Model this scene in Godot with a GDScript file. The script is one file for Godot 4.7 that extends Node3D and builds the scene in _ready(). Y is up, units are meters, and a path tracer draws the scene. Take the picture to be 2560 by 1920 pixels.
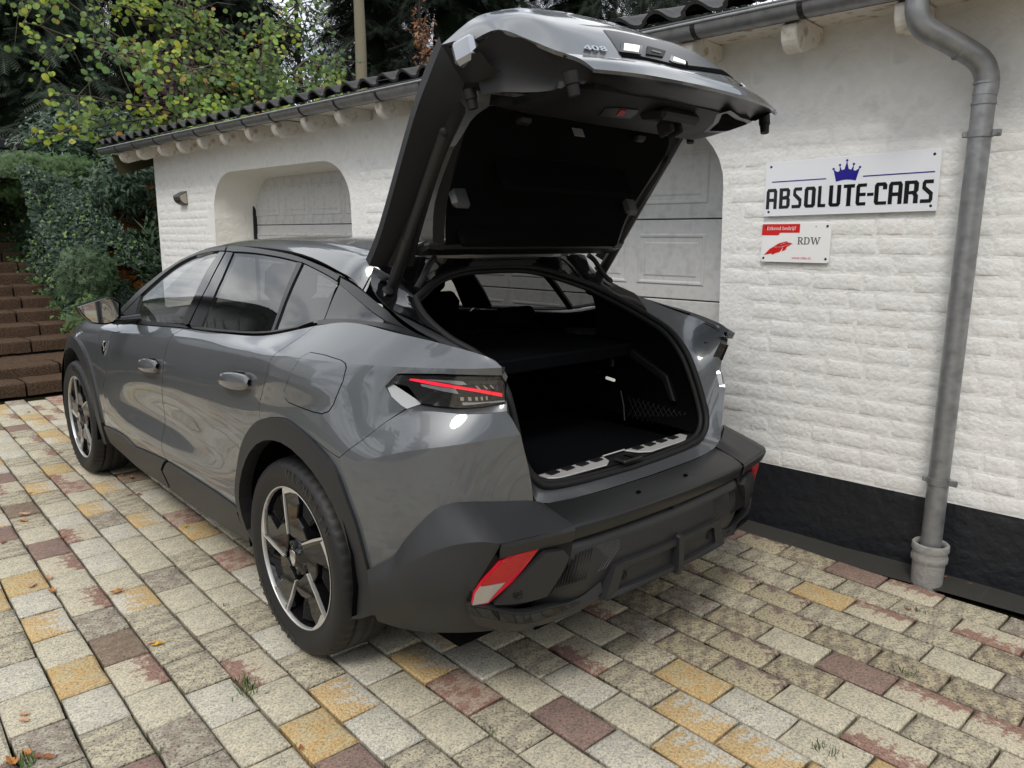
extends Node3D
# A grey fastback car with its tailgate up, beside a white painted brick garage. World axes are the car's: it faces -z, x to its right.
const TH := 0.064577      # the garage stands turned by this angle
const PV := -0.017576     # the paving courses run at this angle
const NET_FLANK := [[-0.74,0.88,-3.2,-0.8,0.82,-3.2,-0.85,0.68,-3.2,-0.85,0.5,-3.2,-0.84,0.36,-3.2,-0.82,0.24,-3.2],
[-0.79,0.94,-2.787,-0.85,0.89,-2.787,-0.895,0.75,-2.787,-0.895,0.52,-2.787,-0.885,0.36,-2.787,-0.86,0.24,-2.787],
[-0.805,0.965,-2.4,-0.865,0.91,-2.4,-0.893,0.76,-2.4,-0.892,0.55,-2.4,-0.88,0.38,-2.4,-0.855,0.25,-2.4],
[-0.815,0.98,-2.1,-0.866,0.925,-2.1,-0.896,0.77,-2.1,-0.908,0.6,-2.1,-0.905,0.44,-2.1,-0.85,0.25,-2.1],
[-0.825,1.01,-1.6,-0.866,0.95,-1.6,-0.896,0.79,-1.6,-0.894,0.61,-1.6,-0.915,0.47,-1.6,-0.85,0.25,-1.6],
[-0.828,1.04,-1.1,-0.866,0.98,-1.1,-0.897,0.81,-1.1,-0.892,0.62,-1.1,-0.917,0.47,-1.1,-0.85,0.25,-1.1],
[-0.828,1.064,-0.6,-0.868,1.005,-0.6,-0.899,0.83,-0.6,-0.905,0.63,-0.6,-0.915,0.47,-0.6,-0.855,0.25,-0.6],
[-0.82,1.087,-0.3,-0.874,1.03,-0.3,-0.903,0.85,-0.3,-0.914,0.66,-0.3,-0.912,0.47,-0.3,-0.87,0.26,-0.3],
[-0.79,1.137,0,-0.88,1.052,0,-0.906,0.88,0,-0.916,0.7,0,-0.91,0.5,0,-0.88,0.3,0],
[-0.75,1.17,0.2,-0.85,1.058,0.2,-0.886,0.9,0.2,-0.904,0.73,0.2,-0.9,0.5,0.2,-0.88,0.28,0.2],
[-0.712,1.155,0.4,-0.785,1.062,0.4,-0.825,0.92,0.4,-0.862,0.78,0.4,-0.872,0.56,0.4,-0.86,0.27,0.4],
[-0.668,1.137,0.55,-0.708,1.066,0.55,-0.735,0.94,0.55,-0.8,0.83,0.55,-0.815,0.6,0.55,-0.8,0.32,0.55],
[-0.625,1.115,0.68,-0.648,1.074,0.68,-0.632,0.945,0.68,-0.69,0.86,0.68,-0.7,0.66,0.68,-0.7,0.45,0.68],
[-0.605,1.1,0.727,-0.609,1.084,0.763,-0.565,0.95,0.737,-0.545,0.882,0.773,-0.505,0.7,0.79,-0.5,0.55,0.8]]
const CREASE_FLANK := [[0,0,0,0,0,0],
[0,0,0,0,0,0],
[0,0,0,0,0,0],
[0,0,0,0,0,0],
[0,0,0,0,0,0],
[0,0,0,0,0,0],
[0,0,0,0,0,0],
[0,0,0,0,0,0],
[0,0,0,0,0,0],
[0,0.3,0,0,0,0],
[0,0.9,0.3,0.1,0,0],
[0,1,1,0.5,0,0],
[0,1,1,0.9,0,0],
[0,1,1,1,0,0]]
const NET_GREEN := [[-0.79,0.955,-2.6,-0.7743,0.9775,-2.6,-0.755,1,-2.6],
[-0.8,0.975,-2.3,-0.7633,1.0475,-2.3,-0.715,1.12,-2.3],
[-0.812,1,-1.9,-0.7508,1.1225,-1.9,-0.67,1.245,-1.9],
[-0.818,1.025,-1.5,-0.7374,1.18,-1.5,-0.632,1.335,-1.5],
[-0.82,1.052,-1.1,-0.7284,1.22,-1.1,-0.61,1.388,-1.1],
[-0.818,1.072,-0.7,-0.7238,1.232,-0.7,-0.604,1.392,-0.7],
[-0.8,1.1,-0.3,-0.7154,1.23,-0.3,-0.61,1.36,-0.3],
[-0.772,1.15,0,-0.7019,1.224,0,-0.62,1.298,0],
[-0.73,1.168,0.25,-0.6825,1.1865,0.25,-0.632,1.205,0.25],
[-0.69,1.15,0.42,-0.6662,1.1525,0.42,-0.642,1.155,0.42],
[-0.655,1.13,0.56,-0.6523,1.1275,0.56,-0.65,1.125,0.56]]
const DATA := {
"front_door": [2.541,3.987,2.526,3.726,2.507,3.467,2.468,3.222,2.437,2.967,2.451,2.622,2.486,2.257,2.534,1.851,2.568,1.459,2.54,1.176,2.528,0.917,2.577,0.704,2.676,0.517,2.865,0.362,3.087,0.225,3.237,0.02,4.265,0.014,5.071,-0.032,4.894,0.477,4.89,0.846,4.882,1.19,4.869,1.393,4.854,1.588,4.84,1.844,4.823,2.1,4.8,2.294,4.781,2.495,4.779,2.832,4.785,3.19,4.778,3.52,4.788,3.819,4.828,3.988,4.878,4.142,3.873,4.336,3.589,4.179,2.614,4.094],
"rear_door": [5.071,-0.032,5.342,-0.027,5.612,-0.021,5.893,-0.015,6.243,-0.003,6.605,0.009,6.918,0.015,7.07,0.013,7.202,0.009,7.346,-0.001,7.58,-0.024,7.836,-0.056,8.093,-0.088,7.911,0.499,7.84,0.689,7.77,0.879,7.718,1.054,7.704,1.166,7.7,1.268,7.685,1.374,7.64,1.509,7.58,1.647,7.527,1.772,7.495,1.847,7.466,1.916,7.449,1.988,7.451,2.078,7.468,2.174,7.485,2.269,7.439,2.312,7.082,2.677,6.875,3.158,6.73,3.834,6.816,4.217,5.889,4.164,5.23,4.139,4.878,4.142,4.828,3.988,4.788,3.819,4.778,3.52,4.785,3.19,4.779,2.832,4.781,2.495,4.8,2.294,4.823,2.1,4.84,1.844,4.854,1.588,4.869,1.393,4.882,1.19,4.89,0.846,4.894,0.477],
"rear_quarter_panel": [8.093,-0.088,9,-0.02,10,-0,11,0,12,0,13,0,13,1,12.959,1.182,11.927,1.144,11.29,1.133,10.533,1.146,10.426,1.157,10.253,1.414,10.384,1.616,10.717,1.919,10.409,2.209,10.125,2.5,9.612,2.892,8.881,2.456,8.779,2.399,8.673,2.346,8.559,2.294,8.442,2.246,8.323,2.207,8.206,2.18,8.102,2.169,7.999,2.167,7.897,2.174,7.798,2.188,7.705,2.207,7.613,2.232,7.525,2.266,7.439,2.312,7.485,2.269,7.468,2.174,7.451,2.078,7.449,1.988,7.466,1.916,7.495,1.847,7.527,1.772,7.58,1.647,7.64,1.509,7.685,1.374,7.7,1.268,7.704,1.166,7.718,1.054,7.77,0.879,7.84,0.689,7.911,0.499],
"bumper_corner_skin": [9.612,2.892,10.125,2.5,10.409,2.209,10.737,1.924,11.222,1.99,11.742,2.058,12.971,2.046,13,2.4,13,3,13,3.5,12.998,3.612,12.98,4.146,12.29,3.938,12.132,3.901,11.979,3.873,11.857,3.868,11.738,3.881,11.602,3.93,11.464,3.996,11.307,4.067,11.151,4.143,11.012,4.221,10.875,4.305,10.726,4.418,10.572,4.505,10.428,4.507,10.281,4.486,10.253,4.404,10.217,4.318,10.18,4.23,10.138,4.138,10.081,4.02,10.019,3.897,9.954,3.77,9.885,3.64,9.806,3.485,9.725,3.322,9.636,3.163,9.538,3.018,9.433,2.897,9.319,2.785,9.2,2.683,9.082,2.591,8.982,2.519,8.881,2.456],
"fuel_flap": [8.405,1.096,8.433,0.962,8.571,0.815,8.928,0.853,9.314,0.945,9.426,1.009,9.472,1.084,9.474,1.334,9.359,1.808,9.278,1.961,9.144,2.011,8.942,1.989,8.243,1.844,8.135,1.768,8.133,1.662,8.236,1.482],
"arch_rear": [6.653,4.778,6.73,3.834,6.764,3.662,6.796,3.488,6.832,3.318,6.875,3.158,6.918,3.028,6.964,2.904,7.018,2.787,7.082,2.677,7.159,2.573,7.247,2.473,7.342,2.384,7.439,2.312,7.525,2.266,7.613,2.232,7.705,2.207,7.798,2.188,7.897,2.174,7.999,2.167,8.102,2.169,8.206,2.18,8.323,2.207,8.442,2.246,8.559,2.294,8.673,2.346,8.779,2.399,8.881,2.456,8.982,2.519,9.082,2.591,9.2,2.683,9.319,2.785,9.433,2.897,9.538,3.018,9.636,3.163,9.725,3.322,9.806,3.485,9.885,3.64,9.954,3.77,10.019,3.897,10.081,4.02,10.138,4.138,10.18,4.23,10.217,4.318,10.253,4.404,10.29,4.491,10.408,4.926,10.278,4.926,9.794,5.022,9.891,4.81,9.931,4.595,9.914,4.371,9.839,4.132,9.711,3.859,9.534,3.573,9.315,3.31,9.06,3.081,8.77,2.876,8.46,2.718,8.14,2.623,7.877,2.593,7.666,2.627,7.467,2.723,7.286,2.877,7.128,3.08,6.998,3.324,6.9,3.62,6.837,3.952,6.81,4.262,6.822,4.568,7.021,4.822,6.904,4.81],
"arch_front": [0.061,4.216,0.051,3.929,0.044,3.646,0.046,3.384,0.056,3.132,0.073,2.919,0.098,2.718,0.129,2.548,0.168,2.387,0.213,2.241,0.265,2.1,0.322,1.961,0.386,1.828,0.451,1.71,0.527,1.599,0.621,1.467,0.749,1.372,1.099,1.407,1.458,1.547,1.616,1.668,1.741,1.814,1.87,2,1.982,2.202,2.075,2.4,2.159,2.615,2.269,2.938,2.365,3.285,2.43,3.633,2.483,3.984,2.259,4.88,2.012,4.935,2.074,4.452,2.102,4.015,2.094,3.602,2.051,3.23,1.979,2.905,1.894,2.634,1.787,2.414,1.661,2.231,1.518,2.081,1.365,1.961,1.203,1.88,1.038,1.848,0.884,1.864,0.738,1.932,0.602,2.047,0.48,2.197,0.375,2.385,0.291,2.616,0.23,2.905,0.193,3.273,0.182,3.722,0.197,4.207,0.237,4.732],
"front_fender": [0,0,1,0,2,0,3.087,0.225,2.865,0.362,2.676,0.517,2.577,0.704,2.528,0.917,2.54,1.176,2.568,1.459,2.534,1.851,2.486,2.257,2.451,2.622,2.437,2.967,2.468,3.222,2.507,3.467,2.526,3.726,2.541,3.987,2.483,3.984,2.365,3.285,2.159,2.615,1.982,2.202,1.741,1.814,1.458,1.547,0.749,1.372,0.527,1.599,0.386,1.828,0.265,2.1,0.168,2.387,0.098,2.718,0.056,3.132,0.044,3.646,0.061,4.216,0,4.9],
"sill_front": [2.614,4.094,3.589,4.179,3.873,4.336,4.878,4.142,4.576,4.519,4.549,4.913,4.509,4.99,3.516,5.021,2.593,4.689],
"sill_rear": [4.916,4.146,5.23,4.139,5.889,4.164,6.816,4.217,6.627,4.306,6.653,4.778,6.904,4.81,6.771,4.848,5.574,4.987,4.59,5.003,4.63,4.499],
"front_glass": [1.993,1.137,2.173,1.385,2.35,1.607,2.474,1.731,2.602,1.828,2.739,1.9,2.888,1.95,3.066,1.981,3.264,1.991,3.563,1.973,3.881,1.941,3.865,1.524,3.926,0.835,3.903,0.077,3.305,0.076,2.148,0.111],
"rear_glass": [4.28,1.879,4.76,1.864,5.193,1.849,5.776,1.829,5.935,0.922,6.057,0.021,5.495,0.017,4.506,0.036,4.488,0.521,4.419,1.217],
"small_glass": [5.887,1.835,6.281,1.784,6.577,1.741,6.786,1.695,6.94,0.982,7.084,0.215,6.844,0.076,6.556,0.015,6.142,0.032,6.007,0.935],
"cant_front": [1.333,0.677,1.814,1.464,2.288,1.848,2.778,2.047,3.309,2.107,4.013,2.049,4.041,1.918,3.881,1.941,3.563,1.973,3.264,1.991,3.066,1.981,2.888,1.95,2.739,1.9,2.602,1.828,2.474,1.731,2.35,1.607,2.173,1.385,1.993,1.137,1.797,0.836,1.52,0.412],
"cant_rear": [4.052,2.049,4.68,1.995,5.168,1.969,5.619,1.959,6.065,1.925,6.458,1.911,6.762,1.891,6.783,1.732,6.783,1.701,6.577,1.741,6.281,1.784,5.887,1.835,5.776,1.829,5.193,1.849,4.76,1.864,4.28,1.879,4.084,1.913],
"sail": [1.807,0.809,1.993,1.137,2.148,0.111,1.887,0.09,1.52,0.412],
"pillar_front": [3.887,1.932,4.047,1.909,4.152,1.039,4.123,0.058,4.055,0.027,3.912,0.072,3.926,0.835,3.865,1.524],
"pillar_rear": [4.089,1.905,4.279,1.871,4.419,1.217,4.488,0.521,4.508,0.031,4.213,0.015,4.158,0.061,4.18,1.039],
"divider": [5.785,1.824,5.883,1.833,6.007,0.935,6.14,0.027,6.062,0.021,5.935,0.922],
"belt_front": [1.2,-0.04,2,-0.03,2.159,0.088,3.313,0.062,4.053,0.02,4.28,-0.05,3,-0.05,2,-0.05],
"quarter_pane": [6.87,1.639,7.495,1.444,8.244,1.117,8.785,1.148,8.414,0.554,7.913,0.416,7.124,0.256,6.989,0.97],
"quarter_frame_top": [6.788,1.887,6.83,1.842,7.307,1.868,7.954,1.881,8.6,1.5,9.6,1,8.838,1.245,8.266,1.054,7.506,1.418,6.883,1.632],
"belt_rear": [4.217,0.008,4.511,0.027,5.499,0.007,6.061,0.012,6.147,0.02,6.559,0.008,6.982,0.129,6.7,-0.05,5.9,-0.05,5.1,-0.05,4.35,-0.05],
"quarter_belt": [7.012,0.158,7.253,0.22,7.139,0.216,7.934,0.335,8.806,1.109,9.7,0.9,9.7,0,8.9,-0.05,8,-0.06,7.1,-0.06],
"shield": [3.001,1.304,3.092,1.308,3.104,1.547,3.016,1.774,2.908,1.582,2.905,1.379],
"lamp": [10.33,1.306,10.44,1.161,10.852,1.16,11.597,1.167,12.892,1.213,13.019,1.392,12.964,1.798,12.603,1.876,11.697,1.934,11.34,1.903,10.946,1.822,10.661,1.431,10.345,1.352],
"red": [10.672,1.247,10.811,1.256,11.161,1.321,11.698,1.431,12.879,1.641,12.869,1.7,11.667,1.482,11.169,1.396,10.878,1.334,10.65,1.279],
"silA": [10.866,1.255,11.536,1.285,11.718,1.306,11.809,1.379,11.64,1.391,11.304,1.325],
"silB": [10.868,1.359,11.171,1.412,11.566,1.476,11.636,1.6,11.319,1.534,10.904,1.416],
"chrome": [11.701,1.794,12.951,1.797,12.945,1.835,12.243,1.822,11.713,1.858],
"lensblk": [10.811,1.629,10.989,1.632,11.607,1.701,11.606,1.903,11.339,1.886,10.971,1.806],
"upper": [11.815,1.28,12.91,1.322,13.005,1.408,12.316,1.388,11.824,1.383],
"lamp_left": [10.1,1.5],
"refl_all": [2.02,-0.03,1.474,1.11,0.931,1.796,0.199,1.996,0.17,1.482,0.274,1.174,0.47,0.657,0.602,0.216,1.084,-0.023],
"refl_red": [2.007,-0.021,1.234,1.045,0.329,1.141,0.476,0.667,0.634,0.24,1.098,0.001],
"refl_white": [1.234,1.086,0.894,1.768,0.215,1.939,0.197,1.49,0.313,1.187],
"sensor_panel": [2.22,0.121,2.667,0.211,2.856,0.542,2.731,1.858,2.061,1.787,1.123,1.791,1.527,1.154],
"sensor_at": [1.77,1.464],
"tg_recess": [3.679,1.048,3.967,1.04,4.644,1.056,6.79,0.361,7.45,0.889,6.264,1.674,6.172,2.113,6.986,1.616,8.898,0.998,4.539,1.981,4.112,1.934,3.706,1.925],
"tg_recess_low": [3.691,1.768,4.032,1.861,4.429,1.897,8.732,0.821,5.627,2.028,6.986,1.616,8.919,1.004,4.532,1.993,4.107,1.944,3.706,1.925],
"tg_lamp0": [3.844,1.533,4.08,1.539,3.971,1.764,3.766,1.754],
"tg_lamp1": [4.596,1.663,4.767,1.722,4.692,1.834,4.474,1.822],
"tg_switch": [4.236,1.484,4.556,1.509,4.348,1.759,4.084,1.77],
"tg_slot": [4.241,1.613,4.389,1.63,4.347,1.688,4.205,1.67],
"tg_badge": [3.397,1.769,6.603,1.769],
"tg_pocket": [4.287,2.244,4.029,2.643,3.703,2.968,3.718,3.064,4.226,2.947,5.784,2.839],
"tg_pull": [2.079,2.083,1.955,2.379,2.117,2.467,2.356,2.492,2.415,2.393,2.477,2.179,2.305,2.108],
"tg_red": [2.224,2.216,2.13,2.448,2.216,2.459,2.308,2.265]}
const LEAVES := [
[-0.811,-4.837,0.055,"brown",0,"brown leaf near the foot of the steps, left of the front wheel"],
[-1.056,-4.009,0.07,"tan",1,"curled tan leaf on the far left of the paving, level with the front tyre"],
[-0.909,-3.354,0.07,"tan",0,"pale tan leaf beside the front tyre"],
[-0.749,-2.532,0.06,"orange",1,"orange leaf under the front door sill"],
[-0.726,-2.439,0.065,"rust",2,"dark rusty leaf touching the orange one under the front door sill"],
[-0.825,-2.136,0.055,"tan",0,"flat tan leaf below the door gap, left of a rusty one"],
[-0.783,-2.099,0.055,"rust",1,"rusty curled leaf below the door gap"],
[-1.328,-2.15,0.085,"tan",2,"tan leaf with raised lobes, upper of a pair on cream pavers at the left"],
[-1.352,-2.064,0.075,"orange",1,"orange leaf, lower of a pair on cream pavers at the left"],
[-1.235,-2.526,0.045,"brown",0,"small brown leaf on the cream pavers above the left pair"],
[-1.477,-1.804,0.055,"brown",1,"brown leaf on a yellow paver at the left edge"],
[-1.255,-1.688,0.05,"rust",0,"thin rusty leaf in a joint beside the red pavers"],
[-0.766,-1.434,0.045,"yellow",1,"small yellow leaf in front of the rear wheel arch"],
[-0.822,-1.485,0.03,"brown",0,"tiny brown leaf left of the small yellow one"],
[-1.407,-1.228,0.07,"tan",0,"tan leaf at the corner of a dark red paver"],
[-1.475,-1.197,0.07,"tan",1,"tan leaf below the corner of a yellow paver"],
[-1.235,-0.896,0.085,"orange",0,"bright orange oak leaf on a cream paver left of the rear wheel"],
[-1.427,-1.076,0.07,"orange",2,"crumpled orange leaf on a joint left of the bright oak leaf"],
[-1.264,-0.385,0.05,"tan",2,"brown-tan leaf half under the yellow one, lower middle left"],
[-1.245,-0.362,0.065,"yellow",1,"yellow upright leaf on a cream paver, lower middle left"],
[-1.683,-0.216,0.055,"tan",0,"pale leaf on a red paver, upper of two"],
[-1.689,-0.182,0.055,"tan",1,"pale leaf on a grey paver, lower of two"],
[-1.715,-0.008,0.06,"orange",1,"orange leaf standing above the bottom left tuft"],
[-1.697,0.029,0.06,"brown",0,"brown leaf beside the bottom left tuft"],
[-1.676,0.054,0.065,"rust",1,"reddish leaf right of the bottom left tuft"],
[-1.752,0.014,0.075,"orange",2,"orange leaf at the bottom left corner"],
[-0.796,-0.436,0.04,"yellow",1,"yellow scrap against the rear tyre"],
[-1.135,0.493,0.035,"rust",2,"rusty scrap in a joint at the bottom middle"],
[1.509,1.335,0.07,"orange",2,"orange leaf curled behind the foot of the downpipe"],
[1.456,1.339,0.06,"rust",1,"rusty leaf on the grit behind the downpipe foot"],
[1.033,1.352,0.04,"brown",0,"small brown leaf on the paving before the downpipe"],
[1.474,1.443,0.03,"rust",0,"tiny rusty leaf on the grit right of the downpipe"]]
const TUFTS := [
[-1.125,0.11,2,"large tuft of grass in a joint left of the rear wheel"],
[-0.958,-0.482,1,"small tuft between red pavers before the rear wheel"],
[-1.729,0.035,1.8,"grass tuft among leaves at the bottom left corner"],
[-1.434,0.24,0.9,"tuft beside the dark brown paver at the bottom"],
[-0.677,0.803,1,"tuft at the joint below two brown stains"],
[-0.031,1.505,1.3,"bright tuft beside a yellow paver at the bottom right"],
[0.556,1.512,1.3,"wispy tuft on the cream paver right of a red one"],
[1.054,1.382,1.2,"tuft in front of the downpipe foot"],
[-0.001,1.27,0.7,"tiny tuft at the right end of a yellow paver"],
[-1.199,0.51,0.7,"tiny tuft at the bottom edge, left of middle"]]
var rng := RandomNumberGenerator.new()
var M := {}
var MIR := false

func _ready() -> void:
	rng.seed = 408
	var cam := Camera3D.new(); cam.name = "camera"
	cam.fov = 54.2034; cam.near = 0.05; cam.far = 400.0
	cam.rotation_order = EULER_ORDER_YXZ
	cam.position = Vector3(-1.996, 1.438, 2.295)
	cam.rotation = Vector3(deg_to_rad(-10.972), deg_to_rad(-42.92), deg_to_rad(0.39))
	add_child(cam); cam.current = true
	var we := WorldEnvironment.new(); we.name = "world_environment"
	var env := Environment.new()
	env.background_mode = Environment.BG_SKY
	env.tonemap_mode = Environment.TONE_MAPPER_LINEAR
	env.tonemap_exposure = 1.15
	env.sdfgi_enabled = true; env.ssao_enabled = true; env.ssil_enabled = true
	var sky := Sky.new(); var pm := PanoramaSkyMaterial.new()
	pm.panorama = sky_picture(); pm.energy_multiplier = 1.0
	sky.sky_material = pm; env.sky = sky
	we.environment = env; add_child(we)
	var sun := DirectionalLight3D.new(); sun.name = "sun"
	sun.light_energy = 0.45; sun.light_angular_distance = 14.0; sun.light_color = Color(1.0, 0.975, 0.94); sun.shadow_enabled = true
	sun.rotation = Vector3(deg_to_rad(-50), deg_to_rad(-62), 0)
	add_child(sun)
	make_materials()
	build_ground()
	build_garage()
	build_stairs()
	build_car()
	build_plants()
	build_surroundings()
	build_small_things()

func sky_picture() -> ImageTexture:
	# broken bright cloud with greyer bellies, the same all round
	var n := FastNoiseLite.new(); n.seed = 5; n.frequency = 0.9; n.fractal_octaves = 6; n.fractal_gain = 0.55
	var n2 := FastNoiseLite.new(); n2.seed = 9; n2.frequency = 2.1; n2.fractal_octaves = 5
	var w := 1024; var h := 512
	var im := Image.create(w, h, false, Image.FORMAT_RGBF)
	for j in h:
		var el := PI * (0.5 - (j + 0.5) / h)
		for i in w:
			var az := TAU * (i + 0.5) / w
			var d := Vector3(cos(el) * sin(az), sin(el), cos(el) * cos(az))
			var c := Color(0.3, 0.3, 0.29)
			if d.y > -0.05:
				var k := 1.6 / (0.25 + maxf(d.y, 0.0))
				var a := n.get_noise_3d(d.x * k, d.z * k, 0.0)
				var b := n2.get_noise_3d(d.x * k, d.z * k, 3.0)
				var t := clampf(0.5 + a * 1.25 + b * 0.35, 0.0, 1.0)
				t = t * t * (3.0 - 2.0 * t)
				c = Color(0.58, 0.64, 0.74).lerp(Color(1.55, 1.57, 1.60), t)
			im.set_pixel(i, j, c)
	return ImageTexture.create_from_image(im)

# ------------------------------------------------------------------ helpers
func lin(r: float, g: float, b: float) -> Color:
	return Color(r, g, b).linear_to_srgb()

func mat(r: float, g: float, b: float, rough := 0.6, metal := 0.0, spec := 0.5) -> StandardMaterial3D:
	var m := StandardMaterial3D.new()
	m.albedo_color = lin(r, g, b); m.roughness = rough; m.metallic = metal; m.metallic_specular = spec
	return m

func noise_tex(freq: float, seed_: int, bump := 0.0, size := 512, octaves := 4, type := FastNoiseLite.TYPE_SIMPLEX_SMOOTH) -> NoiseTexture2D:
	var n := FastNoiseLite.new(); n.seed = seed_; n.frequency = freq; n.fractal_octaves = octaves; n.noise_type = type
	var t := NoiseTexture2D.new(); t.width = size; t.height = size; t.seamless = true; t.noise = n
	if bump > 0.0:
		t.as_normal_map = true; t.bump_strength = bump
	return t

func ramp_tex(freq: float, seed_: int, cols: Array, size := 512, octaves := 5) -> NoiseTexture2D:
	var t := noise_tex(freq, seed_, 0.0, size, octaves)
	var g := Gradient.new(); var offs := PackedFloat32Array(); var cc := PackedColorArray()
	for k in cols.size():
		offs.append(float(k) / (cols.size() - 1)); cc.append(cols[k])
	g.offsets = offs; g.colors = cc; t.color_ramp = g
	return t

func tri_tex(m: StandardMaterial3D, scale: float, world := true) -> void:
	m.uv1_triplanar = true; m.uv1_world_triplanar = world; m.uv1_scale = Vector3.ONE * scale

func bumpy(m: StandardMaterial3D, tex: Texture2D, amount: float) -> void:
	m.normal_enabled = true; m.normal_texture = tex; m.normal_scale = amount

func put(called: String, mesh: Mesh, m: Material, parent: Node = self) -> MeshInstance3D:
	var o := MeshInstance3D.new(); o.name = called; o.mesh = mesh
	if m: o.material_override = m
	parent.add_child(o, true)
	return o

func thing(called: String, label: String, category: String, at := Vector3.ZERO, turn := 0.0, group := "") -> Node3D:
	var o := Node3D.new(); o.name = called; add_child(o, true)
	o.position = at; o.rotation.y = turn
	return tag(o, label, category, group)

func tag(o: Node3D, label: String, category: String, group := "") -> Node3D:
	o.set_meta("label", label); o.set_meta("category", category)
	if group: o.set_meta("group", group)
	return o

func structure(o: Node3D) -> Node3D:
	o.set_meta("kind", "structure"); return o

func stuff(o: Node3D) -> Node3D:
	o.set_meta("kind", "stuff"); return o

func sub(called: String, parent: Node) -> Node3D:
	var o := Node3D.new(); o.name = called; parent.add_child(o, true); return o

func L(x: float, y: float, z: float) -> Vector3:   # from the garage's axes
	return Vector3(x, y, z).rotated(Vector3.UP, TH)

class MB:
	var v := PackedVector3Array(); var n := PackedVector3Array(); var uv := PackedVector2Array(); var c := PackedColorArray()
	var col := Color.WHITE
	func tri(a: Vector3, b: Vector3, d: Vector3, na: Vector3, nb: Vector3, nd: Vector3, ua := Vector2.ZERO, ub := Vector2.ZERO, ud := Vector2.ZERO) -> void:
		var x := (b - a).cross(d - a)
		if x.length_squared() < 1e-18: return
		if x.dot(na + nb + nd) > 0.0:
			v.append(a); v.append(d); v.append(b); n.append(na); n.append(nd); n.append(nb); uv.append(ua); uv.append(ud); uv.append(ub)
		else:
			v.append(a); v.append(b); v.append(d); n.append(na); n.append(nb); n.append(nd); uv.append(ua); uv.append(ub); uv.append(ud)
		c.append(col); c.append(col); c.append(col)
	func flat(a: Vector3, b: Vector3, d: Vector3, out: Vector3) -> void:
		var x := (b - a).cross(d - a).normalized()
		if x.dot(out) < 0: x = -x
		tri(a, b, d, x, x, x)
	func quad(a: Vector3, b: Vector3, d: Vector3, e: Vector3, out: Vector3, u := []) -> void:
		var x := (d - a).cross(e - b).normalized()
		if x.dot(out) < 0: x = -x
		if u.size() == 4:
			tri(a, b, d, x, x, x, u[0], u[1], u[2]); tri(a, d, e, x, x, x, u[0], u[2], u[3])
		else:
			tri(a, b, d, x, x, x); tri(a, d, e, x, x, x)
	func box(mid: Vector3, size: Vector3, basis := Basis(), bev := 0.0) -> void:
		var h := size * 0.5; var e := minf(bev, minf(h.x, minf(h.y, h.z)) * 0.9)
		for ax in 3:
			for s in [-1.0, 1.0]:
				var w := Vector3.ZERO; w[ax] = s
				var b1 := (ax + 1) % 3; var b2 := (ax + 2) % 3
				var q := []
				for k in [[-1, -1], [1, -1], [1, 1], [-1, 1]]:
					var p := Vector3.ZERO; p[ax] = s * h[ax]; p[b1] = k[0] * (h[b1] - e); p[b2] = k[1] * (h[b2] - e)
					q.append(mid + basis * p)
				quad(q[0], q[1], q[2], q[3], basis * w)
		if e > 0.0:
			for ax in 3:
				var b1 := (ax + 1) % 3; var b2 := (ax + 2) % 3
				for s1 in [-1.0, 1.0]:
					for s2 in [-1.0, 1.0]:
						var q := []
						for t in [[-1.0, 0], [1.0, 0], [1.0, 1], [-1.0, 1]]:
							var p := Vector3.ZERO; p[ax] = t[0] * (h[ax] - e)
							p[b1] = s1 * (h[b1] - (e if t[1] == 0 else 0.0)); p[b2] = s2 * (h[b2] - (0.0 if t[1] == 0 else e))
							q.append(mid + basis * p)
						var o := Vector3.ZERO; o[b1] = s1; o[b2] = s2
						quad(q[0], q[1], q[2], q[3], basis * o)
			for s in [Vector3(1, 1, 1), Vector3(1, 1, -1), Vector3(1, -1, 1), Vector3(1, -1, -1), Vector3(-1, 1, 1), Vector3(-1, 1, -1), Vector3(-1, -1, 1), Vector3(-1, -1, -1)]:
				var i := h - Vector3.ONE * e
				flat(mid + basis * (s * Vector3(h.x, i.y, i.z)), mid + basis * (s * Vector3(i.x, h.y, i.z)), mid + basis * (s * Vector3(i.x, i.y, h.z)), basis * s)
	func grid(rows: Array, out_hint: Vector3, closed_u := false, smooth := true) -> void:
		# rows: Array of PackedVector3Array, all of one length; normals by finite differences
		var R := rows.size(); var K: int = rows[0].size(); var N := []
		for i in R:
			var a := PackedVector3Array()
			for j in K:
				var i0 := maxi(i - 1, 0); var i1 := mini(i + 1, R - 1)
				if closed_u:
					i0 = (i - 1 + R) % R; i1 = (i + 1) % R
				var du: Vector3 = rows[i1][j] - rows[i0][j]
				var dv: Vector3 = rows[i][mini(j + 1, K - 1)] - rows[i][maxi(j - 1, 0)]
				a.append(du.cross(dv).normalized())
			N.append(a)
		var s := 1.0
		var tot := Vector3.ZERO
		for a in N:
			for b in a: tot += b
		if tot.dot(out_hint) < 0: s = -1.0
		for i in (R if closed_u else R - 1):
			var i2 := (i + 1) % R
			for j in K - 1:
				if smooth:
					tri(rows[i][j], rows[i2][j], rows[i2][j + 1], N[i][j] * s, N[i2][j] * s, N[i2][j + 1] * s, Vector2(i, j), Vector2(i + 1, j), Vector2(i + 1, j + 1))
					tri(rows[i][j], rows[i2][j + 1], rows[i][j + 1], N[i][j] * s, N[i2][j + 1] * s, N[i][j + 1] * s, Vector2(i, j), Vector2(i + 1, j + 1), Vector2(i, j + 1))
				else:
					quad(rows[i][j], rows[i2][j], rows[i2][j + 1], rows[i][j + 1], (N[i][j] + N[i2][j + 1]) * s)
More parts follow.
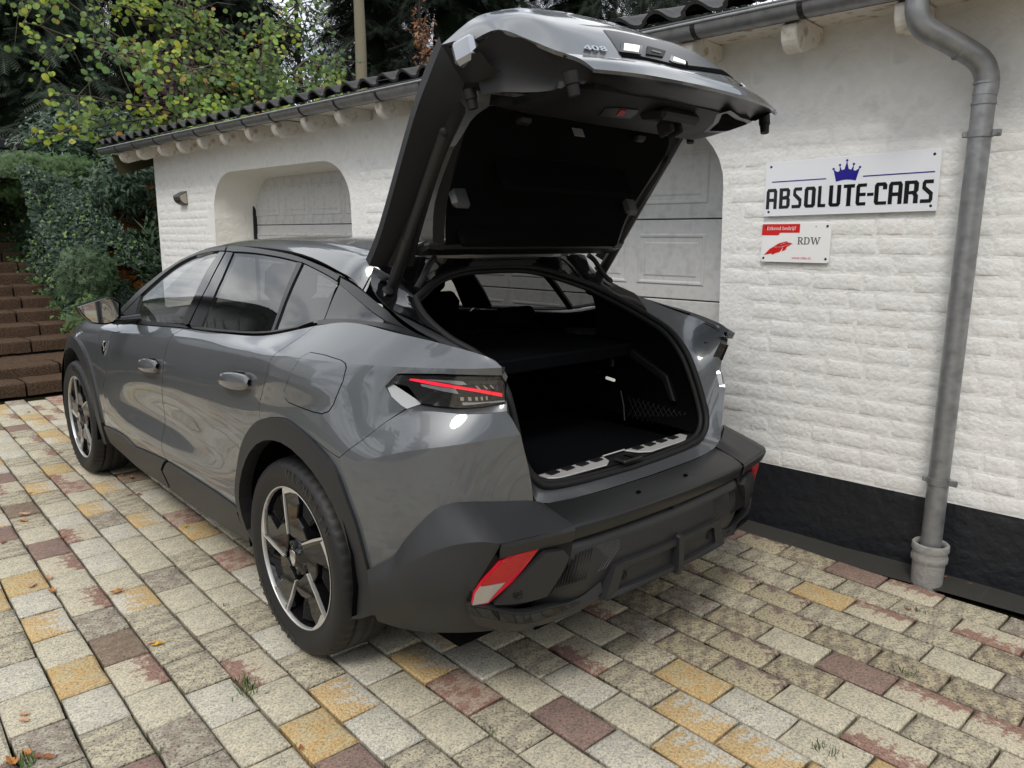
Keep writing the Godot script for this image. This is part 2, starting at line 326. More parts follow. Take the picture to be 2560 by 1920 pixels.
	func tube(pts: Array, r: float, sides := 8, r_end := -1.0, caps := true) -> void:
		var up := Vector3.UP; var rows := []; var K := pts.size()
		for i in K:
			var t: Vector3 = (pts[mini(i + 1, K - 1)] - pts[maxi(i - 1, 0)]).normalized()
			var x := t.cross(up)
			if x.length() < 0.05: x = t.cross(Vector3.RIGHT)
			x = x.normalized(); var y := x.cross(t).normalized(); up = y
			var rr := r if r_end < 0 else lerpf(r, r_end, float(i) / maxi(1, K - 1))
			rows.append([pts[i], x, y, rr])
		for i in K - 1:
			for s in sides:
				var a0 := TAU * s / sides; var a1 := TAU * (s + 1) / sides
				var n0: Vector3 = rows[i][1] * cos(a0) + rows[i][2] * sin(a0); var n1: Vector3 = rows[i][1] * cos(a1) + rows[i][2] * sin(a1)
				var m0: Vector3 = rows[i + 1][1] * cos(a0) + rows[i + 1][2] * sin(a0); var m1: Vector3 = rows[i + 1][1] * cos(a1) + rows[i + 1][2] * sin(a1)
				var A: Vector3 = rows[i][0] + n0 * rows[i][3]; var B: Vector3 = rows[i][0] + n1 * rows[i][3]
				var C: Vector3 = rows[i + 1][0] + m1 * rows[i + 1][3]; var D: Vector3 = rows[i + 1][0] + m0 * rows[i + 1][3]
				tri(A, B, C, n0, n1, m1); tri(A, C, D, n0, m1, m0)
		if caps:
			for e in [0, K - 1]:
				var out: Vector3 = (pts[0] - pts[1]) if e == 0 else (pts[K - 1] - pts[K - 2])
				for s in sides:
					var a0 := TAU * s / sides; var a1 := TAU * (s + 1) / sides
					flat(pts[e], pts[e] + (rows[e][1] * cos(a0) + rows[e][2] * sin(a0)) * rows[e][3], pts[e] + (rows[e][1] * cos(a1) + rows[e][2] * sin(a1)) * rows[e][3], out)
	func lathe(prof: Array, segs: int, xf: Transform3D, a0 := 0.0, a1 := TAU) -> void:
		# prof: Vector2(radius, along local y); turned round local y
		var K := prof.size(); var N := []
		for j in K:
			var d: Vector2 = prof[mini(j + 1, K - 1)] - prof[maxi(j - 1, 0)]
			N.append(Vector2(d.y, -d.x).normalized())
		for i in segs:
			var p := lerpf(a0, a1, float(i) / segs); var q := lerpf(a0, a1, float(i + 1) / segs)
			var e0 := Vector3(cos(p), 0, sin(p)); var e1 := Vector3(cos(q), 0, sin(q))
			for j in K - 1:
				var A: Vector3 = xf * (e0 * prof[j].x + Vector3.UP * prof[j].y); var B: Vector3 = xf * (e1 * prof[j].x + Vector3.UP * prof[j].y)
				var C: Vector3 = xf * (e1 * prof[j + 1].x + Vector3.UP * prof[j + 1].y); var D: Vector3 = xf * (e0 * prof[j + 1].x + Vector3.UP * prof[j + 1].y)
				var nb := xf.basis
				var n0: Vector3 = nb * (e0 * N[j].x + Vector3.UP * N[j].y); var n1: Vector3 = nb * (e1 * N[j].x + Vector3.UP * N[j].y)
				var m1: Vector3 = nb * (e1 * N[j + 1].x + Vector3.UP * N[j + 1].y); var m0: Vector3 = nb * (e0 * N[j + 1].x + Vector3.UP * N[j + 1].y)
				tri(A, B, C, n0, n1, m1, Vector2(float(i) / segs, float(j) / K), Vector2(float(i + 1) / segs, float(j) / K), Vector2(float(i + 1) / segs, float(j + 1) / K))
				tri(A, C, D, n0, m1, m0, Vector2(float(i) / segs, float(j) / K), Vector2(float(i + 1) / segs, float(j + 1) / K), Vector2(float(i) / segs, float(j + 1) / K))
	func prism(poly: PackedVector2Array, depth: float, xf: Transform3D, bev := 0.0, back := true) -> void:
		# poly in local x,y at z = 0 (front, facing +z) and back at z = -depth
		var p := poly
		if Geometry2D.is_polygon_clockwise(p): p.reverse()
		var inner := p
		if bev > 0.0:
			var o := Geometry2D.offset_polygon(p, -bev, Geometry2D.JOIN_MITER)
			if o.size() == 1 and o[0].size() == p.size(): inner = o[0]
			else: bev = 0.0
			if bev > 0.0:
				if Geometry2D.is_polygon_clockwise(inner): inner.reverse()
				var best := 0
				for k in inner.size():
					if inner[k].distance_squared_to(p[0]) < inner[best].distance_squared_to(p[0]): best = k
				var r := PackedVector2Array()
				for k in inner.size(): r.append(inner[(best + k) % inner.size()])
				inner = r
		var z := xf.basis.z
		var ix := Geometry2D.triangulate_polygon(inner)
		for k in range(0, ix.size(), 3):
			flat(xf * Vector3(inner[ix[k]].x, inner[ix[k]].y, 0), xf * Vector3(inner[ix[k + 1]].x, inner[ix[k + 1]].y, 0), xf * Vector3(inner[ix[k + 2]].x, inner[ix[k + 2]].y, 0), z)
			if back: flat(xf * Vector3(inner[ix[k]].x, inner[ix[k]].y, -depth), xf * Vector3(inner[ix[k + 1]].x, inner[ix[k + 1]].y, -depth), xf * Vector3(inner[ix[k + 2]].x, inner[ix[k + 2]].y, -depth), -z)
		var m := p.size()
		for k in m:
			var a := p[k]; var b := p[(k + 1) % m]; var o2 := Vector2((b - a).y, -(b - a).x)
			var out := xf.basis * Vector3(o2.x, o2.y, 0)
			quad(xf * Vector3(a.x, a.y, -bev), xf * Vector3(b.x, b.y, -bev), xf * Vector3(b.x, b.y, -depth), xf * Vector3(a.x, a.y, -depth), out)
			if bev > 0.0:
				var c1 := inner[k]; var d1 := inner[(k + 1) % m]
				quad(xf * Vector3(a.x, a.y, -bev), xf * Vector3(b.x, b.y, -bev), xf * Vector3(d1.x, d1.y, 0), xf * Vector3(c1.x, c1.y, 0), out.normalized() + z)
	func ball(mid: Vector3, r: Vector3, basis := Basis(), rings := 8, segs := 12, pw := 1.0) -> void:
		var rows := []
		for i in rings + 1:
			var a := PI * i / rings; var row := []
			for j in segs + 1:
				var b := TAU * j / segs
				var d := Vector3(sin(a) * cos(b), cos(a), sin(a) * sin(b))
				var e := Vector3(sgnpow(d.x, pw), sgnpow(d.y, pw), sgnpow(d.z, pw))
				row.append([mid + basis * (e * r), (basis * (Vector3(sgnpow(d.x, 2.0 - pw), sgnpow(d.y, 2.0 - pw), sgnpow(d.z, 2.0 - pw)) / r)).normalized()])
			rows.append(row)
		for i in rings:
			for j in segs:
				var A: Array = rows[i][j]; var B: Array = rows[i][j + 1]; var C: Array = rows[i + 1][j + 1]; var D: Array = rows[i + 1][j]
				tri(A[0], B[0], C[0], A[1], B[1], C[1]); tri(A[0], C[0], D[0], A[1], C[1], D[1])
	static func sgnpow(x: float, p: float) -> float:
		return signf(x) * pow(absf(x), p)
	func add(o: MB, xf: Transform3D) -> void:
		for k in o.v.size():
			v.append(xf * o.v[k]); n.append((xf.basis * o.n[k]).normalized()); uv.append(o.uv[k]); c.append(o.c[k])
	func mesh(mirror := false, am: ArrayMesh = null) -> ArrayMesh:
		if v.is_empty():
			v.append(Vector3.ZERO); v.append(Vector3(0, 0.0001, 0)); v.append(Vector3(0.0001, 0, 0))
			for k in 3:
				n.append(Vector3.UP); uv.append(Vector2.ZERO); c.append(Color.WHITE)
		var a := []; a.resize(Mesh.ARRAY_MAX)
		var vv := v; var nn := n; var uu := uv
		if mirror:
			vv = PackedVector3Array(); nn = PackedVector3Array(); uu = PackedVector2Array()
			vv.resize(v.size()); nn.resize(v.size()); uu.resize(v.size())
			for k in v.size():
				var s: int = k - k % 3 + [0, 2, 1][k % 3]
				vv[k] = v[s] * Vector3(-1, 1, 1); nn[k] = n[s] * Vector3(-1, 1, 1); uu[k] = uv[s]
		a[Mesh.ARRAY_VERTEX] = vv; a[Mesh.ARRAY_NORMAL] = nn; a[Mesh.ARRAY_TEX_UV] = uu; a[Mesh.ARRAY_COLOR] = c
		if am == null: am = ArrayMesh.new()
		am.add_surface_from_arrays(Mesh.PRIMITIVE_TRIANGLES, a)
		return am

func face(x: Vector3, y: Vector3, at: Vector3) -> Transform3D:   # a plane with local x and y; z towards the viewer
	x = x.normalized(); var z := x.cross(y).normalized(); return Transform3D(Basis(x, z.cross(x), z), at)

func curve(pts: Array, per := 6, closed := false) -> Array:   # Catmull-Rom through the points
	var out := []; var n := pts.size()
	for i in (n if closed else n - 1):
		var p0 = pts[(i - 1 + n) % n] if closed or i > 0 else pts[0]
		var p1 = pts[i]; var p2 = pts[(i + 1) % n]
		var p3 = pts[(i + 2) % n] if closed or i + 2 < n else pts[n - 1]
		for k in per:
			var t := float(k) / per
			out.append(0.5 * ((2.0 * p1) + (p2 - p0) * t + (2.0 * p0 - 5.0 * p1 + 4.0 * p2 - p3) * t * t + (3.0 * p1 - p0 - 3.0 * p2 + p3) * t * t * t))
	if not closed: out.append(pts[n - 1])
	return out

func text_mesh(s: String, size: float, depth: float, font_name := "Droid Sans", bold := false) -> TextMesh:
	var t := TextMesh.new(); t.text = s; t.font_size = 64; t.pixel_size = size / 64.0; t.depth = depth
	var f := SystemFont.new(); f.font_names = PackedStringArray([font_name]); f.font_weight = 700 if bold else 400
	t.font = f; t.curve_step = 1.0
	return t

func make_materials() -> void:
	var grain := noise_tex(0.05, 3, 6.0)
	var lumps := noise_tex(0.012, 4, 10.0, 512, 5)
	var crinkle := noise_tex(0.022, 41, 16.0, 1024, 5)
	# car
	var p := mat(0.098, 0.106, 0.114, 0.34, 0.35, 0.55); p.clearcoat_enabled = true; p.clearcoat = 1.0; p.clearcoat_roughness = 0.015
	M.paint = p
	M.gap = mat(0.002, 0.002, 0.002, 0.9, 0.0, 0.1)
	M.gloss = mat(0.006, 0.006, 0.007, 0.06, 0.0, 0.55)
	M.satin = mat(0.010, 0.0105, 0.011, 0.36, 0.0, 0.5)
	var cl := mat(0.0165, 0.0172, 0.0185, 0.46, 0.0, 0.5); bumpy(cl, noise_tex(0.2, 8, 3.0, 256), 0.12); tri_tex(cl, 6.0, false); M.clad = cl
	M.rubber = mat(0.008, 0.008, 0.008, 0.62, 0.0, 0.4)
	var ty := mat(0.011, 0.011, 0.0115, 0.55, 0.0, 0.45); M.tyre = ty
	M.black = mat(0.0035, 0.0035, 0.0038, 0.85, 0.0, 0.12)
	var cp := mat(0.006, 0.0065, 0.0075, 1.0, 0.0, 0.05); bumpy(cp, noise_tex(0.25, 12, 8.0, 256), 0.8); tri_tex(cp, 8.0, false); M.carpet = cp
	M.plastic = mat(0.008, 0.008, 0.0085, 0.5, 0.0, 0.35)
	M.liner = mat(0.011, 0.0112, 0.0115, 0.55, 0.0, 0.35)
	M.chrome = mat(0.75, 0.75, 0.76, 0.08, 1.0)
	M.steel = mat(0.60, 0.59, 0.57, 0.42, 0.45)
	M.alloy = mat(0.66, 0.65, 0.63, 0.32, 0.7)
	M.mirror = mat(0.42, 0.44, 0.46, 0.02, 1.0)
	M.red = mat(0.62, 0.012, 0.03, 0.12, 0.0, 0.6)
	M.redglow = mat(0.75, 0.02, 0.05, 0.15); M.redglow.emission_enabled = true; M.redglow.emission = Color(1.0, 0.08, 0.16); M.redglow.emission_energy_multiplier = 0.55
	M.reflector = mat(0.40, 0.006, 0.008, 0.22, 0.0, 0.6); bumpy(M.reflector, noise_tex(0.2, 31, 6.0, 128), 0.5); tri_tex(M.reflector, 10.0, false)
	M.reverse = mat(0.42, 0.39, 0.36, 0.2, 0.4, 0.6)
	M.silver = mat(0.42, 0.44, 0.48, 0.18, 0.7)
	M.lampglass = glass(0.06, Color(0.5, 0.5, 0.5))
	M.glass = glass(0.38, lin(0.045, 0.055, 0.048))
	M.privacy = glass(0.80, lin(0.008, 0.010, 0.009))
	M.clearglass = glass(0.12, lin(0.3, 0.34, 0.3))
	M.lamp_on = mat(0.9, 0.9, 0.9, 0.3); M.lamp_on.emission_enabled = true; M.lamp_on.emission = Color(1, 0.99, 0.95); M.lamp_on.emission_energy_multiplier = 0.35
	# place
	var wl := mat(0.81, 0.81, 0.795, 0.62, 0.0, 0.4); bumpy(wl, crinkle, 0.28); tri_tex(wl, 1.6); M.white = wl
	wl.albedo_texture = ramp_tex(0.006, 21, [Color(0.93, 0.925, 0.915), Color(1, 1, 1), Color(0.975, 0.97, 0.96), Color(1, 1, 1)], 512)
	var wr := mat(0.80, 0.78, 0.72, 0.8, 0.0, 0.3); bumpy(wr, lumps, 0.5); tri_tex(wr, 1.4); M.reveal = wr
	var bk := mat(0.013, 0.0145, 0.018, 0.45, 0.0, 0.45); bumpy(bk, lumps, 0.5); tri_tex(bk, 1.9); M.plinth = bk
	var cb := mat(0.76, 0.73, 0.67, 0.85, 0.0, 0.3); bumpy(cb, lumps, 0.35); tri_tex(cb, 3.0)
	cb.albedo_texture = ramp_tex(0.012, 61, [Color(0.74, 0.64, 0.56), Color(0.96, 0.94, 0.91), Color(1, 1, 1), Color(0.98, 0.97, 0.95), Color(1, 1, 1)], 256); M.corbel = cb
	var dr := mat(0.60, 0.60, 0.59, 0.55, 0.0, 0.4); bumpy(dr, noise_tex(0.02, 51, 3.0, 256), 0.15); tri_tex(dr, 3.0)
	dr.albedo_texture = ramp_tex(0.01, 52, [Color(0.9, 0.9, 0.9), Color(1, 1, 1), Color(0.95, 0.95, 0.95)], 256); M.door = dr
	var zn := mat(0.30, 0.305, 0.31, 0.42, 0.55, 0.5); bumpy(zn, lumps, 0.15); tri_tex(zn, 2.2)
	zn.albedo_texture = ramp_tex(0.008, 71, [Color(0.72, 0.73, 0.74), Color(0.92, 0.92, 0.92), Color(1, 1, 1), Color(0.85, 0.86, 0.87)], 512); M.zinc = zn
	var cr := mat(0.30, 0.295, 0.28, 0.9); bumpy(cr, grain, 0.5); tri_tex(cr, 3.0)
	cr.albedo_texture = ramp_tex(0.015, 73, [Color(0.75, 0.75, 0.74), Color(1, 1, 1), Color(0.9, 0.89, 0.87)], 256); M.concrete = cr
	var tl := mat(0.035, 0.034, 0.034, 0.6, 0.0, 0.4); bumpy(tl, lumps, 0.3); tri_tex(tl, 2.0)
	tl.albedo_texture = ramp_tex(0.02, 75, [Color(0.7, 0.68, 0.65), Color(1, 1, 1), Color(0.85, 0.84, 0.82)], 256); M.tile = tl
	M.strap = mat(0.012, 0.012, 0.013, 0.6)
	M.sign = mat(0.78, 0.80, 0.84, 0.22, 0.0, 0.5)
	M.signblack = mat(0.004, 0.004, 0.005, 0.3)
	M.signblue = mat(0.018, 0.012, 0.24, 0.3)
	M.signred = mat(0.62, 0.010, 0.008, 0.35)
	M.signwhite = mat(0.86, 0.86, 0.85, 0.3)
	M.ink = mat(0.012, 0.014, 0.022, 0.5)
	var so := mat(0.020, 0.017, 0.012, 1.0, 0.0, 0.1); bumpy(so, grain, 1.0); tri_tex(so, 3.0)
	so.albedo_texture = ramp_tex(0.02, 81, [Color(0.55, 0.5, 0.4), Color(1, 1, 1), Color(0.8, 0.95, 0.6), Color(1, 0.95, 0.85)], 256); M.soil = so
	var gv := mat(0.085, 0.082, 0.074, 1.0, 0.0, 0.2); bumpy(gv, noise_tex(0.12, 83, 10.0, 512), 1.0); tri_tex(gv, 5.0)
	gv.albedo_texture = ramp_tex(0.18, 84, [Color(0.35, 0.35, 0.36), Color(0.8, 0.8, 0.8), Color(1, 1, 1), Color(3, 3, 3)], 512, 2); M.gravel = gv
	var st := mat(0.17, 0.128, 0.10, 0.95, 0.0, 0.2); bumpy(st, grain, 1.0); tri_tex(st, 2.5)
	st.albedo_texture = ramp_tex(0.03, 85, [Color(0.35, 0.32, 0.30), Color(0.9, 0.86, 0.82), Color(0.6, 0.55, 0.5), Color(1, 0.95, 0.9)], 512); M.step = st
	M.bark = mat(0.075, 0.062, 0.045, 0.95); bumpy(M.bark, lumps, 1.0); tri_tex(M.bark, 2.0)
	M.palebark = mat(0.21, 0.185, 0.125, 0.95); bumpy(M.palebark, lumps, 0.6); tri_tex(M.palebark, 2.0)
	M.darkbark = mat(0.028, 0.022, 0.017, 0.95); bumpy(M.darkbark, lumps, 1.0); tri_tex(M.darkbark, 2.0)
	M.redbark = mat(0.075, 0.045, 0.030, 0.95); bumpy(M.redbark, lumps, 1.0); tri_tex(M.redbark, 2.0)
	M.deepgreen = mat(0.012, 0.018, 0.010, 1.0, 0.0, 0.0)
	M.twig = mat(0.10, 0.085, 0.06, 0.9)

func glass(alpha: float, c: Color) -> StandardMaterial3D:
	var m := StandardMaterial3D.new(); m.transparency = BaseMaterial3D.TRANSPARENCY_ALPHA
	c.a = alpha; m.albedo_color = c; m.roughness = 0.0; m.metallic_specular = 0.6
	return m

# ------------------------------------------------------------------ ground
func paver_picture(kind: int, seed_: int) -> StandardMaterial3D:
	var n := FastNoiseLite.new(); n.seed = seed_; n.frequency = 0.9; n.fractal_octaves = 2
	var big := FastNoiseLite.new(); big.seed = seed_ + 50; big.frequency = 0.022; big.fractal_octaves = 4
	var mid := FastNoiseLite.new(); mid.seed = seed_ + 90; mid.frequency = 0.09; mid.fractal_octaves = 3
	var w := 132; var h := 200
	var im := Image.create(w, h, false, Image.FORMAT_RGB8)
	var A := Color(0.50, 0.46, 0.355); var B := A
	var band := 0.0
	match kind:
		0: A = Color(0.53, 0.48, 0.36); B = Color(0.45, 0.42, 0.325)
		1: A = Color(0.46, 0.415, 0.30); B = Color(0.30, 0.27, 0.21)
		2: A = Color(0.51, 0.46, 0.345); B = Color(0.25, 0.13, 0.105); band = 1.0
		3: A = Color(0.26, 0.13, 0.105); B = Color(0.38, 0.28, 0.22)
		4: A = Color(0.225, 0.135, 0.118); B = Color(0.18, 0.115, 0.10)
		5: A = Color(0.50, 0.33, 0.135); B = Color(0.47, 0.37, 0.20)
		6: A = Color(0.52, 0.36, 0.165); B = Color(0.54, 0.51, 0.43); band = 0.7
		7: A = Color(0.36, 0.33, 0.265); B = Color(0.24, 0.20, 0.165)
		8: A = Color(0.56, 0.525, 0.43); B = Color(0.46, 0.44, 0.375)
		9: A = Color(0.385, 0.335, 0.22); B = Color(0.20, 0.165, 0.125)
		10: A = Color(0.40, 0.35, 0.235); B = Color(0.17, 0.115, 0.105); band = 0.8
		11: A = Color(0.145, 0.10, 0.075); B = Color(0.20, 0.14, 0.10)
	for j in h:
		for i in w:
			var g := big.get_noise_2d(i * 0.7, j) * 1.5
			var t := clampf(0.5 + g * 1.6, 0.0, 1.0)
			var m0 := mid.get_noise_2d(i * 0.8, j * 0.8)
			if band > 0.0:
				var e := (float(i) / w - (0.36 if kind != 10 else 0.27)) * 4.0 * band + g * 1.5 + m0 * 0.9
				t = 1.0 - clampf(e + 0.5, 0.0, 1.0)
			var c := A.lerp(B, t).lerp(Color(0.44, 0.38, 0.28), 0.18)
			var s := n.get_noise_2d(i, j); var m := mid.get_noise_2d(i, j)
			var k := 1.0 + s * 0.55 + m * 0.30
			if s > 0.42: k += 0.45
			if s < -0.45: k *= 0.55
			var ed := minf(minf(i, w - 1 - i), minf(j, h - 1 - j))
			if ed < 5: k *= 0.62 + 0.07 * ed
			var lo := clampf(-0.15 - m, 0.0, 0.5) * (1.4 if kind in [7, 9, 10, 1] else 0.6)
			k *= 1.0 - lo
			im.set_pixel(i, j, Color(clampf(c.r * k, 0, 1), clampf(c.g * k, 0, 1), clampf(c.b * k, 0, 1)).linear_to_srgb())
	var mt := StandardMaterial3D.new(); mt.albedo_texture = ImageTexture.create_from_image(im); mt.roughness = 0.92; mt.metallic_specular = 0.3
	mt.normal_enabled = true
	var nm := Image.create(w, h, false, Image.FORMAT_L8)
	for j in h:
		for i in w:
			nm.set_pixel(i, j, Color.from_hsv(0, 0, clampf(0.5 + n.get_noise_2d(i, j) * 0.35 + mid.get_noise_2d(i, j) * 0.5, 0, 1)))
	nm.convert(Image.FORMAT_RGBA8); nm.bump_map_to_normal_map(1.6)
	mt.normal_texture = ImageTexture.create_from_image(nm); mt.normal_scale = 1.0
	return mt

func paver_mesh(v: int) -> MB:
	var r := RandomNumberGenerator.new(); r.seed = 900 + v
	var b := MB.new(); var hx := 0.0728; var hz := 0.1105; var e := 0.0055
	var top := []; var rim := []
	for k in [[-1, -1], [0.33, -1], [1, -1], [1, 0.0], [1, 1], [-0.33, 1], [-1, 1], [-1, 0.0]]:
		var j := Vector2(r.randf_range(-0.0022, 0.0022), r.randf_range(-0.0022, 0.0022))
		rim.append(Vector3(k[0] * hx + j.x, -0.0045 + r.randf_range(-0.001, 0.001), k[1] * hz + j.y))
		var ee := e * r.randf_range(0.7, 1.9)
		top.append(Vector3(k[0] * (hx - ee) + j.x, r.randf_range(-0.0006, 0.0006), k[1] * (hz - ee) + j.y))
	var u := func(p: Vector3) -> Vector2: return Vector2(0.5 + p.x / 0.152, 0.5 + p.z / 0.228)
	var mid := Vector3(0, 0.0006, 0)
	for k in 8:
		var a: Vector3 = top[k]; var c: Vector3 = top[(k + 1) % 8]; var ra: Vector3 = rim[k]; var rc: Vector3 = rim[(k + 1) % 8]
		var o := Vector3(a.x, 0, a.z).normalized(); var o2 := Vector3(c.x, 0, c.z).normalized()
		b.tri(mid, a, c, Vector3.UP, (Vector3.UP + o * 0.22).normalized(), (Vector3.UP + o2 * 0.22).normalized(), u.call(mid), u.call(a), u.call(c))
		var n0 := (Vector3.UP + o * 0.9).normalized(); var n1 := (Vector3.UP + o2 * 0.9).normalized()
		b.tri(a, c, rc, n0, n1, n1, u.call(a), u.call(c), u.call(rc)); b.tri(a, rc, ra, n0, n1, n0, u.call(a), u.call(rc), u.call(ra))
		var d := Vector3(0, -0.03, 0)
		b.tri(ra, rc, rc + d, o, o2, o2, u.call(ra), u.call(rc), u.call(rc)); b.tri(ra, rc + d, ra + d, o, o2, o, u.call(ra), u.call(rc), u.call(ra))
	return b

func build_ground() -> void:
	var g := MB.new(); g.quad(Vector3(-180, -0.03, -180), Vector3(180, -0.03, -180), Vector3(180, -0.03, 180), Vector3(-180, -0.03, 180), Vector3.UP)
	var gd := put("ground", g.mesh(), M.soil); structure(gd)
	tag(gd, "dark mossy soil that shows in the joints between the pavers", "ground")
	var way := Node3D.new(); way.name = "driveway"; add_child(way); structure(way); way.rotation.y = PV
	tag(way, "driveway of cream, red and yellow concrete pavers in running bond", "paving")
	var mats := []
	for k in 12: mats.append(paver_picture(k, 100 + k * 7))
	var meshes := []; var mbs := []
	for v in 8:
		var mb := paver_mesh(v); mbs.append(mb); meshes.append(mb.mesh())
	var all := []
	var eye := Vector3(-1.996, 0, 2.295).rotated(Vector3.UP, -PV)
	var f := Vector3(0.68, 0, -0.73)
	var gl := Transform3D(Basis(Vector3.UP, TH), Vector3.ZERO).affine_inverse() * Transform3D(Basis(Vector3.UP, PV), Vector3.ZERO)
	for i in range(-58, 11):
		var par := absi(i) % 2
		for j in range(-27, 24):
			var x := -0.0604 + (i + 0.5) * 0.15285; var z := 0.7046 + (j + 0.5 * par + 0.5) * 0.2277
			var lp := gl * Vector3(x, 0, z)
			var edge := 1.315 if lp.z < 0.7 else 1.27
			if lp.x > edge - 0.07 or lp.z < -5.68: continue
			if lp.x > 1.16 and absf(lp.z - 1.40) < 0.16: continue
			var p := Vector3(x, 0, z); var d := p - eye
			var along := d.dot(f.rotated(Vector3.UP, 0.05)); var side := absf(d.cross(f).y)
			var seen := along > 0.7 and side < along * 0.85 + 0.3
			all.append([(d.length() + (0.0 if seen else 60.0)), x, z, lp])
	all.sort_custom(func(a, b): return a[0] < b[0])
	var rest := []
	for k in 12: rest.append(MB.new())
	var tones := FastNoiseLite.new(); tones.seed = 77; tones.frequency = 0.35
	for k in all.size():
		var q: Array = all[k]; var lp: Vector3 = q[3]
		var r := rng.randf(); var kind := 0
		var tan_side := lp.x > 0.15 + rng.randf_range(-0.25, 0.25)
		if tan_side:
			kind = 9 if r < 0.36 else (10 if r < 0.66 else (7 if r < 0.80 else (4 if r < 0.85 else (1 if r < 0.985 else 5))))
			if lp.z > 1.3 - lp.x * 0.3 and r < 0.66: kind = [1, 2, 0, 9][rng.randi() % 4]
		else:
			kind = 0 if r < 0.26 else (8 if r < 0.40 else (2 if r < 0.52 else (3 if r < 0.58 else (4 if r < 0.63 else (5 if r < 0.68 else (6 if r < 0.77 else (1 if r < 0.94 else (7 if r < 0.98 else 11))))))))
		var v := rng.randi() % 8
		var turn := (PI if rng.randf() < 0.5 else 0.0) + rng.randf_range(-0.006, 0.006)
		var b := Basis(Vector3.UP, turn).rotated(Vector3(1, 0, 0), rng.randf_range(-0.008, 0.008)).rotated(Vector3(0, 0, 1), rng.randf_range(-0.010, 0.010))
		var at := Transform3D(b, Vector3(q[1] + rng.randf_range(-0.0012, 0.0012), rng.randf_range(-0.0018, 0.0012), q[2] + rng.randf_range(-0.0012, 0.0012)))
		if k < 300:
			var o := put("paver", meshes[v], mats[kind], way); o.transform = at
		else:
			rest[kind].add(mbs[v], at)
	var am := ArrayMesh.new()
	for k in 12: am = rest[k].mesh(false, am)
	var ro := put("farther_pavers", am, null, way); stuff(ro)
	for k in 12: am.surface_set_material(k, mats[k])
	# the strip of dark grit between the last course and the wall
	var s := MB.new()
	var rows := []
	for k in 41:
		var z := -6.0 + k * 0.25
		var row := PackedVector3Array()
		for t in 4: row.append(L(lerpf(1.235, 1.42, t / 3.0), -0.006 + 0.012 * (t / 3.0) + 0.004 * sin(k * 2.1 + t), z))
		rows.append(row)
	s.grid(rows, Vector3.UP)
	var sg := put("grit_strip", s.mesh(), M.gravel); structure(sg)
	tag(sg, "strip of dark grit and moss along the foot of the garage wall", "ground")

# ------------------------------------------------------------------ garage
const XW := 1.405
func arch_outline(z0: float, z1: float, top: float, r: float) -> PackedVector2Array:   # (z, y), from the floor up, over and down
	var p := PackedVector2Array(); p.append(Vector2(z0, -0.05)); p.append(Vector2(z0, 1.0)); p.append(Vector2(z0 + 0.02, top - r * 1.05))
	for k in 9:
		var a := PI - k * PI * 0.5 / 8.0
		p.append(Vector2(z0 + 0.02 + r * 1.1 + cos(a) * r * 1.1, top - r * 0.98 + sin(a) * r * 0.98 - 0.0))
	for k in 9:
		var a := PI * 0.5 - k * PI * 0.5 / 8.0
		p.append(Vector2(z1 - 0.02 - r * 1.1 + cos(a) * r * 1.1, top - r * 0.98 + sin(a) * r * 0.98))
	p.append(Vector2(z1 - 0.02, top - r * 1.05)); p.append(Vector2(z1, 1.0)); p.append(Vector2(z1, -0.05))
	return p

func W3(q: Vector2, x := XW) -> Vector3: return Vector3(x, q.y, q.x)

func brick_mesh(v: int, len_: float, h: float) -> MB:
	# a hand-made brick under many coats of paint: soft uneven edges, a lumpy face; local x = out of the wall, z along
	var r := RandomNumberGenerator.new(); r.seed = 300 + v
	var b := MB.new(); var rows := []
	var nz := 6; var ny := 3
	for j in ny + 3:
		var row := PackedVector3Array()
		for i in nz + 3:
			var u := clampf((i - 1.0) / nz, 0.0, 1.0); var t := clampf((j - 1.0) / ny, 0.0, 1.0)
			var edge := i == 0 or j == 0 or i == nz + 2 or j == ny + 2
			var cut := 0.0045
			var z := (u - 0.5) * (len_ - cut * 2.0); var y := (t - 0.5) * (h - cut * 2.0)
			var x := -0.0026 - r.randf_range(0.0, 0.0018)
			if i == 0: z -= cut
			if i == nz + 2: z += cut
			if j == 0: y -= cut + r.randf_range(-0.002, 0.002)
			if j == ny + 2: y += cut + r.randf_range(-0.003, 0.003)
			if edge: x = 0.002
			elif i == 1 or i == nz + 1 or j == 1 or j == ny + 1: x += 0.0012 + r.randf_range(-0.0010, 0.0012)
			row.append(Vector3(x, y + r.randf_range(-0.0016, 0.0016), z + r.randf_range(-0.0016, 0.0016)))
		rows.append(row)
	b.grid(rows, Vector3(-1, 0, 0))
	return b

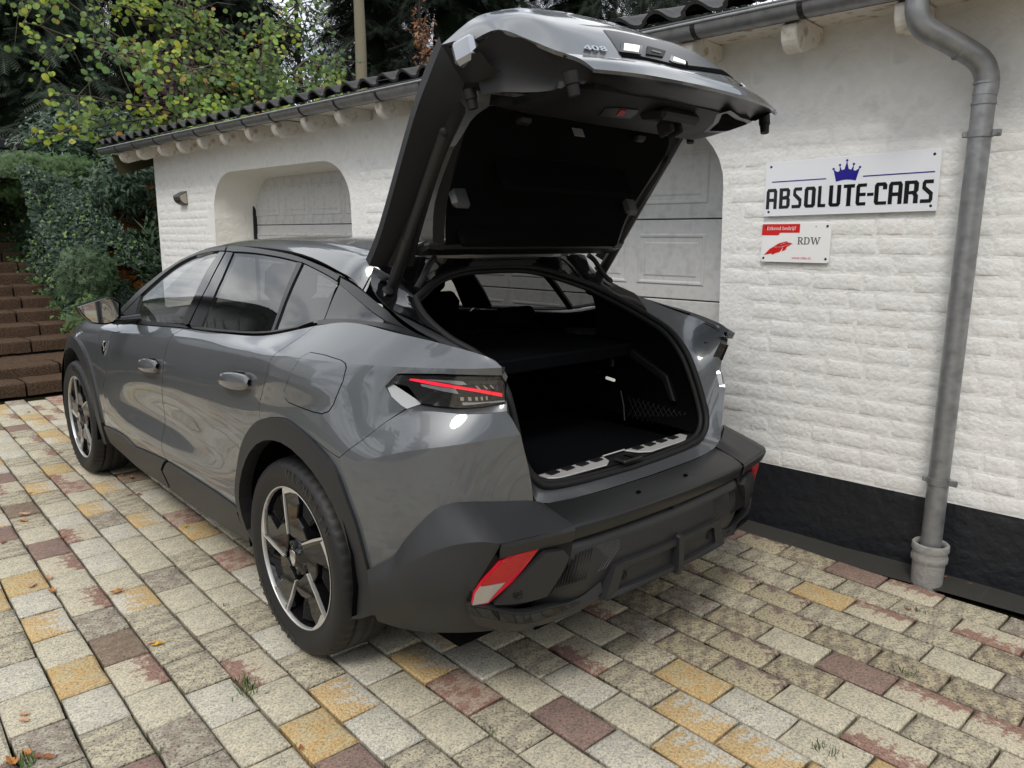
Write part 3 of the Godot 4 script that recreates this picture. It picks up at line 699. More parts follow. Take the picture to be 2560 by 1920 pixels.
func build_garage() -> void:
	var g := thing("garage", "white painted brick garage with arched doors, dark tiled roof and zinc gutter", "garage", Vector3.ZERO, TH)
	var z0 := -6.7; var z1 := 4.2; var top := 2.42; var thick := 0.42
	var A := arch_outline(-5.33, -2.935, 2.05, 0.36); var Bq := arch_outline(-2.12, 0.28, 2.05, 0.36)
	var out := PackedVector2Array([Vector2(z0, -0.05)]); out.append_array(A); out.append_array(Bq)
	out.append(Vector2(z1, -0.05)); out.append(Vector2(z1, top)); out.append(Vector2(z0, top))
	var wall := sub("wall", g)
	var m := MB.new()
	var ix := Geometry2D.triangulate_polygon(out)
	for k in range(0, ix.size(), 3):
		m.flat(W3(out[ix[k]]), W3(out[ix[k + 1]]), W3(out[ix[k + 2]]), Vector3.LEFT)
	m.quad(W3(Vector2(z0, -0.05)), W3(Vector2(z0, top)), W3(Vector2(z0, top), 4.4), W3(Vector2(z0, -0.05), 4.4), Vector3(0, 0, -1))
	m.quad(W3(Vector2(z1, -0.05)), W3(Vector2(z1, top)), W3(Vector2(z1, top), 4.4), W3(Vector2(z1, -0.05), 4.4), Vector3(0, 0, 1))
	m.quad(W3(Vector2(z0, -0.05), 4.4), W3(Vector2(z0, top), 4.4), W3(Vector2(z1, top), 4.4), W3(Vector2(z1, -0.05), 4.4), Vector3.RIGHT)
	put("masonry", m.mesh(), M.white, wall)
	for n in 2:
		var a: PackedVector2Array = [A, Bq][n]; var mid: float = [-4.13, -0.92][n]
		var rv := MB.new(); var rows := []
		for k in a.size():
			var row := PackedVector3Array()
			for t in [0.0, 0.08, 0.35, 0.7, 1.0]:
				var q := a[k]; var w := Vector2(mid + (q.x - mid) * (1.0 - 0.09 * t), q.y - (0.035 * t if q.y > 1.2 else 0.0))
				row.append(W3(w, XW + thick * t))
			rows.append(row)
		rv.grid(rows, Vector3(0, -1, 0))
		# grid()'s hint cannot serve an arch, so turn each normal towards the opening
		for k in rv.v.size():
			var c := Vector3(rv.v[k].x, 0.9, mid)
			if rv.n[k].dot(c - rv.v[k]) < 0: rv.n[k] = -rv.n[k]
		for k in range(0, rv.v.size(), 3):
			var x := (rv.v[k + 1] - rv.v[k]).cross(rv.v[k + 2] - rv.v[k])
			if x.dot(rv.n[k]) > 0:
				var q := rv.v[k + 1]; rv.v[k + 1] = rv.v[k + 2]; rv.v[k + 2] = q
				var qn := rv.n[k + 1]; rv.n[k + 1] = rv.n[k + 2]; rv.n[k + 2] = qn
		put("door_reveal", rv.mesh(), M.reveal, wall)
		garage_door(g, [-5.30, -2.20][n], [-2.90, 0.35][n])
	# bricks
	var lens := [0.207, 0.196, 0.218, 0.100, 0.111, 0.16]
	var vm := []; var vb := []
	for v in 18:
		var b := brick_mesh(v, lens[v % 6], 0.071); vb.append(b); vm.append(b.mesh())
	var list := []
	var eye := Vector3(-2.14, 1.438, 2.16)
	for row in 29:
		var y := 0.33 + (row - 4) * 0.0805 + 0.040
		if y > 2.36: continue
		var z := z0 + rng.randf_range(0.0, 0.1)
		while z < 3.4:
			var v: int = [0, 1, 2, 0, 1, 2, 0, 6, 7, 8, 12, 13, 14, 3, 4, 9, 10, 5, 11][rng.randi() % 19]
			var ln: float = lens[v % 6]; var c := z + ln * 0.5
			z += ln + rng.randf_range(0.008, 0.013)
			if z > 4.1: break
			var hit := false
			for a in [A, Bq]:
				for e in [-0.5, -0.25, 0.0, 0.25, 0.5]:
					for f in [-0.034, 0.034]:
						if Geometry2D.is_point_in_polygon(Vector2(c + ln * e, y + f), a): hit = true
			if hit: continue
			var at := Vector3(XW + (0.0024 if y > 1.95 else 0.0012 if y > 1.7 else 0.0) + rng.randf_range(0.0, 0.0012), y, c)
			list.append([at.distance_to(eye) - ln * 6.0 + (5.0 if at.z > 1.75 or (at.z < -0.1 and at.z > -2.6) or (at.y < 1.15 and at.z < 0.0) else 0.0), at, v])
	list.sort_custom(func(a, b): return a[0] < b[0])
	var far := MB.new(); var fard := MB.new()
	for k in list.size():
		var q: Array = list[k]
		var b := Basis(Vector3.RIGHT, rng.randf_range(-0.016, 0.016)).rotated(Vector3.UP, rng.randf_range(-0.012, 0.012))
		if rng.randf() < 0.5: b = b * Basis(Vector3.RIGHT, PI)
		var at := Transform3D(b, q[1] + Vector3(rng.randf_range(-0.0015, 0.0015), rng.randf_range(-0.003, 0.003), 0))
		var dark: bool = q[1].y < 0.33
		if k < 300:
			var o := put("brick", vm[q[2]], M.plinth if dark else M.white, wall); o.transform = at
		elif dark: fard.add(vb[q[2]], at)
		else: far.add(vb[q[2]], at)
	stuff(put("farther_bricks", far.mesh(), M.white, wall)); stuff(put("farther_plinth_bricks", fard.mesh(), M.plinth, wall))
	# the black painted foot of the wall, a coat with thickness
	for q in [[0.285, 4.2], [-2.93, -2.125], [-6.7, -5.335]]:
		var pl := MB.new(); pl.box(Vector3(XW - 0.001, 0.14, (q[0] + q[1]) * 0.5), Vector3(0.004, 0.378, q[1] - q[0]))
		put("plinth_coat", pl.mesh(), M.plinth, wall)
	# rafter ends
	var prof := PackedVector2Array([Vector2(1.402, 2.366), Vector2(1.165, 2.366), Vector2(1.148, 2.348), Vector2(1.118, 2.334), Vector2(1.112, 2.318)])
	for k in 9:
		var a := PI + k * PI * 0.66 / 8.0
		prof.append(Vector2(1.188 + cos(a) * 0.076, 2.314 + sin(a) * 0.084))
	prof.append(Vector2(1.402, 2.296))
	var cm := MB.new(); cm.prism(prof, 0.066, Transform3D(Basis(Vector3.RIGHT, Vector3.UP, Vector3.BACK), Vector3(0, 0, 0.033)), 0.006)
	var cmesh := cm.mesh()
	var st := MB.new()
	for k in 9:
		var a0 := PI * k / 9.0 + PI; var a1 := PI * (k + 1) / 9.0 + PI
		var c := Vector3(1.092, 2.392, 0)
		var e0 := Vector3(cos(a0), sin(a0), 0) * 0.0585; var e1 := Vector3(cos(a1), sin(a1), 0) * 0.0585
		var hz := Vector3(0, 0, 0.011)
		st.quad(c + e0 - hz, c + e1 - hz, c + e1 + hz, c + e0 + hz, e0 + e1)
		st.quad(c + e0 - hz, c + e1 - hz, c + e1 * 0.95 - hz, c + e0 * 0.95 - hz, Vector3.FORWARD); st.quad(c + e0 + hz, c + e1 + hz, c + e1 * 0.95 + hz, c + e0 * 0.95 + hz, Vector3.BACK)
	var smesh := st.mesh()
	for z in [-6.86, -6.37, -5.83, -5.37, -4.92, -4.47, -4.01, -3.57, -3.13, -2.67, -2.18, -1.72, -1.25, -0.78, -0.30, 0.185, 0.675, 1.125, 1.62, 2.1, 2.57, 3.05, 3.5]:
		put("rafter_end", cmesh, M.corbel, g).position = Vector3(0, rng.randf_range(-0.006, 0.006), z)
		put("gutter_strap", smesh, M.strap, g).position = Vector3(0, 0, z + 0.07)
	# gutter: a half round trough with a beaded rim
	var gm := MB.new(); var gz := [-7.32, -4.0, -2.0, 0.0, 2.0, 4.3]
	for inside in [0, 1]:
		var rows := []
		for k in 13:
			var a := PI + PI * k / 12.0; var r: float = [0.055, 0.0525][inside]
			var row := PackedVector3Array()
			for z in gz: row.append(Vector3(1.092 + cos(a) * r, 2.392 + sin(a) * r, z))
			rows.append(row)
		gm.grid(rows, Vector3.DOWN if inside == 0 else Vector3.UP)
	gm.tube([Vector3(1.036, 2.394, -7.32), Vector3(1.036, 2.394, 4.3)], 0.0085, 8)
	var cap := []
	for k in 12:
		var a0 := PI + PI * k / 12.0; var a1 := PI + PI * (k + 1) / 12.0
		gm.flat(Vector3(1.092, 2.392, -7.32), Vector3(1.092 + cos(a0) * 0.055, 2.392 + sin(a0) * 0.055, -7.32), Vector3(1.092 + cos(a1) * 0.055, 2.392 + sin(a1) * 0.055, -7.32), Vector3(0, 0, -1))
	put("gutter", gm.mesh(), M.zinc, g)
	for z in [-4.75, -1.45, 0.42]:
		var sm := MB.new(); var rows := []
		for k in 13:
			var a := PI + PI * k / 12.0
			rows.append(PackedVector3Array([Vector3(1.092 + cos(a) * 0.0565, 2.392 + sin(a) * 0.0565, z), Vector3(1.092 + cos(a) * 0.0565, 2.392 + sin(a) * 0.0565, z + 0.03)]))
		sm.grid(rows, Vector3.DOWN); put("gutter_seam", sm.mesh(), M.zinc, g)
	# eaves board, roof deck and the pantiles
	var eb := MB.new(); eb.box(Vector3(1.29, 2.386, -1.4), Vector3(0.24, 0.036, 11.7)); put("eaves_board", eb.mesh(), M.corbel, g)
	var verge := MB.new(); verge.box(Vector3(2.4, 2.62, -7.0), Vector3(2.7, 0.20, 0.03), Basis(Vector3(0, 0, 1), 0.31)); put("verge_board", verge.mesh(), mat(0.045, 0.04, 0.012, 0.7), g)
	var rf := sub("roof", g)
	var deck := MB.new(); deck.box(Vector3(2.72, 2.88, -1.4), Vector3(3.4, 0.05, 11.6), Basis(Vector3(0, 0, 1), 0.31)); put("roof_deck", deck.mesh(), M.strap, rf)
	var tm := MB.new(); var tr := []
	for k in 11:
		var u := k / 10.0
		var y := 0.030 * cos((u - 0.30) * TAU) * (1.0 if u < 0.62 else 0.8) + 0.006
		var row := PackedVector3Array()
		for t in 3: row.append(Vector3(t * 0.175, y + (0.006 if t == 0 else 0.0) - t * 0.004, (u - 0.5) * 0.232))
		tr.append(row)
	tm.grid(tr, Vector3.UP)
	for k in 10:
		var a: Vector3 = tr[k][0]; var b: Vector3 = tr[k + 1][0]
		tm.quad(a, b, b + Vector3(0.002, -0.017, 0), a + Vector3(0.002, -0.017, 0), Vector3.LEFT)
	var tmesh := tm.mesh(); var count := 0; var restt := MB.new()
	for row in 9:
		for k in 55:
			var z := -7.2 + k * 0.2085
			var s: float = 1.045 + row * 0.30
			var at := Transform3D(Basis(Vector3(0, 0, 1), 0.31 + rng.randf_range(-0.012, 0.012)).rotated(Vector3.UP, rng.randf_range(-0.012, 0.012)), Vector3(1.045 + (s - 1.045) * cos(0.31), 2.448 + (s - 1.045) * sin(0.31) + rng.randf_range(-0.003, 0.003), z))
			if row < 5:
				put("roof_tile", tmesh, M.tile, rf).transform = at
			else: restt.add(tm, at)
	stuff(put("upper_roof_tiles", restt.mesh(), M.tile, rf))

func garage_door(g: Node3D, z0: float, z1: float) -> void:
	var d := sub("garage_door", g); var x := XW + 0.40
	for r in 5:
		var y0: float = [0.16, 0.63, 1.10, 1.57, 2.04][r] - 0.01; var hgt := 0.463
		var s := MB.new(); s.box(Vector3(x + 0.02, y0 + hgt * 0.5, (z0 + z1) * 0.5), Vector3(0.04, hgt, z1 - z0), Basis(), 0.004)
		put("door_section", s.mesh(), M.door, d)
		if r == 4: continue
		var n := int((z1 - z0) / 0.55)
		for k in n:
			var zc := z0 + 0.30 + k * 0.535 + 0.02
			var p := MB.new(); var yc := y0 + 0.232
			# a moulded frame standing proud, falling in to a raised field
			var o := Vector2(0.232, 0.150); var ring := [[o, 0.0], [o - Vector2(0.007, 0.007), -0.006], [o - Vector2(0.016, 0.016), -0.006], [o - Vector2(0.026, 0.026), 0.001], [o - Vector2(0.046, 0.046), 0.001], [o - Vector2(0.058, 0.058), -0.004]]
			for q in ring.size() - 1:
				for e in 4:
					var c0: Array = [[-1, -1], [1, -1], [1, 1], [-1, 1]][e]; var c1: Array = [[-1, -1], [1, -1], [1, 1], [-1, 1]][(e + 1) % 4]
					var f := func(rr: Array, c: Array) -> Vector3: return Vector3(x + rr[1] - 0.0005, yc + c[1] * rr[0].y, zc + c[0] * rr[0].x)
					p.quad(f.call(ring[q], c0), f.call(ring[q], c1), f.call(ring[q + 1], c1), f.call(ring[q + 1], c0), Vector3.LEFT)
			var l: Array = ring[5]
			p.quad(Vector3(x + l[1], yc - l[0].y, zc - l[0].x), Vector3(x + l[1], yc - l[0].y, zc + l[0].x), Vector3(x + l[1], yc + l[0].y, zc + l[0].x), Vector3(x + l[1], yc + l[0].y, zc - l[0].x), Vector3.LEFT)
			put("door_panel", p.mesh(), M.door, d)
	var fr := MB.new(); fr.box(Vector3(x - 0.012, 1.0, z0 + 0.085), Vector3(0.05, 2.1, 0.018)); put("door_seal", fr.mesh(), M.strap, d)
	var bk := MB.new(); bk.box(Vector3(x + 0.10, 1.2, (z0 + z1) * 0.5), Vector3(0.02, 2.6, z1 - z0 + 0.3)); put("door_back", bk.mesh(), M.strap, d)

func build_stairs() -> void:
	var s := Node3D.new(); s.name = "stairs"; add_child(s); s.rotation.y = TH; structure(s)
	tag(s, "flight of rough brown stone steps climbing beside the ivy bank", "stairs")
	var v := []
	for k in 5:
		var b := MB.new(); var w: float = [0.62, 0.85, 0.5, 0.95, 0.7][k]
		var rows := []; var pr := [Vector2(0.0, 0.0), Vector2(0.004, 0.05), Vector2(0.0, 0.105), Vector2(0.012, 0.118), Vector2(0.03, 0.122), Vector2(0.2, 0.124), Vector2(0.40, 0.122)]
		for i in 9:
			var row := PackedVector3Array()
			for q in pr:
				var e := 0.008 if (i == 0 or i == 8) else 0.0
				row.append(Vector3((i / 8.0 - 0.5) * (w - 0.012), q.y + rng.randf_range(-0.004, 0.004) - e * 0.5, -q.x - e + rng.randf_range(-0.004, 0.004)))
			rows.append(row)
		b.grid(rows, Vector3(0, 1, 1)); b.box(Vector3(0, 0.055, -0.2), Vector3(w - 0.016, 0.11, 0.38))
		v.append([b.mesh(), w])
	var lv := [[-5.66, 0.0], [-5.97, 0.10]]
	for k in 14: lv.append([-6.72 - k * 0.335, 0.255 + k * 0.1215])
	for n in lv.size():
		var x := -1.2 + rng.randf_range(0.0, 0.4); var lim := 0.62 + n * 0.075
		if n < 2: lim = 1.38
		while x < lim:
			var q: Array = v[rng.randi() % 5]
			var o := put("step_stone", q[0], M.step, s); o.position = Vector3(x + q[1] * 0.5, lv[n][1], lv[n][0]); o.rotation.y = rng.randf_range(-0.006, 0.006)
			x += q[1] + 0.006
	var ld := MB.new(); ld.box(Vector3(-0.6, 0.11, -6.36), Vector3(4.0, 0.2, 0.74)); put("landing_bed", ld.mesh(), M.soil, s)
	for i in 26:
		for j in 3:
			var b := MB.new(); var c := 0.16
			b.box(Vector3(-2.5 + i * 0.155 + (0.07 if j % 2 else 0.0), 0.212 + rng.randf_range(-0.002, 0.002), -6.42 - (j - 0.5) * 0.17), Vector3(0.149, 0.03, 0.164), Basis(), 0.005)
			put("landing_paver", b.mesh(), M.step, s)

# ------------------------------------------------------------------ the car
class Patch:
	# a smooth surface through a net of points: P[i][j], i along, j across; crease[i][j] sharpens the line j at station i
	var P: Array; var n: int; var m: int; var U := PackedFloat32Array(); var V := PackedFloat32Array(); var C: Array; var T := []
	var sgn := 1.0
	var cache := {}
	func _init(net: Array, crease := [], out := Vector3.LEFT) -> void:
		P = net; n = net.size(); m = net[0].size(); C = crease
		U.append(0.0); V.append(0.0)
		for i in n - 1:
			var s := 0.0
			for j in m: s += (P[i + 1][j] as Vector3).distance_to(P[i][j])
			U.append(U[i] + maxf(s / m, 0.001))
		for j in m - 1:
			var s := 0.0
			for i in n: s += (P[i][j + 1] as Vector3).distance_to(P[i][j])
			V.append(V[j] + maxf(s / n, 0.001))
		for i in n:
			var row := []
			for j in m:
				if i == 0: row.append((P[1][j] - P[0][j]) / (U[1] - U[0]))
				elif i == n - 1: row.append((P[i][j] - P[i - 1][j]) / (U[i] - U[i - 1]))
				else:
					var h0 := U[i] - U[i - 1]; var h1 := U[i + 1] - U[i]
					row.append((((P[i][j] - P[i - 1][j]) / h0) * h1 + ((P[i + 1][j] - P[i][j]) / h1) * h0) / (h0 + h1))
			T.append(row)
		var a := normal((n - 1) * 0.5, (m - 1) * 0.5 + 0.1, 0)
		if a.dot(out) < 0: sgn = -1.0
	func rail(i: int, t: float, j: int) -> Vector3:
		var h := U[i + 1] - U[i]
		return P[i][j] * (2.0 * t * t * t - 3.0 * t * t + 1.0) + T[i][j] * (h * (t * t * t - 2.0 * t * t + t)) + P[i + 1][j] * (-2.0 * t * t * t + 3.0 * t * t) + T[i + 1][j] * (h * (t * t * t - t * t))
	func at(u: float, v: float, jj := -1) -> Vector3:
		var i := clampi(floori(u), 0, n - 2); var t := u - i
		var j := clampi(floori(v), 0, m - 2)
		if jj >= 0: j = jj
		var w := v - j; var h := V[j + 1] - V[j]
		var r1 := rail(i, t, j); var r2 := rail(i, t, j + 1); var ch := (r2 - r1) / h
		var t0 := ch; var t1 := ch
		if j > 0:
			var h0 := V[j] - V[j - 1]; var x := (r1 - rail(i, t, j - 1)) / h0; var c := cr(i, t, j)
			t0 = ((x * h + ch * h0) / (h0 + h)) * (1.0 - c) + ch * c
		if j < m - 2:
			var h1 := V[j + 2] - V[j + 1]; var y := (rail(i, t, j + 2) - r2) / h1; var c := cr(i, t, j + 1)
			t1 = ((ch * h1 + y * h) / (h + h1)) * (1.0 - c) + ch * c
		return r1 * (2.0 * w * w * w - 3.0 * w * w + 1.0) + t0 * (h * (w * w * w - 2.0 * w * w + w)) + r2 * (-2.0 * w * w * w + 3.0 * w * w) + t1 * (h * (w * w * w - w * w))
	func cr(i: int, t: float, j: int) -> float:
		if C.is_empty(): return 0.0
		return C[i][j] * (1.0 - t) + C[i + 1][j] * t
	func normal(u: float, v: float, side := 0) -> Vector3:
		# side -1 / +1: the normal just below / above a line, for creases
		var e := 0.004; var v0 := v - e; var v1 := v + e
		if side > 0: v0 = v
		elif side < 0: v1 = v
		var jj := -1
		if side > 0: jj = clampi(floori(v + 0.001), 0, m - 2)
		elif side < 0: jj = clampi(ceili(v - 0.001) - 1, 0, m - 2)
		var d := (at(u + e, v, jj) - at(u - e, v, jj)).cross(at(u, v1, jj) - at(u, v0, jj))
		return d.normalized() * sgn
	func point(u: float, v: float, off: float) -> Vector3:
		if off == 0.0: return at(u, v)
		return at(u, v) + normal(u, v, 0) * off
	func panel(poly: PackedVector2Array, nu := 4, nv := 4, off := 0.0, depth := 0.012, shrink := 0.0, into: MB = null) -> MB:
		var b := into if into else MB.new()
		cache.clear()
		if Geometry2D.is_polygon_clockwise(poly):
			poly = poly.duplicate(); poly.reverse()
		if shrink != 0.0:
			var su := U[n - 1] / (n - 1); var sv := V[m - 1] / (m - 1); var q := PackedVector2Array()
			for p in poly: q.append(Vector2(p.x * su, p.y * sv) * 100.0)
			var r := Geometry2D.offset_polygon(q, -shrink * 100.0, Geometry2D.JOIN_MITER)
			if r.size():
				poly = PackedVector2Array()
				var best := 0
				for k in r.size():
					if r[k].size() > r[best].size(): best = k
				for p in r[best]: poly.append(Vector2(p.x / su, p.y / sv) * 0.01)
		var lo := poly[0]; var hi := poly[0]
		for p in poly:
			lo = lo.min(p); hi = hi.max(p)
		var K := poly.size()
		var i0 := floori(lo.x * nu); var i1 := ceili(hi.x * nu); var j0 := floori(lo.y * nv); var j1 := ceili(hi.y * nv)
		for i in range(i0, i1):
			for j in range(j0, j1):
				var a := Vector2(float(i) / nu, float(j) / nv); var z := Vector2(float(i + 1) / nu, float(j + 1) / nv)
				var near := false
				for k in K:
					var p := poly[k]; var q := poly[(k + 1) % K]
					if maxf(p.x, q.x) >= a.x and minf(p.x, q.x) <= z.x and maxf(p.y, q.y) >= a.y and minf(p.y, q.y) <= z.y:
						near = true; break
				var cell := PackedVector2Array([a, Vector2(z.x, a.y), z, Vector2(a.x, z.y)])
				if not near:
					if Geometry2D.is_point_in_polygon((a + z) * 0.5, poly):
						_emit(b, cell, a.y, z.y, off)
				else:
					var sc := PackedVector2Array(); var sp := PackedVector2Array()
					for p in cell: sc.append(p * 1000.0)
					for p in poly: sp.append(p * 1000.0)
					for r in Geometry2D.intersect_polygons(sc, sp):
						if r.size() < 3: continue
						var back := PackedVector2Array()
						for p in r: back.append(p * 0.001)
						_emit(b, back, a.y, z.y, off)
		if depth > 0.0:
			for k in K:
				var p := poly[k]; var q := poly[(k + 1) % K]
				var steps := maxi(1, ceili(maxf(absf(q.x - p.x) * nu, absf(q.y - p.y) * nv)))
				for s in steps:
					var e := p.lerp(q, float(s) / steps); var f := p.lerp(q, float(s + 1) / steps)
					var ne := normal(e.x, e.y); var nf := normal(f.x, f.y)
					var A := at(e.x, e.y) + ne * off; var B := at(f.x, f.y) + nf * off
					var o := (q - p); var mid := (e + f) * 0.5 + Vector2(o.y, -o.x).normalized() * 0.01
					var out := at(mid.x, mid.y) - at((e.x + f.x) * 0.5, (e.y + f.y) * 0.5)
					b.quad(A, B, B - nf * depth, A - ne * depth, out)
		return b
	func _emit(b: MB, poly: PackedVector2Array, v0: float, v1: float, off: float) -> void:
		var ix := PackedInt32Array([0, 1, 2, 0, 2, 3]) if poly.size() == 4 else (PackedInt32Array([0, 1, 2]) if poly.size() == 3 else Geometry2D.triangulate_polygon(poly))
		if ix.is_empty(): return
		var pp := []; var nn := []
		for p in poly:
			var side := 0
			if not C.is_empty():
				if p.y <= v0 + 0.0015 and absf(v0 - roundf(v0)) < 0.001: side = 1
				elif p.y >= v1 - 0.0015 and absf(v1 - roundf(v1)) < 0.001: side = -1
			var key := Vector3(p.x, p.y, side)
			if cache.has(key):
				pp.append(cache[key][0]); nn.append(cache[key][1])
			else:
				var sn := normal(p.x, p.y, side); var w := at(p.x, p.y)
				if off != 0.0: w += normal(p.x, p.y, 0) * off
				cache[key] = [w, sn]; pp.append(w); nn.append(sn)
		for k in range(0, ix.size(), 3):
			b.tri(pp[ix[k]], pp[ix[k + 1]], pp[ix[k + 2]], nn[ix[k]], nn[ix[k + 1]], nn[ix[k + 2]], poly[ix[k]], poly[ix[k + 1]], poly[ix[k + 2]])

func v2(a: Array) -> PackedVector2Array:
	var o := PackedVector2Array()
	for k in range(0, a.size(), 2): o.append(Vector2(a[k], a[k + 1]))
	return o

func v3(a: Array) -> Array:
	var o := []
	for k in range(0, a.size(), 3): o.append(Vector3(a[k], a[k + 1], a[k + 2]))
	return o

func net3(rows: Array) -> Array:
	var o := []
	for r in rows: o.append(v3(r))
	return o

func D(k: String) -> PackedVector2Array: return v2(DATA[k])

func both(called: String, b: MB, m: Material, left: Node, right: Node) -> Array:
	var r := []
	r.append(put(called, b.mesh(), m, left)); r.append(put(called, b.mesh(true), m, right))
	return r

func loft(a: Array, b: Array, per: int, across: int, bulge: Vector3, hint: Vector3, into: MB) -> void:
	# a strip between two polylines of the same count
	var A := curve(a, per); var Bc := curve(b, per); var rows := []
	for k in A.size():
		var row := PackedVector3Array()
		for t in across + 1:
			var w := float(t) / across
			row.append((A[k] as Vector3).lerp(Bc[k], w) + bulge * (4.0 * w * (1.0 - w)))
		rows.append(row)
	into.grid(rows, hint)

var FL: Patch; var GR: Patch

func build_car() -> void:
	var car := thing("car", "dark grey fastback car with open tailgate, black cladding and tinted windows", "car")
	FL = Patch.new(net3(NET_FLANK), CREASE_FLANK, Vector3.LEFT)
	GR = Patch.new(net3(NET_GREEN), [], Vector3.LEFT)
	var g := 0.0016
	# painted panels, both sides
	both("front_fender", FL.panel(D("front_fender"), 4, 4, 0.0, 0.02, g), M.paint, car, car)
	var fd := both("front_door", FL.panel(D("front_door"), 5, 6, 0.0, 0.02, g), M.paint, car, car)
	var rd := both("rear_door", FL.panel(D("rear_door"), 5, 6, 0.0, 0.02, g), M.paint, car, car)
	var qp := both("rear_quarter", FL.panel(D("rear_quarter_panel"), 6, 8, 0.0, 0.022, g), M.paint, car, car)
	both("bumper_corner", FL.panel(D("bumper_corner_skin"), 8, 8, 0.0, 0.022, g * 0.6), M.paint, car, car)
	both("fuel_flap_joint", FL.panel(D("fuel_flap"), 5, 5, 0.0006, 0.0, -0.0035), M.gap, qp[0], qp[1])
	both("fuel_flap", FL.panel(D("fuel_flap"), 6, 6, 0.0014, 0.0014, 0.0), M.paint, qp[0], qp[1])
	for k in 2:
		var uv: Array = [[4.52, 1.70], [6.80, 1.60]][k]; var own: Array = [fd, rd][k]
		handle(own, FL.at(uv[0], uv[1]), FL.normal(uv[0], uv[1]))
	# the vent facet behind the front wheel, with a shield
	both("vent_facet", FL.panel(v2([3.17, 0.75, 3.21, 1.888, 2.95, 2.776, 2.74, 2.812, 2.95, 1.94, 2.93, 1.1, 2.74, 0.92]), 6, 6, 0.0025, 0.0025), M.paint, fd[0], fd[1])
	both("vent_top", FL.panel(v2([2.35, 0.62, 3.08, 0.20, 3.40, 0.72, 3.21, 0.86, 2.6, 0.90]), 6, 6, 0.004, 0.004), M.paint, fd[0], fd[1])
	var sh := both("shield_emblem", FL.panel(D("shield"), 10, 6, 0.007, 0.005), M.chrome, fd[0], fd[1])
	both("shield_field", FL.panel(D("shield"), 10, 6, 0.0078, 0.0, 0.006), M.gloss, sh[0], sh[1])
	var cub := MB.new()
	var sc := FL.at(3.05, 1.47); var sn := FL.normal(3.05, 1.47)
	cub.tube([sc + sn * 0.009 + Vector3(0, 0.03, 0.010), sc + sn * 0.010 + Vector3(0, 0.012, -0.010), sc + sn * 0.010 + Vector3(0, -0.004, 0.008), sc + sn * 0.009 + Vector3(0, -0.022, -0.004)], 0.004, 6)
	both("shield_figure", cub, M.chrome, sh[0], sh[1])
	# cladding
	both("sill_cladding", FL.panel(D("sill_front"), 5, 4, 0.009, 0.03, g), M.clad, car, car)
	both("sill_cladding", FL.panel(D("sill_rear"), 5, 4, 0.009, 0.03, g), M.clad, car, car)
	both("wheel_arch_trim", FL.panel(D("arch_rear"), 8, 6, 0.012, 0.05), M.clad, car, car)
	both("wheel_arch_trim", FL.panel(D("arch_front"), 8, 6, 0.012, 0.05), M.clad, car, car)
	for z in [0.02, -2.765]:
		var lin_ := MB.new(); var rows := []
		for k in 15:
			var a := PI * 1.1 - PI * 1.2 * k / 14.0; var row := PackedVector3Array()
			for x in [-0.895, -0.6]: row.append(Vector3(x, 0.40 + 0.385 * sin(a), z + 0.385 * cos(a)))
			rows.append(row)
		lin_.grid(rows, Vector3.DOWN)
		lin_.quad(Vector3(-0.6, 0.02 + 0.15, z - 0.4), Vector3(-0.6, 0.8, z - 0.4), Vector3(-0.6, 0.8, z + 0.4), Vector3(-0.6, 0.17, z + 0.4), Vector3.LEFT)
		both("wheel_arch_liner", lin_, M.black, car, car)
	# inner shell: keeps daylight out of the cabin except through the glass
	var inner := MB.new()
	for q in [[0.0, 0.05, 1.0, 1.2], [0.7, 0.05, 1.75, 4.9], [2.2, 0.05, 6.75, 4.9], [6.75, 0.05, 9.2, 1.2], [9.2, 0.05, 12.9, 1.0], [10.9, 2.0, 12.9, 3.5]]:
		FL.panel(PackedVector2Array([Vector2(q[0], q[1]), Vector2(q[2], q[1]), Vector2(q[2], q[3]), Vector2(q[0], q[3])]), 2, 3, -0.03, 0.0, 0.0, inner)
	both("inner_shell", inner, M.black, car, car)
	build_glasshouse(car)
	build_lamps(car)
	build_rear(car)
	build_inside(car)
	build_tailgate(car)
	build_front(car)
	for w in [[-0.885, 0.012, 1.0], [-0.885, -2.762, 1.0], [0.885, 0.012, -1.0], [0.885, -2.762, -1.0]]:
		wheel(car, w)

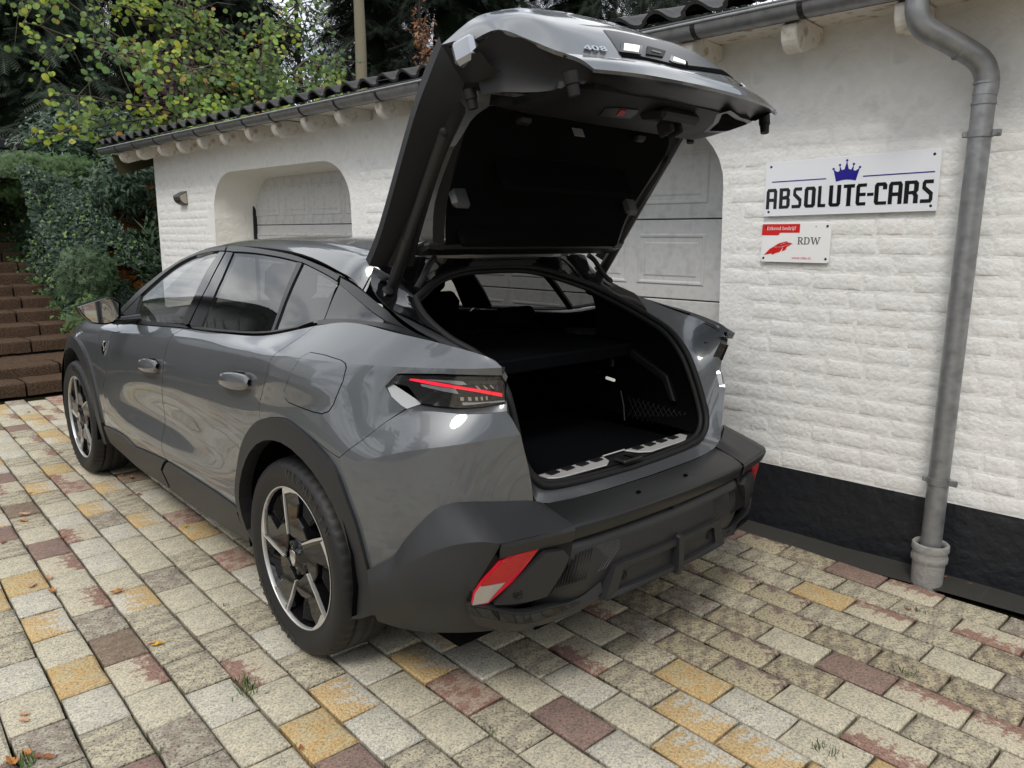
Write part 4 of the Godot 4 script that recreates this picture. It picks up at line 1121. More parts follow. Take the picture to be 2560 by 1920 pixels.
func handle(own: Array, at: Vector3, nrm: Vector3) -> void:
	var z := Vector3(0, 0.10, 1.0).normalized(); var y := nrm.cross(z).normalized()
	if y.y < 0: y = -y
	var B := Basis(nrm, y, z)
	var well := MB.new(); well.ball(at + z * 0.012, Vector3(0.004, 0.036, 0.118), B, 8, 20)
	both("handle_well", well, M.gloss, own[0], own[1])
	var bar := MB.new(); var rows := []
	for k in 17:
		var t := k / 16.0; var zz := lerpf(-0.125, 0.135, t)
		var h := 0.0185 + 0.010 * sin(t * PI) * (0.5 + t); var dpt := 0.016 + 0.022 * sin(PI * pow(t, 0.8)); if k == 0 or k == 16: h = 0.010; dpt *= 0.7
		var row := PackedVector3Array()
		for s in 17:
			var a := TAU * s / 16.0
			row.append(at + z * zz + nrm * (dpt * 0.62 + cos(a) * 0.011 + 0.005) + y * (sin(a) * h - 0.004 * t + (0.005 if cos(a) > 0 and sin(a) > 0.4 else 0.0)))
		rows.append(row)
	bar.grid(rows, Vector3.ZERO)
	for k in range(0, bar.v.size(), 3):
		for e in 3:
			var c := at + nrm * 0.015; var d := bar.v[k + e] - c; d -= z * d.dot(z)
			if bar.n[k + e].dot(d) < 0: bar.n[k + e] = -bar.n[k + e]
		if (bar.v[k + 1] - bar.v[k]).cross(bar.v[k + 2] - bar.v[k]).dot(bar.n[k]) > 0:
			var q := bar.v[k + 1]; bar.v[k + 1] = bar.v[k + 2]; bar.v[k + 2] = q
			var qn := bar.n[k + 1]; bar.n[k + 1] = bar.n[k + 2]; bar.n[k + 2] = qn
	both("handle", bar, M.paint, own[0], own[1])

func build_glasshouse(car: Node3D) -> void:
	both("side_window", GR.panel(D("front_glass"), 4, 4, -0.010, 0.0), M.glass, car, car)
	both("side_window", GR.panel(D("rear_glass"), 4, 4, -0.008, 0.0), M.privacy, car, car)
	both("side_window", GR.panel(D("small_glass"), 4, 4, -0.008, 0.0), M.privacy, car, car)
	both("quarter_window", GR.panel(D("quarter_pane"), 4, 4, -0.003, 0.004), M.gloss, car, car)
	for q in [["roof_rail_trim", "cant_front", "satin", 0.0], ["roof_rail_trim", "cant_rear", "satin", 0.0], ["mirror_sail", "sail", "satin", -0.002], ["door_pillar", "pillar_front", "gloss", -0.003], ["door_pillar", "pillar_rear", "gloss", -0.003], ["window_divider", "divider", "satin", -0.002], ["window_sill_trim", "belt_front", "satin", 0.002], ["window_sill_trim", "belt_rear", "satin", 0.002], ["quarter_sill_trim", "quarter_belt", "satin", 0.003], ["quarter_frame", "quarter_frame_top", "satin", 0.0]]:
		both(q[0], GR.panel(D(q[1]), 5, 5, q[3], 0.018, 0.0008), M[q[2]], car, car)
	# black backing behind the frames
	var bk := MB.new()
	GR.panel(PackedVector2Array([Vector2(6.75, 0.0), Vector2(9.8, 0.0), Vector2(9.8, 2.0), Vector2(6.75, 2.0)]), 2, 2, -0.022, 0.0, 0.0, bk)
	for k in ["cant_front", "cant_rear", "pillar_front", "pillar_rear", "divider", "sail"]: GR.panel(D(k), 4, 4, -0.02, 0.0, -0.006, bk)
	both("frame_backing", bk, M.black, car, car)
	# roof, in one skin from side to side
	var net := []
	var zs := [-1.40, -1.1, -0.7, -0.3, -0.1]
	var yc := [1.418, 1.438, 1.449, 1.440, 1.424]
	var ys := [1.345, 1.389, 1.394, 1.363, 1.321]; var xs := [0.628, 0.609, 0.603, 0.608, 0.614]
	for i in zs.size():
		var row := []
		for f in [[1.0, 0.0], [0.93, 0.45], [0.72, 0.78], [0.36, 0.95], [0.0, 1.0], [-0.36, 0.95], [-0.72, 0.78], [-0.93, 0.45], [-1.0, 0.0]]:
			row.append(Vector3(-xs[i] * f[0], ys[i] + (yc[i] - ys[i]) * f[1], zs[i]))
		net.append(row)
	net.append(v3([-0.610, 1.285, 0.004, -0.572, 1.338, 0.012, -0.455, 1.381, 0.050, -0.22, 1.388, 0.105, 0, 1.392, 0.118, 0.22, 1.388, 0.105, 0.455, 1.381, 0.050, 0.572, 1.338, 0.012, 0.610, 1.285, 0.004]))
	net.append(v3([-0.602, 1.262, 0.034, -0.555, 1.329, 0.036, -0.450, 1.371, 0.078, -0.22, 1.377, 0.138, 0, 1.380, 0.154, 0.22, 1.377, 0.138, 0.450, 1.371, 0.078, 0.555, 1.329, 0.036, 0.602, 1.262, 0.034]))
	var roof := Patch.new(net, [], Vector3.UP)
	put("roof_panel", roof.panel(PackedVector2Array([Vector2(0, 0), Vector2(6, 0), Vector2(6, 8), Vector2(0, 8)]), 5, 3, 0.0, 0.012).mesh(), M.paint, car)
	var hl := roof.panel(PackedVector2Array([Vector2(0, 0), Vector2(5.6, 0), Vector2(5.6, 8), Vector2(0, 8)]), 2, 1, -0.03, 0.0)
	put("headliner", hl.mesh(), M.black, car)
	# windscreen and hood
	var ws := MB.new(); var rows := []
	for k in 9:
		var t := k / 8.0 * 2.0 - 1.0; var row := PackedVector3Array()
		for q in 7:
			var w := q / 6.0
			row.append(Vector3(lerpf(0.60, 0.70, w) * t, lerpf(1.40, 0.985, w) - 0.03 * t * t, lerpf(-1.40, -2.50, w) + 0.16 * t * t * w + 0.06 * t * t))
		rows.append(row)
	ws.grid(rows, Vector3(0, 1, -0.6)); put("windscreen", ws.mesh(), M.clearglass, car)

func build_lamps(car: Node3D) -> void:
	var l := sub("tail_lamp", car); var r := sub("tail_lamp", car)
	both("lamp_housing", FL.panel(D("lamp"), 8, 8, -0.014, 0.03), M.gloss, l, r)
	both("light_bar", FL.panel(D("red"), 8, 8, -0.007, 0.006), M.redglow, l, r)
	both("upper_reflector", FL.panel(D("silA"), 8, 8, -0.010, 0.004), M.silver, l, r)
	both("lower_reflector", FL.panel(D("silB"), 8, 8, -0.010, 0.004), M.silver, l, r)
	both("smoked_block", FL.panel(D("lensblk"), 8, 8, -0.009, 0.005), M.gloss, l, r)
	both("chrome_strip", FL.panel(D("chrome"), 8, 8, -0.009, 0.004), M.silver, l, r)
	both("clear_window", FL.panel(D("upper"), 8, 8, -0.011, 0.003), mat(0.03, 0.03, 0.032, 0.05), l, r)
	for k in 5:
		var a := 11.66 + k * 0.155
		both("turn_cell", FL.panel(v2([a, 1.675, a + 0.07, 1.676, a + 0.075, 1.755, a + 0.012, 1.755]), 8, 8, -0.010, 0.003), M.reverse, l, r)
	for k in 3:
		var a := 12.0 + k * 0.23
		both("reflector_fin", FL.panel(v2([a, 1.415, a + 0.05, 1.415, a + 0.16, 1.50, a + 0.10, 1.51]), 8, 8, -0.010, 0.003), M.silver, l, r)
	both("lens", FL.panel(D("lamp"), 8, 8, -0.003, 0.0, 0.003), M.lampglass, l, r)
	# the lamp's inner end
	var e := MB.new()
	var c := [FL.point(13.0, 1.36, -0.006), FL.point(13.0, 1.80, -0.006)]
	e.quad(c[0], c[1], c[1] + Vector3(0.03, -0.004, -0.09), c[0] + Vector3(0.03, 0.004, -0.09), Vector3.RIGHT)
	both("lamp_end", e, M.gloss, l, r)
	var e2 := MB.new()
	var d0: Vector3 = c[0].lerp(c[1], 0.08) + Vector3(0.004, 0, -0.012); var d1: Vector3 = c[0].lerp(c[1], 0.72) + Vector3(0.004, 0, -0.012)
	e2.quad(d0, d1, d1 + Vector3(0.013, 0, -0.045), d0 + Vector3(0.013, 0, -0.045), Vector3.RIGHT)
	both("lamp_end_lens", e2, M.red, l, r)
	# painted facet before the lamp, the ledge below it and the shadowed underside of the lip
	var f := MB.new()
	var p := func(u: float, v: float, o: float) -> Vector3: return FL.point(u, v, o)
	var lt := D("lamp_left")
	f.quad(p.call(10.125, 1.50, 0.0), p.call(10.73, 1.925, 0.0), p.call(10.95, 1.815, -0.022), p.call(10.335, 1.36, -0.018), Vector3(-1, 0.6, 0.5))
	f.quad(p.call(10.125, 1.50, 0.0), p.call(10.335, 1.36, -0.018), p.call(10.44, 1.165, -0.018), p.call(10.40, 1.165, 0.0), Vector3(-1, 0.2, 0.2))
	both("lamp_facet", f, M.paint, car, car)
	var ld := MB.new(); var A := []; var Bq := []
	for q in [[10.73, 1.925, 10.95, 1.815], [11.23, 1.99, 11.34, 1.895], [11.74, 2.05, 11.70, 1.925], [12.4, 2.045, 12.45, 1.88], [12.98, 2.04, 12.99, 1.80]]:
		A.append(p.call(q[0], q[1], 0.0)); Bq.append(p.call(q[2], q[3], -0.03))
	loft(A, Bq, 3, 1, Vector3.ZERO, Vector3.UP, ld); both("lamp_ledge", ld, M.paint, car, car)
	var un := MB.new(); A = []; Bq = []
	for u in [10.4, 10.9, 11.5, 12.1, 12.6, 12.96]:
		A.append(p.call(u, 1.165, 0.0)); Bq.append(p.call(u, 1.20, -0.04))
	loft(A, Bq, 3, 1, Vector3.ZERO, Vector3.DOWN, un); both("lip_underside", un, M.satin, car, car)

func build_rear(car: Node3D) -> void:
	# seal loop, half (x < 0), from the top middle down to the bottom middle
	var half := v3([0, 1.325, 0.06, -0.16, 1.320, 0.062, -0.302, 1.294, 0.079, -0.44, 1.245, 0.146, -0.482, 1.223, 0.174, -0.517, 1.172, 0.283, -0.523, 1.118, 0.417, -0.500, 1.075, 0.530, -0.484, 1.0, 0.620, -0.487, 0.90, 0.672, -0.492, 0.80, 0.708, -0.482, 0.745, 0.728, -0.452, 0.708, 0.739, -0.40, 0.685, 0.744, -0.25, 0.672, 0.750, 0, 0.665, 0.752])
	var outer := v3([0, 1.378, 0.152, -0.16, 1.374, 0.140, -0.33, 1.374, 0.105, -0.514, 1.366, 0.055, -0.558, 1.331, 0.035, -0.602, 1.262, 0.10, -0.628, 1.205, 0.25, -0.642, 1.155, 0.42, -0.640, 1.122, 0.575, -0.605, 1.098, 0.725, -0.568, 0.96, 0.735, -0.545, 0.885, 0.768, -0.512, 0.72, 0.786, -0.470, 0.660, 0.792, -0.28, 0.655, 0.822, 0, 0.655, 0.832])
	var fl := MB.new(); loft(half, outer, 4, 4, Vector3.ZERO, Vector3(0, 0.5, 1), fl)
	# sink the middle of the channel
	for k in fl.v.size(): pass
	both("opening_flange", fl, M.paint, car, car)
	var black := MB.new()
	loft(outer.slice(0, 7), half.slice(0, 7), 4, 3, Vector3(0, 0.004, 0.006), Vector3(0, 1, 1), black)
	for k in black.v.size(): black.v[k] += Vector3(0, 0.003, 0.003)
	both("hinge_shroud", black, M.gloss, car, car)
	var sl := curve(half, 4); var loop := []
	for k in sl.size(): loop.append(sl[k])
	for k in range(sl.size() - 2, 0, -1): loop.append(Vector3(-sl[k].x, sl[k].y, sl[k].z))
	loop.append(loop[0])
	var t := MB.new(); var t2: Array = []
	for q in loop: t2.append(q + Vector3(0, 0.004, 0.010))
	t.tube(t2, 0.012, 8, -1.0, false)
	var t3: Array = []
	for q in loop: t3.append(q + Vector3(-q.x * 0.035, -(q.y - 0.95) * 0.035, -0.006))
	t.tube(t3, 0.010, 8, -1.0, false)
	put("boot_seal", t.mesh(), M.rubber, car)
	# bumps on the flange: grommets and striker stops
	for q in [[-0.560, 1.305, 0.10], [-0.575, 1.262, 0.15]]:
		var gm := MB.new(); gm.lathe([Vector2(0, 0.010), Vector2(0.012, 0.010), Vector2(0.018, 0.006), Vector2(0.020, 0)], 12, face(Vector3.RIGHT, Vector3(0, 0.6, -0.8), Vector3(q[0], q[1], q[2])) * Transform3D(Basis(Vector3.RIGHT, PI / 2), Vector3.ZERO))
		both("grommet", gm, M.rubber, car, car)
	# load sill: painted strip, black bumper top with a lip, its face and underside
	var top := MB.new()
	var sy := v3([-0.470, 0.656, 0.790, -0.445, 0.656, 0.795, -0.30, 0.656, 0.826, -0.10, 0.656, 0.838, 0.10, 0.656, 0.838, 0.30, 0.656, 0.826, 0.445, 0.656, 0.795, 0.470, 0.656, 0.790])
	var lp := v3([-0.459, 0.621, 0.913, -0.44, 0.621, 0.918, -0.30, 0.622, 0.934, -0.10, 0.622, 0.942, 0.10, 0.622, 0.942, 0.30, 0.622, 0.934, 0.44, 0.621, 0.918, 0.459, 0.621, 0.913])
	var rows := []
	var S := curve(sy, 4); var Lq := curve(lp, 4)
	for k in S.size():
		var a: Vector3 = S[k]; var b: Vector3 = Lq[k]
		rows.append(PackedVector3Array([a, a.lerp(b, 0.33) + Vector3(0, 0.003, 0), a.lerp(b, 0.66) + Vector3(0, 0.004, 0), b.lerp(a, 0.06), b + Vector3(0, -0.006, 0.004), b + Vector3(0, -0.042, -0.004), b + Vector3(0, -0.048, -0.012), b + Vector3(0, -0.046, -0.06)]))
	top.grid(rows, Vector3(0, 1, 1))
	var bt := put("bumper_top", top.mesh(), M.satin, car)
	for x in [-0.135, 0.125]:
		var h := MB.new(); h.box(Vector3(x, 0.644, 0.892), Vector3(0.016, 0.004, 0.010), Basis(Vector3(1, 0, 0), 0.3)); put("fixing_hole", h.mesh(), M.gap, bt)
	# bumper corner in black plastic
	var cn := [
		[-0.872, 0.455, 0.455, -0.878, 0.41, 0.47, -0.876, 0.36, 0.48, -0.858, 0.295, 0.48],
		[-0.832, 0.512, 0.534, -0.852, 0.46, 0.556, -0.850, 0.40, 0.57, -0.824, 0.288, 0.55],
		[-0.808, 0.572, 0.570, -0.836, 0.515, 0.615, -0.832, 0.43, 0.645, -0.786, 0.284, 0.60],
		[-0.777, 0.629, 0.609, -0.806, 0.568, 0.690, -0.800, 0.455, 0.722, -0.732, 0.285, 0.66],
		[-0.743, 0.670, 0.643, -0.772, 0.606, 0.765, -0.772, 0.475, 0.772, -0.684, 0.289, 0.71],
		[-0.706, 0.684, 0.674, -0.738, 0.624, 0.832, -0.752, 0.485, 0.790, -0.645, 0.298, 0.755],
		[-0.676, 0.685, 0.695, -0.706, 0.622, 0.868, -0.742, 0.480, 0.797, -0.615, 0.305, 0.785]]
	cn.append([-0.64, 0.682, 0.720, -0.650, 0.6215, 0.880, -0.69, 0.50, 0.81, -0.58, 0.32, 0.80])
	cn.append([-0.57, 0.677, 0.757, -0.583, 0.621, 0.893, -0.64, 0.50, 0.82, -0.55, 0.32, 0.80])
	cn.append([-0.506, 0.672, 0.788, -0.52, 0.621, 0.904, -0.58, 0.50, 0.83, -0.5, 0.32, 0.80])
	cn.append([-0.472, 0.658, 0.790, -0.462, 0.621, 0.913, -0.52, 0.50, 0.84, -0.46, 0.32, 0.80])
	var cr := []
	for i in 11: cr.append([0.0, [0.0, 0.0, 0.1, 0.3, 0.75, 1.0, 1.0, 1, 1, 1, 1][i], [0, 0, 0, 0.1, 0.3, 0.6, 0.8, 1, 1, 1, 1][i], 0.0])
	var BC := Patch.new(net3(cn), cr, Vector3(-1, 0, 0.6))
	both("bumper_corner_cladding", BC.panel(PackedVector2Array([Vector2(0, 0), Vector2(10, 0), Vector2(10, 1), Vector2(6, 1), Vector2(6, 3), Vector2(0, 3)]), 5, 6, 0.004, 0.016), M.clad, car, car)
	var ln := [[-0.706, 0.622, 0.868, -0.712, 0.610, 0.868, -0.704, 0.578, 0.858, -0.69, 0.574, 0.82], [-0.650, 0.6215, 0.880, -0.652, 0.610, 0.881, -0.645, 0.578, 0.872, -0.64, 0.574, 0.83], [-0.583, 0.621, 0.893, -0.583, 0.610, 0.895, -0.578, 0.578, 0.886, -0.575, 0.574, 0.84], [-0.52, 0.621, 0.904, -0.52, 0.610, 0.907, -0.517, 0.578, 0.898, -0.515, 0.574, 0.84], [-0.462, 0.621, 0.913, -0.462, 0.611, 0.917, -0.462, 0.578, 0.909, -0.462, 0.574, 0.85]]
	var lc := []
	for i in 5: lc.append([0.0, 0.7, 0.9, 0.0])
	var LE := Patch.new(net3(ln), lc, Vector3(0, 0, 1))
	both("bumper_shelf_lip", LE.panel(PackedVector2Array([Vector2(0, 0), Vector2(4, 0), Vector2(4, 3), Vector2(0, 3)]), 5, 5, 0.004, 0.0), M.clad, car, car)
	# recess under the shelf: reflector, sensor panel
	var RC := Patch.new(net3([[-0.722, 0.580, 0.842, -0.748, 0.505, 0.806, -0.752, 0.425, 0.778], [-0.66, 0.578, 0.866, -0.69, 0.502, 0.838, -0.70, 0.410, 0.806], [-0.585, 0.576, 0.882, -0.60, 0.498, 0.866, -0.625, 0.395, 0.836], [-0.45, 0.570, 0.903, -0.47, 0.500, 0.905, -0.515, 0.415, 0.882]]), [], Vector3(-0.3, 0, 1))
	both("bumper_recess", RC.panel(PackedVector2Array([Vector2(0, 0), Vector2(3, 0), Vector2(3, 2), Vector2(0, 2)]), 4, 4, -0.004, 0.0), M.plastic, car, car)
	var hitp := DATA
	var rl := both("rear_reflector", RC.panel(D("refl_red"), 6, 6, 0.008, 0.012), M.reflector, car, car)
	both("reversing_lamp", RC.panel(D("refl_white"), 6, 6, 0.008, 0.012), M.reverse, car, car)
	both("reflector_rim", RC.panel(D("refl_all"), 6, 6, 0.0045, 0.008, -0.004), M.red, car, car)
	var sp := both("sensor_panel", RC.panel(D("sensor_panel"), 6, 6, 0.016, 0.03), M.clad, car, car)
	var sq: Vector2 = D("sensor_at")[0]
	sensor(sp, RC.point(sq.x, sq.y, 0.0165), RC.normal(sq.x, sq.y))
	# centre panel
	var cp := []
	for x in [-0.545, -0.46, -0.30, -0.10, 0.10, 0.30, 0.46, 0.545]:
		var zc: float = 0.935 - 0.16 * x * x - (0.03 if absf(x) > 0.5 else 0.0)
		cp.append([x, 0.575, zc - 0.045, x, 0.555, zc - 0.010, x, 0.50, zc, x, 0.42, zc - 0.006, x, 0.345, zc - 0.035])
	var CP := Patch.new(net3(cp), [], Vector3.BACK)
	var cpn := put("bumper_centre", CP.panel(PackedVector2Array([Vector2(0, 0), Vector2(7, 0), Vector2(7, 4), Vector2(0, 4)]), 5, 4, 0.0, 0.02).mesh(), M.clad, car)
	# slanted ribs: a pale set beside the middle and a dark set beside it, both sides
	for s in 15:
		var y0 := 0.440 + s * 0.0125 - 0.065; var a := Vector2(-0.398, y0); var b := Vector2(-0.262, y0 + 0.128)
		var lo := 0.446; var hi := 0.532
		if a.y < lo: a = a.lerp(b, (lo - a.y) / (b.y - a.y))
		if b.y > hi: b = a.lerp(b, (hi - a.y) / (b.y - a.y))
		if b.x - a.x < 0.02 or a.y >= hi: continue
		var rb := MB.new(); rb.tube([Vector3(a.x, a.y, 0.936 - 0.16 * a.x * a.x - 0.001), Vector3(b.x, b.y, 0.936 - 0.16 * b.x * b.x - 0.001)], 0.0022, 6)
		both("slanted_rib", rb, M.clad, cpn, cpn)
	for s in 11:
		var x := -0.520 + s * 0.0115
		var rb := MB.new(); var x1 := x + 0.024
		var hb := 0.438 + maxf(0.0, (0.04 - s * 0.008)) * 0.0; var ht := minf(0.530, 0.462 + s * 0.0125)
		rb.tube([Vector3(x, hb, 0.934 - 0.16 * x * x + 0.002), Vector3(lerpf(x, x1, (ht - hb) / 0.09), ht, 0.934 - 0.16 * x1 * x1 + 0.003)], 0.0036, 6)
		both("upright_rib", rb, M.plastic, cpn, cpn)
	var hook := MB.new(); hook.box(Vector3(0.02, 0.572, 0.925), Vector3(0.035, 0.012, 0.02), Basis(), 0.003); put("towing_tab", hook.mesh(), M.rubber, cpn)
	# diffuser: a raised frame with a fin
	var df := MB.new()
	var fz := func(x: float) -> float: return 0.950 - 0.14 * x * x
	var o := v2([-0.335, 0.352, -0.292, 0.452, -0.25, 0.458, 0.25, 0.458, 0.292, 0.452, 0.335, 0.352]); var i2 := v2([-0.275, 0.368, -0.255, 0.432, -0.23, 0.438, 0.23, 0.438, 0.255, 0.432, 0.275, 0.368])
	for k in 6:
		var a := o[k]; var b := o[(k + 1) % 6]; var c := i2[(k + 1) % 6]; var d := i2[k]
		var n := 8 if k == 2 or k == 5 else 1
		for q in n:
			var e0 := float(q) / n; var e1 := float(q + 1) / n
			var pa := a.lerp(b, e0); var pb := a.lerp(b, e1); var pc := d.lerp(c, e1); var pd := d.lerp(c, e0)
			var za: float = fz.call(pa.x); var zb: float = fz.call(pb.x)
			df.quad(Vector3(pa.x, pa.y, za), Vector3(pb.x, pb.y, zb), Vector3(pc.x, pc.y, zb), Vector3(pd.x, pd.y, za), Vector3.BACK)
			df.quad(Vector3(pa.x, pa.y, za), Vector3(pb.x, pb.y, zb), Vector3(pb.x, pb.y, zb - 0.05), Vector3(pa.x, pa.y, za - 0.05), Vector3(pa.x + pb.x, pa.y + pb.y - 0.81, 0))
			df.quad(Vector3(pd.x, pd.y, za), Vector3(pc.x, pc.y, zb), Vector3(pc.x, pc.y, zb - 0.018), Vector3(pd.x, pd.y, za - 0.018), -Vector3(pa.x + pb.x, pa.y + pb.y - 0.81, 0))
	for q in 10:
		var x0 := lerpf(-0.275, 0.275, q / 10.0); var x1 := lerpf(-0.275, 0.275, (q + 1) / 10.0)
		df.quad(Vector3(x0, 0.366, fz.call(x0) - 0.017), Vector3(x1, 0.366, fz.call(x1) - 0.017), Vector3(x1, 0.440, fz.call(x1) - 0.015), Vector3(x0, 0.440, fz.call(x0) - 0.015), Vector3.BACK)
		df.quad(Vector3(x0 * 1.2, 0.352, fz.call(x0) + 0.001), Vector3(x1 * 1.2, 0.352, fz.call(x1) + 0.001), Vector3(x1 * 1.2, 0.330, fz.call(x1) - 0.35), Vector3(x0 * 1.2, 0.330, fz.call(x0) - 0.35), Vector3.DOWN)
	put("diffuser", df.mesh(), M.clad, car)
	var fin := MB.new()
	fin.prism(PackedVector2Array([Vector2(0.90, 0.335), Vector2(0.958, 0.335), Vector2(0.966, 0.36), Vector2(0.962, 0.470), Vector2(0.945, 0.474), Vector2(0.90, 0.45)]), 0.024, Transform3D(Basis(Vector3.BACK, Vector3.UP, Vector3.LEFT), Vector3(0.010, 0, 0)), 0.004)
	put("diffuser_fin", fin.mesh(), M.clad, car)
	for x in [-0.240, 0.240]:
		var s := MB.new(); ring(s, Vector3(x, 0.404, 0.9285), Vector3(0.0, 0, 1)); put("parking_sensor", s.mesh(), M.plastic, cpn)
	# lower blade with its gloss insert
	var bl := Patch.new(net3([[-0.757, 0.430, 0.780, -0.742, 0.388, 0.776, -0.700, 0.335, 0.760, -0.66, 0.30, 0.70], [-0.715, 0.418, 0.818, -0.705, 0.378, 0.815, -0.660, 0.320, 0.790, -0.62, 0.298, 0.72], [-0.632, 0.388, 0.862, -0.628, 0.352, 0.862, -0.600, 0.305, 0.826, -0.58, 0.296, 0.74], [-0.53, 0.380, 0.885, -0.525, 0.346, 0.886, -0.505, 0.308, 0.856, -0.50, 0.300, 0.76], [-0.41, 0.372, 0.895, -0.405, 0.345, 0.902, -0.40, 0.318, 0.882, -0.40, 0.305, 0.78], [-0.33, 0.405, 0.910, -0.325, 0.372, 0.918, -0.325, 0.345, 0.905, -0.325, 0.32, 0.8]]), [], Vector3(-0.3, 0, 1))
	for i in 6: bl.C.append([0.0, 0.9, 0.8, 0.0])
	var blade := both("lower_blade", bl.panel(PackedVector2Array([Vector2(0, 0), Vector2(5, 0), Vector2(5, 3), Vector2(0, 3)]), 4, 4, 0.0, 0.03), M.clad, car, car)
	both("gloss_insert", bl.panel(v2([0.15, 0.20, 1.0, 0.12, 2.0, 0.15, 3.0, 0.15, 3.85, 0.2, 4.0, 0.45, 3.0, 0.85, 2.0, 0.9, 1.0, 0.86, 0.2, 0.85]), 5, 6, 0.002, 0.002), M.gloss, blade[0], blade[1])
	# steel sill plates
	var scuff := sub("sill_plate", car)
	var base := MB.new()
	loft(v3([-0.452, 0.700, 0.735, -0.25, 0.693, 0.748, 0, 0.690, 0.750, 0.25, 0.693, 0.748, 0.452, 0.700, 0.735]), v3([-0.43, 0.692, 0.655, -0.25, 0.692, 0.655, 0, 0.692, 0.655, 0.25, 0.692, 0.655, 0.43, 0.692, 0.655]), 4, 2, Vector3(0, 0.002, 0), Vector3.UP, base)
	base.quad(Vector3(-0.43, 0.692, 0.656), Vector3(0.43, 0.692, 0.656), Vector3(0.43, 0.64, 0.652), Vector3(-0.43, 0.64, 0.652), Vector3.FORWARD)
	put("sill_trim", base.mesh(), M.plastic, scuff)
	for s in [0, 1]:
		var poly: PackedVector2Array = [v2([-0.372, 0.676, -0.372, 0.716, -0.345, 0.738, -0.122, 0.748, -0.080, 0.722, -0.060, 0.678]), v2([0.060, 0.676, 0.080, 0.722, 0.122, 0.748, 0.345, 0.738, 0.405, 0.705, 0.405, 0.672])][s]
		var q := PackedVector2Array()
		for v in poly: q.append(Vector2(v.x, -v.y))
		var b := MB.new(); b.prism(q, 0.004, Transform3D(Basis(Vector3.RIGHT, Vector3(0, 0, -1), Vector3.UP), Vector3(0, 0.6995, 0)), 0.0012)
		put("steel_plate", b.mesh(), M.steel, scuff)
		for k in 4:
			var x: float = [-0.325, 0.115][s] + k * 0.071
			var r := MB.new(); r.box(Vector3(x, 0.7015, 0.694), Vector3(0.046, 0.006, 0.028), Basis(Vector3(0, 1, 0), 0.12), 0.0028); put("raised_bar", r.mesh(), M.plastic, scuff)
	var edge := MB.new(); edge.tube([Vector3(-0.06, 0.701, 0.678), Vector3(0.06, 0.701, 0.676)], 0.003, 6); put("steel_edge", edge.mesh(), M.steel, scuff)
	var la := MB.new(); la.box(Vector3(-0.012, 0.700, 0.752), Vector3(0.105, 0.012, 0.05), Basis(), 0.004); put("latch_cover", la.mesh(), M.satin, scuff)
	var lh := MB.new(); lh.box(Vector3(-0.012, 0.7065, 0.752), Vector3(0.012, 0.003, 0.040)); put("latch_slot", lh.mesh(), M.gap, scuff)
	# underside
	var un := MB.new(); un.box(Vector3(0, 0.24, -1.3), Vector3(1.36, 0.06, 3.9)); un.box(Vector3(0, 0.33, 0.55), Vector3(1.1, 0.06, 0.6)); put("underbody", un.mesh(), M.black, car)
	var ax := MB.new(); ax.tube([Vector3(-0.75, 0.33, 0.0), Vector3(0.75, 0.33, 0.0)], 0.035, 8); put("rear_axle", ax.mesh(), M.black, car)

func ring(b: MB, at: Vector3, n: Vector3) -> void:
	var xf := face(Vector3.UP.cross(n), Vector3.UP, at) * Transform3D(Basis(Vector3.RIGHT, PI / 2), Vector3.ZERO)
	b.lathe([Vector2(0.0, 0.001), Vector2(0.0075, 0.001), Vector2(0.0082, -0.002), Vector2(0.0095, -0.002), Vector2(0.0105, 0.0015), Vector2(0.0145, 0.0022), Vector2(0.0155, 0.0)], 18, xf)

func sensor(own: Array, at: Vector3, n: Vector3) -> void:
	var b := MB.new(); ring(b, at, n); both("parking_sensor", b, M.plastic, own[0], own[1])

